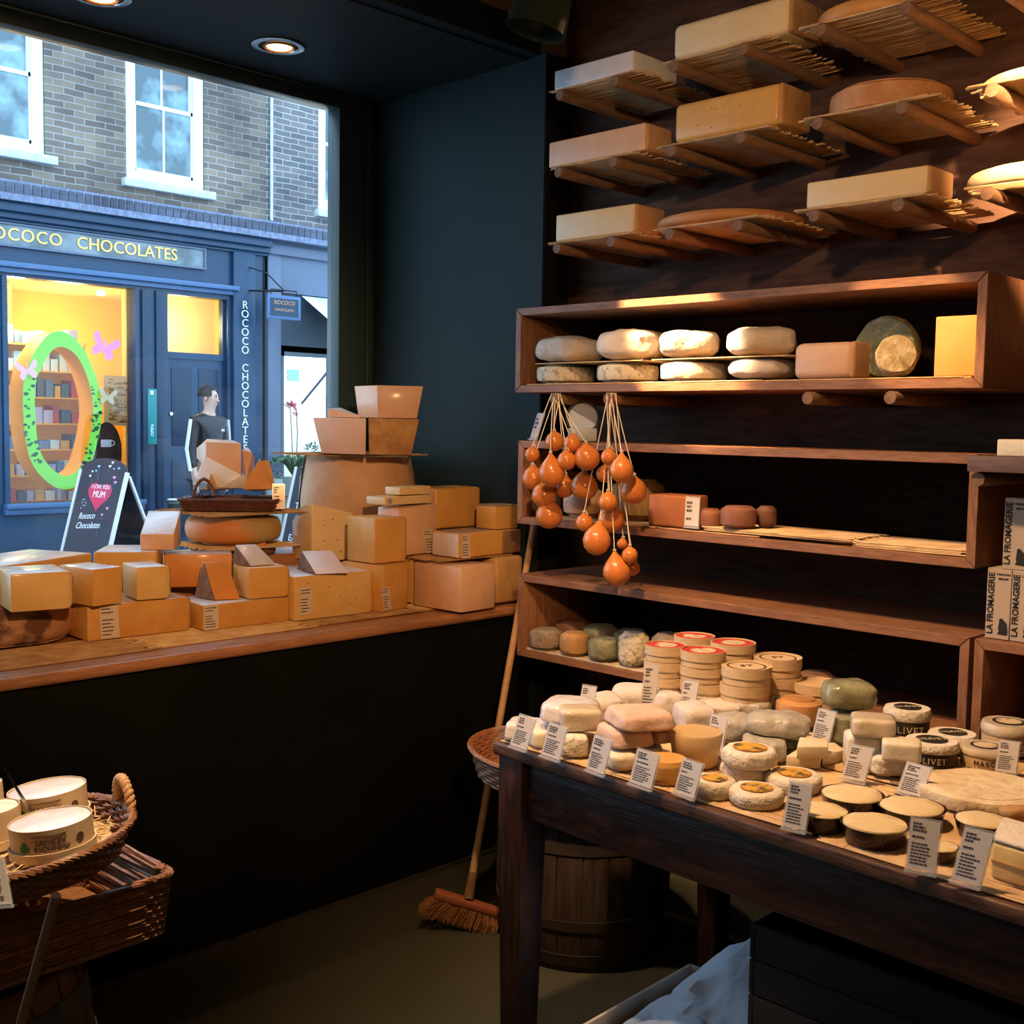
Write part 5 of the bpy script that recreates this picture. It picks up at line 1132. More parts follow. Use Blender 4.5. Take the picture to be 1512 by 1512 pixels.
rb = wicker_tray('wicker_basket', 'round honey brown wicker basket with rope handles full of boxed cheeses, lower left', (rc.x, rc.y), R0, R0, zf, .052, YAW+.66, MC['wicker'], rows=7, flare=.022, handles=2, round_=True, rimr=.0075, hmat=MC['wicker_light'])
b = MB().lathe((rc.x, rc.y, zf+.006), [(0, 0), (R0*.93, 0), (R0*.92, .018), (R0*.5, .030), (0, .033)], 40, nz=.004, ns=30)
for i in range(900):
    a, r = random.uniform(0, 6.283), R0*.97*math.sqrt(random.random()); p = rc+V((r*math.cos(a), r*math.sin(a), zf+.022+random.uniform(0, .020))); an = random.uniform(0, 6.28); l = random.uniform(.015, .04)
    dd = V((math.cos(an), math.sin(an), random.uniform(-.2, .25)))*l
    q = p+dd
    if (q-rc).xy.length > R0*.98: continue
    b.tube([p, q], .0010, 3)
o = b.build('straw', MC['reed'], smooth=0); tag(o, 'loose straw lining the round wicker basket', 'straw'); o['kind'] = 'stuff'
def sancey(label, cx, yb, w, rimc=True, zz=zf+.043, hs=.060, words=True, mat='purple_film'):
    c, R = rnd(cx, yb, w, zz); t = thing('boxed_cheese', label, 'cheese', c, 'boxed cheeses in the round basket')
    MB().lathe(c, [(0, 0), (R*1.04, 0), (R*1.05, .016), (R*1.01, .016), (R*1.01, .004), (0, .004)], 44).build('tray', MC['poplar'], t)
    MB().lathe(c, [(0, .005), (R*.985, .005), (R, hs), (R*.975, hs), (R*.97, hs-.006), (0, hs-.006)], 48).build('sleeve', MC['carton2'], t)
    MB().lathe(c, [(0, hs-.006), (R*.965, hs-.006), (R*.95, hs-.002), (R*.6, hs+.0005), (0, hs)], 44, nz=.002, ns=40).build('wrapped_top', MC[mat], t, smooth=60)
    if words:
        f0 = -vdir(c); a0 = math.atan2(f0.y, f0.x)
        def at(da, zz_): a = a0+da; return c+V((math.cos(a)*R, math.sin(a)*R, zz_))
        cy = (c, R*.9955)
        text('SANCEY', .0135, at(-.02, hs*.63), rt, (0, 0, 1), MC['inkbrown'], t, cyl=cy)
        text('RICHARD', .0135, at(-.0, hs*.42), rt, (0, 0, 1), MC['inkbrown'], t, cyl=cy)
        text('MONT D\'OR', .006, at(.0, hs*.25), rt, (0, 0, 1), MC['inkbrown'], t, cyl=cy)
        text('LAIT CRU DE FRANCHE-COMTE', .0038, at(-.05, hs*.83), rt, (0, 0, 1), MC['inkbrown'], t, cyl=cy)
        # leaf emblem
        lf = MB(); pts = [(0, -.010), (.004, -.006), (.010, -.007), (.008, -.002), (.011, .003), (.006, .003), (.005, .008), (0, .011), (-.005, .008), (-.006, .003), (-.011, .003), (-.008, -.002), (-.010, -.007), (-.004, -.006)]
        a1 = a0-.68; lf.add([V((c.x+math.cos(a1+x/R)*R*1.001, c.y+math.sin(a1+x/R)*R*1.001, c.z+hs*.48+y)) for x, y in [(0, 0)]+pts], [(0, i+1, (i+1) % 14+1) for i in range(14)]); lf.build('leaf_emblem', MC['greenleaf'], t, smooth=0)
        for da, r_ in ((.72, .0085),):
            a2 = a0+da; s = MB(); s.add([V((c.x+math.cos(a2)*R*1.001, c.y+math.sin(a2)*R*1.001, c.z+hs*.55))]+[V((c.x+math.cos(a2+r_*math.cos(k*.785)/R)*R*1.001, c.y+math.sin(a2+r_*math.cos(k*.785)/R)*R*1.001, c.z+hs*.55+r_*math.sin(k*.785))) for k in range(8)], [(0, i+1, (i+1) % 8+1) for i in range(8)]); s.build('round_seal', MC['inkbrown'], t, smooth=0)
    return t
M('carton2', (.72, .52, .32), (.66, .46, .27), 20, .6); M('inkbrown', (.10, .06, .04), rough=.7)
sancey('SANCEY RICHARD boxed cheese in front in the round basket, white film top', 84, 1286, 117, hs=.055)
sancey('SANCEY RICHARD boxed cheese behind the front one, beside the rope handle', 78, 1231, 110)
sancey('white topped cheese in a thin wood box at the left edge of the round basket', -8, 1262, 88, words=False, hs=.066, mat='bloom')
sancey('wooden cheese box furthest back in the round basket, cut off by the picture edge', -20, 1214, 60, words=False, hs=.070, mat='bloom')
a, b_ = PD(-14, 1296, 1.74), PD(24, 1291, 1.74); a.z = b_.z = zf+.043
card('pale ticket leaning in the round basket at the left picture edge', a, b_, .072, back=.02, rows=14, dx=-.014)
k0, k1 = PD(34, 1165, 2.05), PD(15, 1127, 2.05); t = thing('cheese_knife', 'thin steel knife blade sticking up from the round basket', 'knife', k0)
w = (k1-k0).normalized(); s = rt*.0055; MB().add([k0-s*.8-w*.06, k0+s*.8-w*.06, k1+s*.6-w*.02, k1], [(0, 1, 2, 3)]).add([k0-s*.8-w*.06+vdir(k0)*.0012, k0+s*.8-w*.06+vdir(k0)*.0012, k1+s*.6-w*.02+vdir(k0)*.0012, k1+vdir(k0)*.0012], [(3, 2, 1, 0)]).build('blade', MC['chrome'], t, smooth=0)
# the whole round basket sits a little tilted on the square one
piv = V((rc.x, rc.y, zf)); TR = Matrix.Translation(piv) @ Matrix.Rotation(math.radians(-5.5), 4, V((fw.x, fw.y, 0)).normalized()) @ Matrix.Translation(-piv)
bpy.context.view_layer.update()
for nm in [o.name for o in bpy.data.objects if o.parent is None and o.name not in PRE]:
    o = bpy.data.objects[nm]; o.matrix_world = TR @ Matrix.Translation(o.location)
# cane in front of the barrel
a, b_ = PD(83, 1322, 1.57), PZ(-93, 1960, .01)
o = MB().tube([a, a.lerp(b_, .5), b_], [.0065, .0072, .0075], 10).build('wooden_cane', M('cane', (.40, .26, .15), rough=.6)); tag(o, 'blurred thin pale wooden cane leaning against the square basket at the lower left', 'cane')
# ================================================================ the street outside
FX = -11.5
M('shop_blue', (.014, .050, .105), (.011, .040, .088), 3, .35, .03); M('shop_blue_dark', (.010, .028, .06), rough=.4); M('shop_blue_light', (.06, .13, .26), rough=.35)
M('grey_blue', (.12, .15, .22), rough=.5); M('lead', (.20, .24, .36), (.11, .13, .19), 14, .5, .4, stretch=(1, 3, 1))
M('white_paint', (.82, .86, .88), rough=.45); M('stone_sill', (.62, .66, .66), (.45, .49, .50), 12, .8)
M('gold', (.85, .60, .15), rough=.35, metal=.2, emit=.35); M('sign_back', (.10, .13, .14), (.22, .27, .30), 2.2, .2, ramp=(.4, .6))  # gold lettering glows a little by itself, light put into its colour
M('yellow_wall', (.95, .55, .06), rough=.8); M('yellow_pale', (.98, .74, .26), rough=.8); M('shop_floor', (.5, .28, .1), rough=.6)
M('egg_green', (.25, .70, .06), rough=.5, emit=.25); M('egg_orange', (.90, .42, .05), rough=.6, emit=.12); M('butterfly_pink', (.85, .25, .62), rough=.5, emit=.45); M('butterfly_pale', (.90, .50, .55), rough=.5, emit=.35)  # egg and butterfly colours emit faintly, lifting them out of the window's shade
M('asphalt', (.10, .115, .125), (.07, .08, .09), 60, .8); M('paving', (.20, .23, .25), (.15, .17, .19), 4, .75, .1)
M('chalkboard', (.028, .036, .055), rough=.6); M('board_frame', (.62, .60, .56), rough=.6); M('heart_red', (.62, .04, .10), rough=.7); M('chalk_white', (.85, .88, .9), rough=.9); M('chalk_blue', (.25, .62, .75), rough=.9); M('chalk_pink', (.80, .30, .55), rough=.9)
M('sash_pane', (.055, .10, .12), (.20, .34, .38), 1.1, .08, ramp=(.45, .55), spec=.8); M('curtain', (.42, .62, .70), (.28, .45, .53), 3, .7, stretch=(1, 8, 1))  # pale blue patches in the sash panes are painted reflections
bricks('brick_yellow', (.235, .195, .155), (.12, .10, .095), (.30, .30, .31), .215, .066); bricks('brick_purple', (.19, .17, .18), (.11, .11, .13), (.38, .40, .43), .215, .066)
def cells(b, y0, y1, z0, z1, holes, xa, xb):
    ys = sorted({y0, y1, *[q for h in holes for q in h[:2] if y0 < q < y1]}); zs = sorted({z0, z1, *[q for h in holes for q in h[2:] if z0 < q < z1]})
    for i in range(len(ys)-1):
        for j in range(len(zs)-1):
            cy, cz = (ys[i]+ys[i+1])/2, (zs[j]+zs[j+1])/2
            if not any(h[0] < cy < h[1] and h[2] < cz < h[3] for h in holes): b.box(xa, xb, ys[i], ys[i+1], zs[j], zs[j+1])
    return b
S('road', MB().box(-9.6, -4.16, -4, 16, -.13, -.03), MC['asphalt'])
S('pavement_far', MB().box(-14.5, -9.6, -4, 16, -.13, 0), MC['paving'])
S('pavement_near', MB().box(-5.6, -4.16, -4, 16, -.029, .02), MC['paving'])
WN = [(3.93, 5.06, 4.10, 5.70), (5.91, 6.82, 4.02, 5.70), (8.33, 9.3, 4.04, 5.70)]
S('wall_street', cells(MB(), -2, 7.60, 3.80, 5.75, [w for w in WN[:2]], FX-.3, FX), MC['brick_yellow'])
S('wall_street_right', cells(MB(), 7.602, 14, 3.80, 5.75, [WN[2]], FX-.3, FX), MC['brick_purple'])
tag(MB().tube([(FX+.03, 7.66, 3.82), (FX+.03, 7.66, 5.75)], .018, 8).build('downpipe', MC['stone_sill']), 'thin pale pipe running up between the two brick houses', 'pipe')
def sash(label, y0, y1, z0, z1):
    t = thing('sash_window', label, 'window', (FX, (y0+y1)/2, z0), 'white sash windows of the brick houses'); f = MC['white_paint']; m = .115
    b = MB(); b.box(FX-.14, FX-.02, y0+.003, y0+m, z0+.003, z1-.003).box(FX-.14, FX-.02, y1-m, y1-.003, z0+.003, z1-.003).box(FX-.14, FX-.02, y0+m, y1-m, z0+.003, z0+.10).box(FX-.14, FX-.02, y0+m, y1-m, z1-.08, z1-.003); b.build('frame', f, t, bevel=.004)
    zm = z0+(z1-z0)*.48
    for k, (a, c, xo) in enumerate(((z0+.10, zm+.02, -.05), (zm-.02, z1-.08, -.09))):
        q = MB(); yl, yr = y0+m, y1-m; w = .022
        q.box(FX+xo-.03, FX+xo, yl, yl+w, a, c).box(FX+xo-.03, FX+xo, yr-w, yr, a, c).box(FX+xo-.03, FX+xo, yl, yr, a, a+.04).box(FX+xo-.03, FX+xo, yl, yr, c-.04, c).box(FX+xo-.026, FX+xo-.004, (yl+yr)/2-.011, (yl+yr)/2+.011, a, c)
        s = q.build('sash', f, t); MB().box(FX+xo-.018, FX+xo-.014, yl+.01, yr-.01, a+.01, c-.01).build('pane', MC['sash_pane'], s, smooth=0)
    MB().box(FX-.0, FX+.09, y0-.06, y1+.09, z0-.085, z0-.002).build('window_ledge', MC['stone_sill'], t, bevel=.006)
sash('white sash window cut off at the left picture edge', *WN[0]); sash('white sash window in the centre of the brick wall above the sign', *WN[1]); sash('white sash window at the right, half hidden by the green post', *WN[2])
S('upper_rooms_dark', MB().box(FX-.62, FX-.45, 3, 10, 3.8, 5.75), MC['blackhole'])  # black upright sheet standing in for the dark rooms behind the windows
# lead covered ledge with soldier bricks
b = MB(); 
for i in range(88):
    y = 1.8+i*.088; b.box(FX+.0, FX+.13, y, y+.066, 3.66, 3.775)
b.build('trim_5', bricks('brick_end', (.10, .12, .18), (.07, .08, .12), (.1, .1, .12)), smooth=0)['kind'] = 'structure'
S('trim_6', MB().box(FX, FX+.115, 1.8, 9.6, 3.64, 3.80).prism([(FX, 1.8), (FX+.22, 1.8), (FX+.22, 9.6), (FX, 9.6)], 3.59, 3.655), MC['lead'])
# chocolate shop front
t = thing('chocolate_shop', 'dark blue chocolate shop front with glowing window across the street', 'shop front', (FX, 5.9, 0))
B_ = MC['shop_blue']; SB = (4.655, 5.98, .69, 2.90)
DR = (6.37, 7.105, .02, 2.88)
cells(MB(), 1.8, 7.56, 0, 3.60, [SB, DR, (2.2, 4.4, .69, 2.9)], FX-.16, FX).build('front_wall', B_, t, smooth=0)
MB().box(FX, FX+.16, 1.8, 7.60, 3.50, 3.585).box(FX, FX+.10, 1.8, 7.60, 3.44, 3.50).box(FX, FX+.05, 1.8, 7.60, 3.41, 3.44).build('cornice', B_, t, bevel=.006)
MB().box(FX, FX+.10, 1.8, 7.2, 2.98, 3.03).box(FX, FX+.05, 1.8, 7.2, 2.93, 2.98).build('fascia_moulding', MC['shop_blue_light'], t, bevel=.004)
MB().box(FX, FX+.055, 7.15, 7.43, 0, 3.44).build('pilaster', B_, t, bevel=.004)
MB().box(FX, FX+.03, 6.06, 6.14, .3, 2.9).box(FX, FX+.03, 6.22, 6.30, .3, 2.9).build('panel_moulding', MC['shop_blue_dark'], t, bevel=.003)
q = MB(); q.box(FX, FX+.03, SB[0]-.05, SB[0], SB[2], SB[3]).box(FX, FX+.03, SB[1], SB[1]+.04, SB[2], SB[3]); q.build('window_frame', B_, t)
MB().box(FX, FX+.10, SB[0]-.06, SB[1]+.08, SB[2]-.05, SB[2]).box(FX, FX+.06, SB[0]-.06, SB[1]+.08, SB[2]-.11, SB[2]-.05).build('window_ledge', MC['shop_blue_light'], t, bevel=.004)
MB().box(FX-.09, FX-.085, SB[0], SB[1], SB[2], SB[3]).build('window_pane', MC['window_glass'], t, smooth=0)
s = thing('shop_sign', 'long glazed shop sign lettered ROCOCO CHOCOLATES in gold', 'sign', (FX+.03, 5.6, 3.2), None)
z0_, z1_ = 3.195, 3.385; ys, ye = 3.95, 6.79
MB().box(FX+.001, FX+.035, ys, ye, z0_, z1_).build('board', MC['sign_back'], s, bevel=.003)
MB().box(FX+.001, FX+.05, ys, ye, z0_-.02, z0_).box(FX+.001, FX+.05, ys, ye, z1_, z1_+.02).box(FX+.001, FX+.05, ye, ye+.02, z0_-.02, z1_+.02).box(FX+.001, FX+.05, ys-.02, ys, z0_-.02, z1_+.02).build('frame', MC['grey_blue'], s, bevel=.002)
def serif(st, size, c, xa, ya, mat, par, sp=1.0): return text(st, size, c, xa, ya, mat, par, ext=.006, spacing=sp)
zl = (z0_+z1_)/2
serif('ROCOCO', .170, (FX+.043, 4.80, zl), (0, 1, 0), (0, 0, 1), MC['gold'], s, 1.10); serif('CHOCOLATES', .172, (FX+.043, 5.905, zl), (0, 1, 0), (0, 0, 1), MC['gold'], s, 1.0)
v = thing('vertical_sign', 'ROCOCO CHOCOLATES lettering running down the blue pilaster', 'sign', (FX+.06, 7.29, 1.2))
zz = 2.83
for ch in 'ROCOCO CHOCOLATES':
    if ch != ' ': text(ch, .125, (FX+.062, 7.29, zz), (0, 1, 0), (0, 0, 1), M('letter_silver', (.70, .78, .62), rough=.4), v, ext=.004)
    zz -= .1005
d = thing('shop_door', 'dark blue panelled shop door with glowing transom window above', 'door', (FX-.08, 6.74, 0))
cells(MB(), DR[0]+.002, DR[1]-.002, .021, 2.20, [], FX-.13, FX-.08).build('door_leaf', B_, d)
b = MB()
for a, c_, e, f in ((6.45, 6.69, 1.25, 2.1), (6.78, 7.03, 1.25, 2.1), (6.45, 6.69, .25, 1.1), (6.78, 7.03, .25, 1.1)): b.box(FX-.079, FX-.072, a, c_, e, f)
b.build('panel', MC['shop_blue_dark'], d, bevel=.004)
MB().box(FX-.14, FX-.06, DR[0]+.002, DR[1]-.002, 2.20, 2.27).box(FX-.14, FX-.06, DR[0]+.002, DR[0]+.03, 2.27, DR[3]-.002).box(FX-.14, FX-.06, DR[1]-.03, DR[1]-.002, 2.27, DR[3]-.002).build('transom_frame', B_, d)
MB().box(FX-.105, FX-.10, DR[0]+.03, DR[1]-.03, 2.27, DR[3]-.003).build('transom_pane', MC['window_glass'], d, smooth=0)
MB().lathe((0, 0, 0), [(0, 0), (.02, .0), (.03, .02), (.02, .045), (0, .05)], 14); kb = PX(251, 592, FX-.05); MB().tube([(FX-.08, 6.43, 1.60), (FX-.04, 6.43, 1.60)], .018, 12).build('knob', MC['chrome'], d)
g = thing('opening_hours_sign', 'narrow green OPEN sign beside the shop door', 'sign', (FX+.02, 6.16, 1.4))
MB().box(FX+.031, FX+.04, 6.11, 6.215, 1.27, 1.86).build('plate', M('sign_green', (.01, .20, .20), rough=.4), g, bevel=.002)
text('OPEN', .05, (FX+.0415, 6.16, 1.42), (0, 0, 1), (0, -1, 0), MC['chalk_white'], g); MB().box(FX+.0405, FX+.042, 6.14, 6.175, 1.80, 1.84).build('mark', MC['chalk_white'], g)
# interior of the shop
S('wall_shop', MB().box(-14.3, -14.2, 3.0, 7.5, 0, 3.3).box(-14.2, FX-.161, 2.9, 3.0, 0, 3.3).box(-14.2, FX-.161, 7.42, 7.5, 0, 3.3), MC['yellow_wall'])
S('ceiling_shop', MB().box(-14.2, FX-.161, 3.0, 7.42, 3.05, 3.1), MC['yellow_pale']); S('floor_shop', MB().box(-14.2, FX-.161, 3.0, 7.42, .0, .12), MC['shop_floor'])
S('wall_shop_inner', MB().box(-13.4, -13.3, 3.0, 5.45, .12, 3.04), MC['yellow_pale'])
S('wall_hall', MB().box(-12.4, -12.32, 6.30, 7.42, .12, 3.04), MC['yellow_pale'])
for i, (x, y, z_) in enumerate(((-12.6, 5.0, 2.95), (-12.9, 6.3, 2.95), (-13.2, 4.75, 2.75))):
    l = thing('shop_ceiling_light', ['small bright spotlight on the shop ceiling near the window', 'ceiling spotlight deeper in the yellow shop', 'pale glowing tube lamp at the upper left inside the shop'][i], 'light', (x, y, z_), 'lights inside the yellow shop')
    MB().lathe((x, y, z_), [(0, 0), (.05, 0), (.045, .05), (0, .06)], 16).build('lamp', M('shopglow', (1, .9, .6), emit=9), l); MB().tube([(x, y, z_+.05), (x, y, 3.049)], .008, 6).build('rod', MC['chrome'], l)
def ringpts(cy, cz, ry, rz, wob, n=72, top=0): return [(cy+(ry+wob*math.sin(5*a+1))*math.cos(a), cz+(rz+wob*math.sin(4*a))*math.sin(a)+(top*math.exp(-((a-math.pi/2)/.5)**2))) for a in [2*math.pi*i/n for i in range(n)]]
def ring(name, outer, inner, x0, x1, par, m0, m1):
    n = len(outer); b = MB()
    vs = [(x1, *p) for p in outer]+[(x1, *p) for p in inner]+[(x0, *p) for p in outer]+[(x0, *p) for p in inner]
    fs = []; mi = []
    for i in range(n):
        j = (i+1) % n; fs += [(i, j, n+j, n+i), (2*n+i, 3*n+i, 3*n+j, 2*n+j), (i, 2*n+i, 2*n+j, j), (n+i, n+j, 3*n+j, 3*n+i)]; mi += [0, 0, 1, 1]
    b.v = [V(q) for q in vs]; b.f = fs; b.m = mi; return b.build(name, [m0, m1], par, smooth=0)
e = thing('egg_display', 'big egg shaped green ring display with orange sides in the shop window', 'display', (-11.75, 5.32, .75))
yo, yi = (4.893+5.725)/2, (5.009+5.636)/2
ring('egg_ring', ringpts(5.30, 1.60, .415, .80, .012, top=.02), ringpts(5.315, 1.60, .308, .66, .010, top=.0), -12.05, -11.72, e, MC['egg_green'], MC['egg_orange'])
b = MB()
for i in range(70):
    a = random.choice((random.uniform(2.6, 3.9), random.uniform(5.4, 6.6))); y = 5.305+.36*math.cos(a)+random.uniform(-.05, .05); z_ = 1.6+.73*math.sin(a)+random.uniform(-.05, .05); r = random.uniform(.012, .03)
    b.add([(-11.718, y+r*math.cos(k*1.26), z_+r*.7*math.sin(k*1.26)) for k in range(5)], [(0, 1, 2, 3, 4)])
o = b.build('leaf_stickers', M('leafsticker', (.05, .16, .06), rough=.6), e, smooth=0); o['kind'] = 'stuff'
def butterfly(label, px, py, x, s, mat, tilt):
    c = PX(px, py, x); t = thing('paper_butterfly', label, 'butterfly', c, 'paper butterflies in the shop window')
    up_ = V((0, math.sin(tilt), math.cos(tilt))); sd = V((0, math.cos(tilt), -math.sin(tilt)))
    for k in (-1, 1):
        pts = [(0, -.1), (.25*k, .25), (.75*k, .85), (1.0*k, .55), (.85*k, .1), (.55*k, -.05), (.8*k, -.45), (.6*k, -.85), (.3*k, -.7), (0, -.2)]
        MB().add([c+sd*(a*s)+up_*(b_*s)+V((.10*s*abs(a), 0, 0)) for a, b_ in pts], [tuple(range(len(pts)))]).build('wing', mat, t, smooth=0)
    MB().tube([c-up_*s*.5, c+up_*s*.5], s*.06, 6).build('body', mat, t)
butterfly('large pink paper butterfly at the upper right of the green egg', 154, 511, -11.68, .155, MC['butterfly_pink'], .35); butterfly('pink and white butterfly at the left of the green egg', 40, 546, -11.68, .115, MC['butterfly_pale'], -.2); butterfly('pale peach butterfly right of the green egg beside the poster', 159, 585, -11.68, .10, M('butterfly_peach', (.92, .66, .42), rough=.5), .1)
# shelves with goods inside the egg
sh = thing('shop_shelves', 'shelf unit full of small packets seen through the green egg', 'shelf', (-12.6, 5.35, .12))
for k in range(7): MB().box(-12.75, -12.40, 4.98, 5.86, .62+.28*k, .635+.28*k).build('shelf_board', MC['egg_orange'], sh)
MB().box(-12.78, -12.755, 4.98, 5.86, .12, 2.36).build('back_panel', MC['egg_orange'], sh)
for y in (4.965, 5.865): MB().box(-12.78, -12.40, y-.012, y+.012, .12, 2.36).build('side_panel', MC['egg_orange'], sh)
cols = [(.75, .82, .9), (.16, .25, .42), (.8, .75, .62), (.6, .08, .06), (.55, .5, .65), (.85, .45, .1), (.1, .14, .2)]; rws = ['bottom', 'second', 'third', 'fourth', 'fifth', 'sixth', 'top']; coln = ['pale blue', 'dark blue', 'cream', 'red', 'lilac', 'orange', 'near black']
for k in range(7):
    y = 5.03; i = 0
    while y < 5.76:
        w_ = random.uniform(.06, .12); h_ = random.uniform(.09, .2); ci = random.randrange(7) if k < 5 else random.choice((0, 0, 1, 2, 4)); y1_ = y+w_
        t = MB().box(-12.72, -12.46, y, y1_, .636+.28*k, .636+.28*k+h_).build('chocolate_packet', M('packet%d' % ci, cols[ci], rough=.5), bevel=.004); tag(t, f'{coln[ci]} packet, {(ordn+["ninth", "tenth"])[i]} from the left on the {rws[k]} shelf behind the green egg', 'packet', 'packets on the shelves behind the green egg'); i += 1
        y = y1_+random.uniform(.006, .03)
p = thing('poster', 'large cream poster with dense print on the yellow shop wall', 'poster', (-12.3, 6.05, 1.4))
a, c_ = PX(153, 554, -12.30), PX(205, 629, -12.30); MB().box(-12.31, -12.30, a.y, c_.y, c_.z, a.z).build('sheet', M('posterpaper', (.85, .68, .38), rough=.7), p); b = MB()
for i in range(60):
    y, z_ = random.uniform(a.y+.03, c_.y-.10), random.uniform(c_.z+.03, a.z-.04); b.box(-12.2995, -12.298, y, y+random.uniform(.02, .09), z_, z_+random.uniform(.006, .02))
b.build('print', M('posterink', (.45, .30, .12), rough=.8), p, smooth=0); text('DRU', .09, (-12.297, (a.y+c_.y)/2-.05, 1.72), (0, 1, 0), (0, 0, 1), MC['posterink'], p)
def shopchair(label, y, x, z, emblem):
    t = thing('cafe_chair', label, 'chair', (x, y, .12), 'dark chairs inside the yellow shop'); D_ = M('chairdark', (.035, .022, .02), rough=.5)
    bb = MB(); n = 22; bb.add([(x, y+.17*math.cos(k*2*math.pi/n), z+.32*math.sin(k*2*math.pi/n)) for k in range(n)]+[(x-.03, y+.17*math.cos(k*2*math.pi/n), z+.32*math.sin(k*2*math.pi/n)) for k in range(n)], [tuple(range(n)), tuple(range(2*n-1, n-1, -1))]+[(k, k+n, (k+1) % n+n, (k+1) % n) for k in range(n)]); bb.build('backrest', D_, t)
    MB().box(x-.42, x-.03, y-.18, y+.18, .58, .62).build('seat', D_, t, bevel=.01)
    for a in (-.4, -.05):
        for c_ in (-.15, .15): MB().tube([(x+a, y+c_, .12), (x+a, y+c_, .58)], .014, 8).build('leg', D_, t)
    if emblem:
        cp = MB().lathe((0, 0, 0), [(0, 0)], 4); MB().box(x+.001, x+.004, y-.07, y+.05, z+.05, z+.13).build('cup_emblem', MC['chalk_white'], t, bevel=.012)
        MB().tube([(x+.003, y+.05, z+.12), (x+.003, y+.085, z+.11), (x+.003, y+.08, z+.075), (x+.003, y+.045, z+.065)], .006, 6).build('cup_handle', MC['chalk_white'], t)
shopchair('dark oval backed chair with a white teacup emblem in the shop window', 5.89, -11.95, 1.18, True); shopchair('dark chair legs behind the orange edge of the egg, left', 4.74, -12.2, .85, False)
# neighbour shop
n_ = thing('neighbour_shop', 'grey-blue framed shop front with white awning right of the chocolate shop', 'shop front', (FX, 9, 0)); GB2 = MC['grey_blue']
cells(MB(), 7.605, 13, 0, 3.60, [(7.83, 8.02+.55, .05, 2.35), (8.62, 12, .5, 2.35)], FX-.16, FX-.02).build('front_wall', M('neighbour_dark', (.05, .07, .09), rough=.5), n_, smooth=0)
MB().box(FX-.02, FX+.05, 7.605, 7.78, 0, 3.45).build('pilaster', GB2, n_, bevel=.004)
MB().box(FX-.02, FX+.03, 7.605, 13, 3.02, 3.60).box(FX+.03, FX+.09, 7.605, 13, 3.44, 3.55).build('fascia', GB2, n_, bevel=.004)
MB().box(FX-.05, FX-.02, 7.80, 7.87, .05, 2.40).box(FX-.05, FX-.02, 8.50, 8.60, .05, 2.40).box(FX-.05, FX-.02, 7.80, 8.60, 2.30, 2.42).box(FX-.05, FX-.02, 7.87, 8.5, .05, .55).build('door_frame', M('neighbour_frame', (.10, .13, .15), rough=.4), n_)
MB().box(FX-.10, FX-.094, 7.87, 8.50, .55, 2.30).build('door_pane', MC['window_glass'], n_, smooth=0)
S('wall_cafe', MB().box(-13.0, -12.9, 7.65, 13, 0, 3.2), M('cafe_wall', (.80, .90, .92), rough=.8)); S('ceiling_cafe', MB().box(-12.9, -11.7, 7.65, 13, 2.6, 2.65), MC['cafe_wall'])
cw = thing('cafe_picture', 'dark framed picture on the pale wall inside the neighbouring shop', 'picture', (-12.89, 8.9, 1.9)); a, c_ = PX(425, 545, -12.88), PX(442, 563, -12.88); MB().box(-12.895, -12.88, a.y, c_.y, c_.z, a.z).build('image', M('teal', (.10, .25, .30), rough=.5), cw)
aw = thing('awning', 'white striped awning over the neighbouring shop, cut off by the green post', 'awning', (FX, 9.5, 2.6))
A0 = PX(446, 437, FX+.03); A1 = PY(520, 502, A0.y); A1b = V((max(A1.x, FX+.9), A0.y, A1.z)); ycl = A0.y
def st(y, k): return [(A0.x, y, A0.z), (A1b.x, y, A1b.z)][k]
for i in range(22):
    ya, yb = ycl+i*.16, ycl+(i+1)*.16; b = MB(); p0, p1, p2, p3 = [V(q) for q in (st(ya, 0), st(yb, 0), st(yb, 1), st(ya, 1))]; dn_ = V((0, 0, -.006))
    b.add([p0, p1, p2, p3, p0+dn_, p1+dn_, p2+dn_, p3+dn_], BF); b.build('fabric_stripe', MC['white_paint'] if i % 2 == 0 else M('stripe_grey', (.62, .76, .80), rough=.6), aw, smooth=0)
MB().tube([(A1b.x, ycl, A1b.z), (A1b.x, ycl+3.5, A1b.z)], .022, 8).build('front_bar', GB2, aw); MB().tube([(FX, ycl+.02, 1.75), (A1b.x, ycl+.02, A1b.z)], .014, 8).build('arm', GB2, aw)
hs_ = thing('hanging_sign', 'small square blue hanging sign on a wrought bracket between the shops', 'sign', (-11.05, 7.55, 2.65)); hc0, hc1 = PX(394, 434, -11.1), PX(443, 474, -11.1)
MB().box(-11.115, -11.085, hc0.y, hc1.y, hc1.z, hc0.z).build('frame', MC['shop_blue_light'], hs_, bevel=.004)
MB().box(-11.084, -11.080, hc0.y+.035, hc1.y-.035, hc1.z+.035, hc0.z-.035).build('board', MC['shop_blue_dark'], hs_)
text('ROCOCO', .062, (-11.079, (hc0.y+hc1.y)/2, (hc0.z+hc1.z)/2+.05), (0, 1, 0), (0, 0, 1), MC['rind_gold'], hs_); text('CHOCOLATES', .040, (-11.079, (hc0.y+hc1.y)/2, (hc0.z+hc1.z)/2-.03), (0, 1, 0), (0, 0, 1), MC['rind_gold'], hs_)
ya = (hc0.y+hc1.y)/2
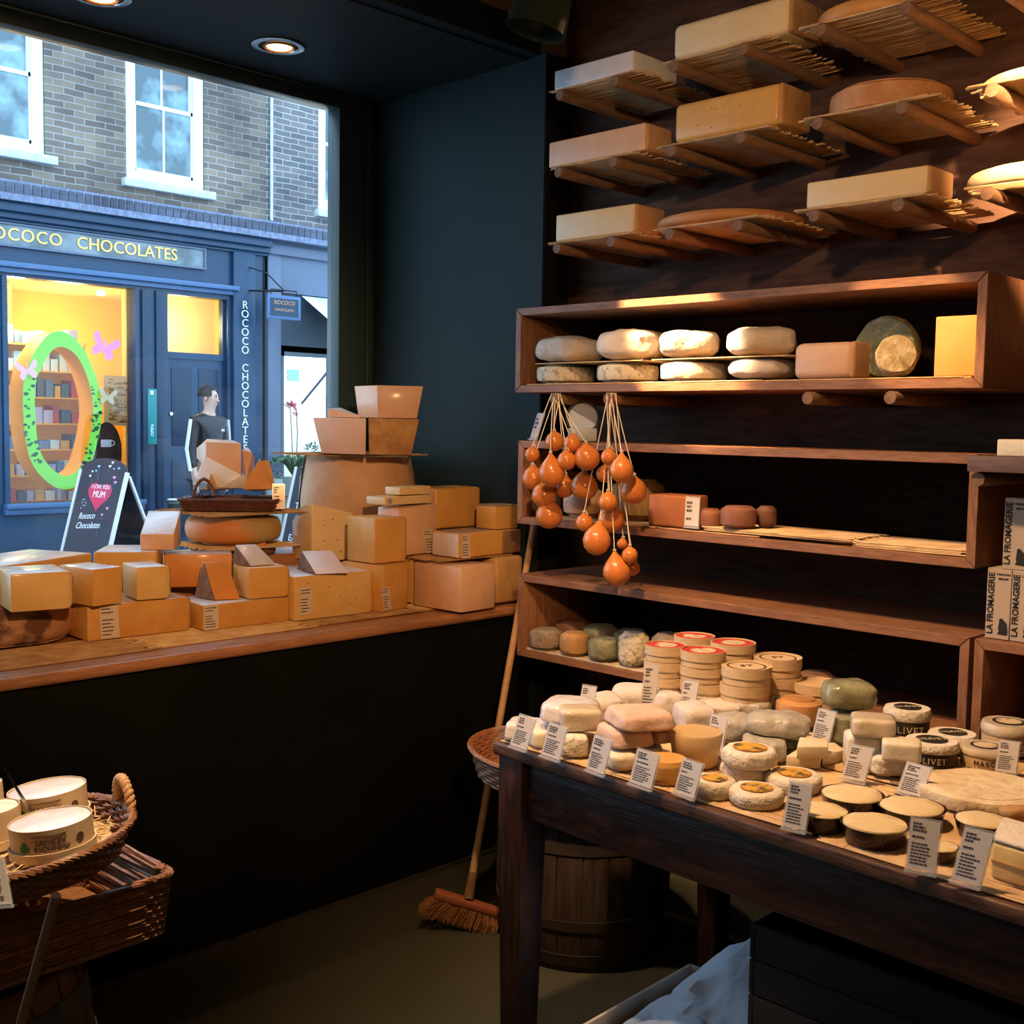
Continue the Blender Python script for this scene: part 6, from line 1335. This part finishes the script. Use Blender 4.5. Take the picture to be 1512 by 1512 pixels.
MB().tube([(FX+.05, 7.35, hc0.z+.06), (-11.1, ya, hc0.z+.05)], .012, 6).tube([(FX+.05, 7.35, hc0.z+.32), (-11.25, 7.45, hc0.z+.25), (-11.1, ya, hc0.z+.06)], .008, 6).tube([(-11.1, hc0.y+.05, hc0.z), (-11.1, hc0.y+.05, hc0.z+.06), (-11.1, hc1.y-.05, hc0.z+.06), (-11.1, hc1.y-.05, hc0.z)], .007, 6).build('bracket', MC['blackhole'], hs_)
# orchid and plants
def at(px, py, x): return PX(px, py, x)
oc = at(434, 668, -11.2); oc.z = 0; o_ = thing('potted_orchid', 'tall orchid with red flowers in the doorway of the neighbouring shop', 'plant', (oc.x, oc.y, 0))
MB().lathe((oc.x, oc.y, 0), [(0, 0), (.10, 0), (.12, .5), (.15, .9), (.13, .9), (.10, .85), (0, .85)], 20).build('pot', M('stonepot', (.30, .34, .30), rough=.8), o_)
for k in range(7):
    a = k*.9+.3; l = .28; pts = [V((oc.x, oc.y, .9)), V((oc.x+.5*l*math.cos(a), oc.y+.5*l*math.sin(a), 1.12)), V((oc.x+l*math.cos(a), oc.y+l*math.sin(a), 1.05))]; MB().tube([pts[0], pts[0].lerp(pts[1], .5)+V((0, 0, .03)), pts[1], pts[1].lerp(pts[2], .5)+V((0, 0, .01)), pts[2]], [.01, .03, .038, .03, .004], 6).build('leaf', M('orchid_leaf', (.03, .08, .03), rough=.4), o_)
for sy in (-.03, .05):
    pts = [V((oc.x, oc.y+sy*.4, .9)), V((oc.x, oc.y+sy, 1.4)), V((oc.x, oc.y+sy-.02, 1.68)), V((oc.x+.02, oc.y+sy-.14, 1.74))]; MB().tube(pts, .006, 5).build('stem', MC['orchid_leaf'], o_)
    for k in range(6):
        u = pts[2].lerp(pts[3], k/5)+V((random.uniform(-.03, .03), random.uniform(-.04, .1), random.uniform(-.06, .04))); b = MB()
        for m_ in range(5): an = m_*1.257; b.add([u, u+V((.01, .018*math.cos(an-.5), .018*math.sin(an-.5))), u+V((.012, .034*math.cos(an), .034*math.sin(an))), u+V((.01, .018*math.cos(an+.5), .018*math.sin(an+.5)))], [(0, 1, 2, 3)])
        b.build('flower', M('orchid_red', (.45, .02, .06), rough=.5), o_, smooth=0)
def bush(label, px, py, x, r, n=140, mat=(.04, .09, .05)):
    c = at(px, py, x); t = thing('potted_plant', label, 'plant', (c.x, c.y, 0), 'small plants on the far pavement'); MB().lathe((c.x, c.y, 0), [(0, 0), (r*.5, 0), (r*.6, c.z-r*.7), (0, c.z-r*.7)], 16).build('pot', MC['stonepot'], t); b = MB()
    for i in range(n):
        d_ = V((random.gauss(0, 1), random.gauss(0, 1), random.gauss(0, .8))).normalized()*r*random.uniform(.4, 1); p = c+d_; q = d_.normalized()*.04; s_ = q.cross(V((0, 0, 1)))*.5; b.add([p, p+q*.5+s_, p+q, p+q*.5-s_], [(0, 1, 2, 3)])
    b.build('foliage', M('bushgreen', mat, rough=.6), t, smooth=0)
bush('leafy plant by the pilaster behind the orange wedge of cheese', 405, 692, -11.0, .16); bush('small plant beside the dark blackboard', 462, 668, -10.8, .11)
bo = at(256, 740, -10.4); t = thing('bollard', 'dark street bollard with pale top behind the display cheeses', 'bollard', (bo.x, bo.y, 0)); MB().lathe((bo.x, bo.y, 0), [(0, 0), (.075, 0), (.07, .05), (.058, .08), (.055, bo.z-.04), (.068, bo.z-.02), (.06, bo.z), (0, bo.z+.01)], 20).build('post', M('bollard_dark', (.03, .045, .045), rough=.4), t); MB().lathe((bo.x, bo.y, bo.z+.012), [(0, 0), (.06, 0), (.055, .012), (0, .016)], 20).build('cap', MC['stone_sill'], t)
# A-boards
def aboard(label, c, w, h, face, lean=.27, arch=True):
    c = V(c); n = V((math.cos(face), math.sin(face), 0)); a = V((-n.y, n.x, 0)); u = (V((0, 0, 1))-n*lean).normalized(); nn = a.cross(u); t = thing('chalkboard_sign', label, 'sign', c, None)
    base = c+n*(h*lean*.5)
    def P(x, y, o=0): return base+a*x+u*y+nn*o
    pts = [(-w/2, .10), (w/2, .10), (w/2, h*.90)]+([(w/2*math.cos(k*math.pi/10), h*.90+h*.10*math.sin(k*math.pi/10)) for k in range(1, 10)] if arch else [])+[(-w/2, h*.90)]
    MB().add([P(x, y, .004) for x, y in pts]+[P(x, y, -.004) for x, y in pts], [tuple(range(len(pts))), tuple(range(2*len(pts)-1, len(pts)-1, -1))]+[(i, i+len(pts), (i+1) % len(pts)+len(pts), (i+1) % len(pts)) for i in range(len(pts))]).build('board', MC['chalkboard'], t, smooth=0)
    for s_ in (-1, 1):
        MB().obox(P(s_*w/2, h*.45, 0), a*.018, u*h*.45, nn*.014).build('rail', MC['board_frame'], t, bevel=.002)
        u2 = (V((0, 0, 1))+n*lean*1.6).normalized(); q = c-n*.0+V((0, 0, 0)); top = P(s_*w/2, h*.88, 0); ft = V((top.x, top.y, 0))-n*.42; m_ = (top+ft)/2; dd = (top-ft)/2; MB().obox(m_-nn*.02, a*.016, dd, nn*.012).build('back_leg', MC['board_frame'], t)
    k0 = P(0, h*.80, -.05); MB().obox((P(0, h*.2, 0)+V((0, 0, 0)))-n*.22, a*w*.45, (0, 0, .02), n*.01).build('stretcher', MC['board_frame'], t)
    bt2 = [P(-w/2+.02, h*.88, -.03), P(w/2-.02, h*.88, -.03)]; f2 = [V((q_.x, q_.y, .12))-n*.38 for q_ in bt2]; MB().add([bt2[0], bt2[1], f2[1], f2[0]], [(0, 1, 2, 3)]).build('back_board', MC['chalkboard'], t, smooth=0)
    return t, P, a, u, nn
bc_ = PZ(137, 815, .0); fa = PD(90, 812, 12.2); cpos = V((PX(140, 700, -10.2).x, PX(143, 700, -10.2).y, 0))
cpos = V((-10.1, PX(145, 700, -10.1).y, 0)); w_ = (PX(190, 700, -10.1).y-PX(104, 700, -10.1).y)*.98
t, P, a, u, nn = aboard('arched chalkboard with pink heart lettered I LOVE YOU MUM on the far pavement', cpos+V((0, -.06, 0)), .76, 1.22, -1.48); P0 = P
P = lambda x, y, o=0: P0(x, .90+(y-.73)*(.72 if y > .73 else .78), o)
def drawn(pts, mat, nm, o=.0055): MB().add([P(x, y, o) for x, y in pts], [tuple(range(len(pts)))]).build(nm, mat, t, smooth=0)
def heart(cx, cy, s, mat, nm='small_heart', rot=0, o=.0055):
    pts = []
    for k in range(28):
        q = 2*math.pi*k/28; x, y = 16*math.sin(q)**3/16, (13*math.cos(q)-5*math.cos(2*q)-2*math.cos(3*q)-math.cos(4*q))/16; pts.append((cx+s*(x*math.cos(rot)-y*math.sin(rot)), cy+s*(x*math.sin(rot)+y*math.cos(rot))))
    b = MB(); b.add([P(cx, cy, o)]+[P(x, y, o) for x, y in pts], [(0, i+1, (i+1) % 28+1) for i in range(28)]); b.build(nm, mat, t, smooth=0)
heart(.02, .70, .195, MC['heart_red'], 'red_heart')
text('I LOVE YOU', .056, P(.02, .795, .007), a, u, MC['chalk_white'], t, ext=.0006); text('MUM', .090, P(.02, .70, .007), a, u, MC['chalk_white'], t, ext=.0006)
text('Rococo', .085, P(-.10, .435, .007), (a+u*.08), u, MC['chalk_white'], t, ext=.0006, shear=.25); text('Chocolates', .085, P(-.05, .325, .007), (a+u*.08), u, MC['chalk_white'], t, ext=.0006, shear=.25)
for i, (x, y, s_, m_) in enumerate(((-.20, .93, .020, 'chalk_white'), (-.18, .99, .016, 'chalk_white'), (-.09, 1.06, .022, 'chalk_blue'), (-.12, 1.0, .016, 'chalk_blue'), (.09, 1.07, .022, 'chalk_white'), (.12, 1.12, .02, 'chalk_white'), (.16, 1.04, .014, 'chalk_blue'), (.24, 1.05, .018, 'chalk_blue'), (.20, .93, .026, 'chalk_pink'), (.235, .87, .024, 'chalk_pink'), (.20, .55, .02, 'chalk_pink'), (.14, .47, .018, 'chalk_pink'))): heart(x, y, s_, MC[m_])
b = MB()
for x0, y0, x1, y1 in ((-.19, .93, -.15, .82), (-.09, 1.05, -.05, .88), (-.12, .99, -.06, .90), (.09, 1.06, .06, .90), (.24, 1.04, .12, .88), (.20, .92, .17, .72), (.235, .86, .15, .62)): b.tube([P(x0, y0, .006), P((x0+x1)/2+.01, (y0+y1)/2, .006), P(x1, y1, .006)], .0022, 4)
b.tube([P(.14+.05*math.cos(k*.5)*(1-k/40), .42-.008*k+.03*math.sin(k*.5), .006) for k in range(26)], .0022, 4)
b.build('chalk_lines', MC['grey_blue'], t, smooth=0)
b = MB()
for k in range(7): x, y = -.235+.03*(k % 3), .62-.035*(k//2); b.add([P(x, y, .006), P(x+.012, y, .006), P(x+.012, y+.012, .006), P(x, y+.012, .006)], [(0, 1, 2, 3)])
b.build('chalk_dots', MC['chalk_white'], t, smooth=0)
c2 = PX(449, 700, -10.0); t, P, a, u, nn = aboard('dark blackboard with white capital lettering beside the plants, behind the parmesan stack', (-10.0, c2.y, 0), .50, 1.22, -1.45, arch=False)
for i, s_ in enumerate(('A CUP', '&', 'TWO', 'SETS', 'EACH')): text(s_, .10, P(-.02, 1.02-.17*i, .007), a, u, MC['chalk_white'], t, ext=.0006)
# ---------------------------------------------------------------- man on the far pavement
def skin(nodes, edges, root=0, sub=2):
    me = bpy.data.meshes.new('figure'); me.from_pydata([n[0] for n in nodes], edges, []); o = bpy.data.objects.new('figure', me); C.objects.link(o)
    sm = o.modifiers.new('skin', 'SKIN'); sm.use_smooth_shade = True
    for i, n in enumerate(nodes):
        r = n[1] if isinstance(n[1], tuple) else (n[1], n[1]); me.skin_vertices[0].data[i].radius = r; me.skin_vertices[0].data[i].use_root = i == root
    ss = o.modifiers.new('sub', 'SUBSURF'); ss.levels = ss.render_levels = sub
    dg = bpy.context.evaluated_depsgraph_get(); m = bpy.data.meshes.new_from_object(o.evaluated_get(dg)); vs = [v.co.copy() for v in m.vertices]; fs = [tuple(p.vertices) for p in m.polygons]
    bpy.data.meshes.remove(m); bpy.data.objects.remove(o); return vs, fs
mp = PX(307, 640, -10.5); mp.z = 0; vd = vdir(mp); Rr = V((vd.y, -vd.x, 0)); Fw = -vd; hdr = (Rr*.90+Fw*.30).normalized(); Rr, Fw = Rr*.80-Fw*.60, Fw*.80+Rr*.60
Wm = lambda r, f, z: mp+Rr*r+Fw*f+V((0, 0, z))
man = thing('person', 'man in black jacket with white sleeve stripes standing by the blue door, looking sideways', 'person', mp)
hx = lambda f_, z, s_=0: Wm(0.0, .01, z)+hdr*f_+V((-hdr.y, hdr.x, 0))*s_
N_ = [(Wm(0, 0, 1.02), (.140, .105)), (Wm(0, 0, 1.18), (.135, .10)), (Wm(0, 0, 1.40), (.155, .11)), (Wm(0, 0, 1.535), (.11, .08)), (Wm(0, .01, 1.60), .056), (hx(.014, 1.665), .058), (hx(.022, 1.725), (.074, .084)), (hx(.012, 1.795), (.078, .090)), (hx(.0, 1.85), (.050, .060)),
  (Wm(-.150, 0, 1.515), .060), (Wm(-.205, .0, 1.25), .050), (Wm(-.215, .06, 1.02), .036), (Wm(-.215, .075, .96), (.020, .032)), (Wm(-.212, .085, .90), (.016, .036)),
  (Wm(.150, 0, 1.515), .060), (Wm(.195, -.02, 1.25), .050), (Wm(.175, .04, 1.02), .036), (Wm(.17, .06, .96), (.020, .032)), (Wm(.165, .07, .90), (.016, .036)),
  (Wm(-.09, 0, .88), .095), (Wm(-.10, .01, .50), .062), (Wm(-.105, -.02, .10), .044), (Wm(-.11, .04, .045), .036), (Wm(-.115, .13, .035), .030), (Wm(.09, 0, .88), .095), (Wm(.11, .02, .50), .062), (Wm(.12, -.01, .10), .044), (Wm(.125, .05, .045), .036), (Wm(.135, .13, .035), .030)]
E_ = [(0, 1), (1, 2), (2, 3), (3, 4), (4, 5), (5, 6), (6, 7), (7, 8), (3, 9), (9, 10), (10, 11), (11, 12), (12, 13), (3, 14), (14, 15), (15, 16), (16, 17), (17, 18), (0, 19), (19, 20), (20, 21), (21, 22), (22, 23), (0, 24), (24, 25), (25, 26), (26, 27), (27, 28)]
for hi, sgn in ((13, -1), (18, 1)):
    p = N_[hi][0]
    for k, l in enumerate((.055, .065, .068, .058)):
        o_ = len(N_); q = p+Fw*(.018*(1.5-k)*1.2); N_ += [(q+V((0, 0, -.03)), .010), (q+V((0, 0, -.03-l*.55))+Fw*.006, .0085), (q+V((0, 0, -.03-l))-Fw*.0+Rr*(-sgn*.012), .007)]; E_ += [(hi, o_), (o_, o_+1), (o_+1, o_+2)]
    o_ = len(N_); N_ += [(N_[hi-1][0]+Fw*.035+V((0, 0, -.02)), .011), (N_[hi-1][0]+Fw*.052+V((0, 0, -.065)), .009)]; E_ += [(hi-1, o_), (o_, o_+1)]
o_ = len(N_); N_ += [(hx(.090, 1.740), .016), (hx(.112, 1.722), .011)]; E_ += [(6, o_), (o_, o_+1)]
vs, fs = skin(N_, E_); MB().add(vs, fs).build('body', M('skin', (.56, .36, .27), (.50, .30, .22), 14, .5, sss=.1), man, smooth=80)
J = [(Wm(0, 0, .99), (.168, .128)), (Wm(0, 0, 1.18), (.158, .124)), (Wm(0, 0, 1.40), (.176, .130)), (Wm(0, 0, 1.535), (.120, .095)), (Wm(0, .005, 1.625), .072), (Wm(-.155, 0, 1.515), .080), (Wm(-.212, 0, 1.25), .066), (Wm(-.220, .055, 1.03), .048), (Wm(.155, 0, 1.515), .080), (Wm(.203, -.02, 1.25), .066), (Wm(.182, .035, 1.03), .048)]
vs, fs = skin(J, [(0, 1), (1, 2), (2, 3), (3, 4), (3, 5), (5, 6), (6, 7), (3, 8), (8, 9), (9, 10)]); jk = MB().add(vs, fs).build('jacket', M('jacket_black', (.012, .013, .018), rough=.45), man, smooth=80)
for sgn, a_, b_, c_ in ((-1, 5, 6, 7), (1, 8, 9, 10)):
    for k in (-1, 0, 1):
        off = lambda p, r: p+Rr*sgn*r*.93+Fw*(.34*r+k*.019); A_, Bb, Cc = J[a_][0], J[b_][0], J[c_][0]
        pts = [off(A_+V((0, 0, .03)), .078), off(A_.lerp(Bb, .35), .078), off(Bb, .068), off(Bb.lerp(Cc, .5), .060), off(Cc, .050)]
        MB().tube(pts, .006, 5).build('sleeve_stripe', MC['chalk_white'], jk)
text('adidas', .028, Wm(.07, .142, 1.40), Rr, (0, 0, 1), MC['chalk_white'], jk) if False else MB().add([Wm(.06+.014*i, .140, 1.43) for i in range(4)]+[Wm(.074+.010*i, .140, 1.46-.004*i) for i in range(3)], [(0, 1, 4), (1, 2, 5), (2, 3, 6)]).build('chest_emblem', MC['chalk_white'], jk, smooth=0)
T_ = [(Wm(0, 0, 1.0), (.150, .118)), (Wm(-.09, 0, .84), .108), (Wm(-.10, .01, .50), .078), (Wm(-.105, -.01, .12), .062), (Wm(.09, 0, .84), .108), (Wm(.11, .02, .50), .078), (Wm(.12, 0, .12), .062)]
vs, fs = skin(T_, [(0, 1), (1, 2), (2, 3), (0, 4), (4, 5), (5, 6)]); MB().add(vs, fs).build('trousers', M('trousers_dark', (.02, .025, .04), rough=.8), man, smooth=80)
for s_ in (-1, 1): q = Wm(.12*s_, .06, .0); blob('shoe', '', q, (.095, .27, .085), math.atan2(Fw.y, Fw.x)-math.pi/2, MC['blackhole'], parent=man, n=3, nz=0)
b = MB(); sd = V((-hdr.y, hdr.x, 0))
for i in range(13):
    for j in range(17):
        th, ph = math.radians(4+i*7.4), 2*math.pi*j/16; d_ = hdr*math.sin(th)*math.cos(ph)+sd*math.sin(th)*math.sin(ph)+V((0, 0, math.cos(th)))
        cut = 1 if not (math.cos(ph) > .45 and th > .95) else .80
        b.v.append(hx(-.006, 1.785)+V((d_.x*.104*cut, d_.y*.104*cut, d_.z*.108*cut)))
b.f = [(i*17+j, i*17+j+1, (i+1)*17+j+1, (i+1)*17+j) for i in range(12) for j in range(16)]; b.m = [0]*len(b.f); b.build('hair', M('hair_black', (.012, .010, .010), rough=.6), man, smooth=80)
for s_ in (-1, 1):
    MB().tube([hx(.088, 1.772, s_*.030), hx(.094, 1.772, s_*.030)], .008, 8).build('eye', MC['inkblack'], man); MB().tube([hx(.093, 1.790, s_*.016), hx(.089, 1.793, s_*.044)], .004, 5).build('eyebrow', MC['hair_black'], man)
    e_ = hx(.0, 1.755, s_*.080); MB().lathe((0, 0, 0), [(0, 0)], 4); MB().tube([e_-V((0, 0, .028)), e_+sd*s_*.008, e_+V((0, 0, .03))], [.008, .015, .009], 8).build('ear', MC['skin'], man, smooth=80)
MB().tube([hx(.088, 1.690, -.022), hx(.096, 1.689, 0), hx(.088, 1.690, .022)], .005, 6).build('mouth', M('lips', (.42, .18, .15), rough=.5), man)
# street and shop lights
def point(name, loc, p, col, r=.15): l = bpy.data.lights.new(name, 'POINT'); l.energy = p; l.color = col; l.shadow_soft_size = r; o = bpy.data.objects.new(name, l); C.objects.link(o); o.location = loc
point('shop_light', (-12.3, 5.0, 2.7), 62, (1, .80, .42)); point('shop_light_back', (-13.5, 6.2, 2.4), 48, (1, .78, .38)); point('hall_light', (-12.0, 6.8, 2.6), 20, (1, .82, .45)); point('cafe_glass_fill', (-12.2, 8.8, 2.2), 60, (.85, .97, 1.0))  # the cafe lamp is added so the neighbour's door glass looks bright
point('cafe_warm', (-12.3, 10.2, 1.9), 40, (1, .75, .35))
# ================================================================ lights
def spot(name, loc, tgt, power, col, size=60, blend=.3, rad=.04):
    l = bpy.data.lights.new(name, 'SPOT'); l.energy = power; l.color = col; l.spot_size = math.radians(size); l.spot_blend = blend; l.shadow_soft_size = rad
    o = bpy.data.objects.new(name, l); C.objects.link(o); o.location = loc; o.rotation_euler = (V(tgt)-V(loc)).to_track_quat('-Z', 'Y').to_euler(); return o
def area(name, loc, tgt, power, col, sx, sy):
    l = bpy.data.lights.new(name, 'AREA'); l.energy = power; l.color = col; l.shape = 'RECTANGLE'; l.size = sx; l.size_y = sy
    o = bpy.data.objects.new(name, l); C.objects.link(o); o.location = loc; o.rotation_euler = (V(tgt)-V(loc)).to_track_quat('-Z', 'Y').to_euler(); return o
W1 = (1, .58, .28)
spot('spot_shelf', (-2.75, 1.9, 2.8), (-2.04, 2.88, 1.73), 1200, W1, 15, .35, .02)
spot('spot_right', (-.5, 1.7, 2.75), (-.98, 2.9, 2.28), 1500, W1, 26, .8, .02)
spot('spot_upper', (-.9, .9, 2.5), (-1.9, 2.95, 2.3), 80, W1, 46, .8, .04)
spot('spot_orange', (-1.9, 1.9, 2.7), (-1.3, 2.9, 1.72), 190, W1, 14, .4, .02)
spot('spot_table', (-1.5, 1.35, 3.1), (-1.25, 2.3, .8), 225, W1, 66, .8, .06)
spot('spot_table_far', (-2.3, 1.2, 3.0), (-1.7, 2.5, .85), 110, (1, .64, .40), 44, .8, .05)
spot('spot_sill', (.2, .2, 2.35), (-3.2, 2.1, 1.15), 330, (1, .52, .22), 38, .9, .08)
spot('spot_basket', (-1.6, 1.0, 3.1), (-1.95, .82, .85), 330, (1, .72, .42), 24, .6, .03)
spot('spot_provola', (-1.5, 1.3, 2.9), (-2.25, 2.75, 1.35), 130, W1, 30, .6, .03)
spot('downlight', DL-V((0, 0, .03)), (DL.x+.05, DL.y, 0), 14, W1, 90, .8, .03)
area('room_fill', (.3, -.6, 2.9), (-1.6, 2.0, .6), 8, (1, .62, .38), 1.6, 1.6)
p = area('window_portal', (-3.99, 1.15, 1.83), (0, 1.15, 1.83), 1, (1, 1, 1), 3.4, 1.9); p.data.cycles.is_portal = True
w = bpy.data.worlds.new('sky'); bpy.context.scene.world = w; w.use_nodes = True
bg = w.node_tree.nodes['Background']; bg.inputs[0].default_value = (.52, .75, 1.0, 1); bg.inputs[1].default_value = 4.3
# ================================================================ camera
cd = bpy.data.cameras.new('camera'); cd.sensor_width = 36; cd.lens = 36*F/1512; cd.clip_start = .05; cd.clip_end = 100
co = bpy.data.objects.new('camera', cd); C.objects.link(co)
m = Matrix(((rt.x, up.x, -fw.x, 0), (rt.y, up.y, -fw.y, 0), (rt.z, up.z, -fw.z, H), (0, 0, 0, 1))); co.matrix_world = m
sc = bpy.context.scene; sc.camera = co
sc.view_settings.view_transform = 'Standard'; sc.view_settings.look = 'None'; sc.view_settings.exposure = 0
sc.cycles.use_denoising = True; sc.cycles.max_bounces = 6; sc.cycles.diffuse_bounces = 3; sc.cycles.transparent_max_bounces = 12; sc.cycles.sample_clamp_indirect = 4
sc.cycles.caustics_reflective = False; sc.cycles.caustics_refractive = False
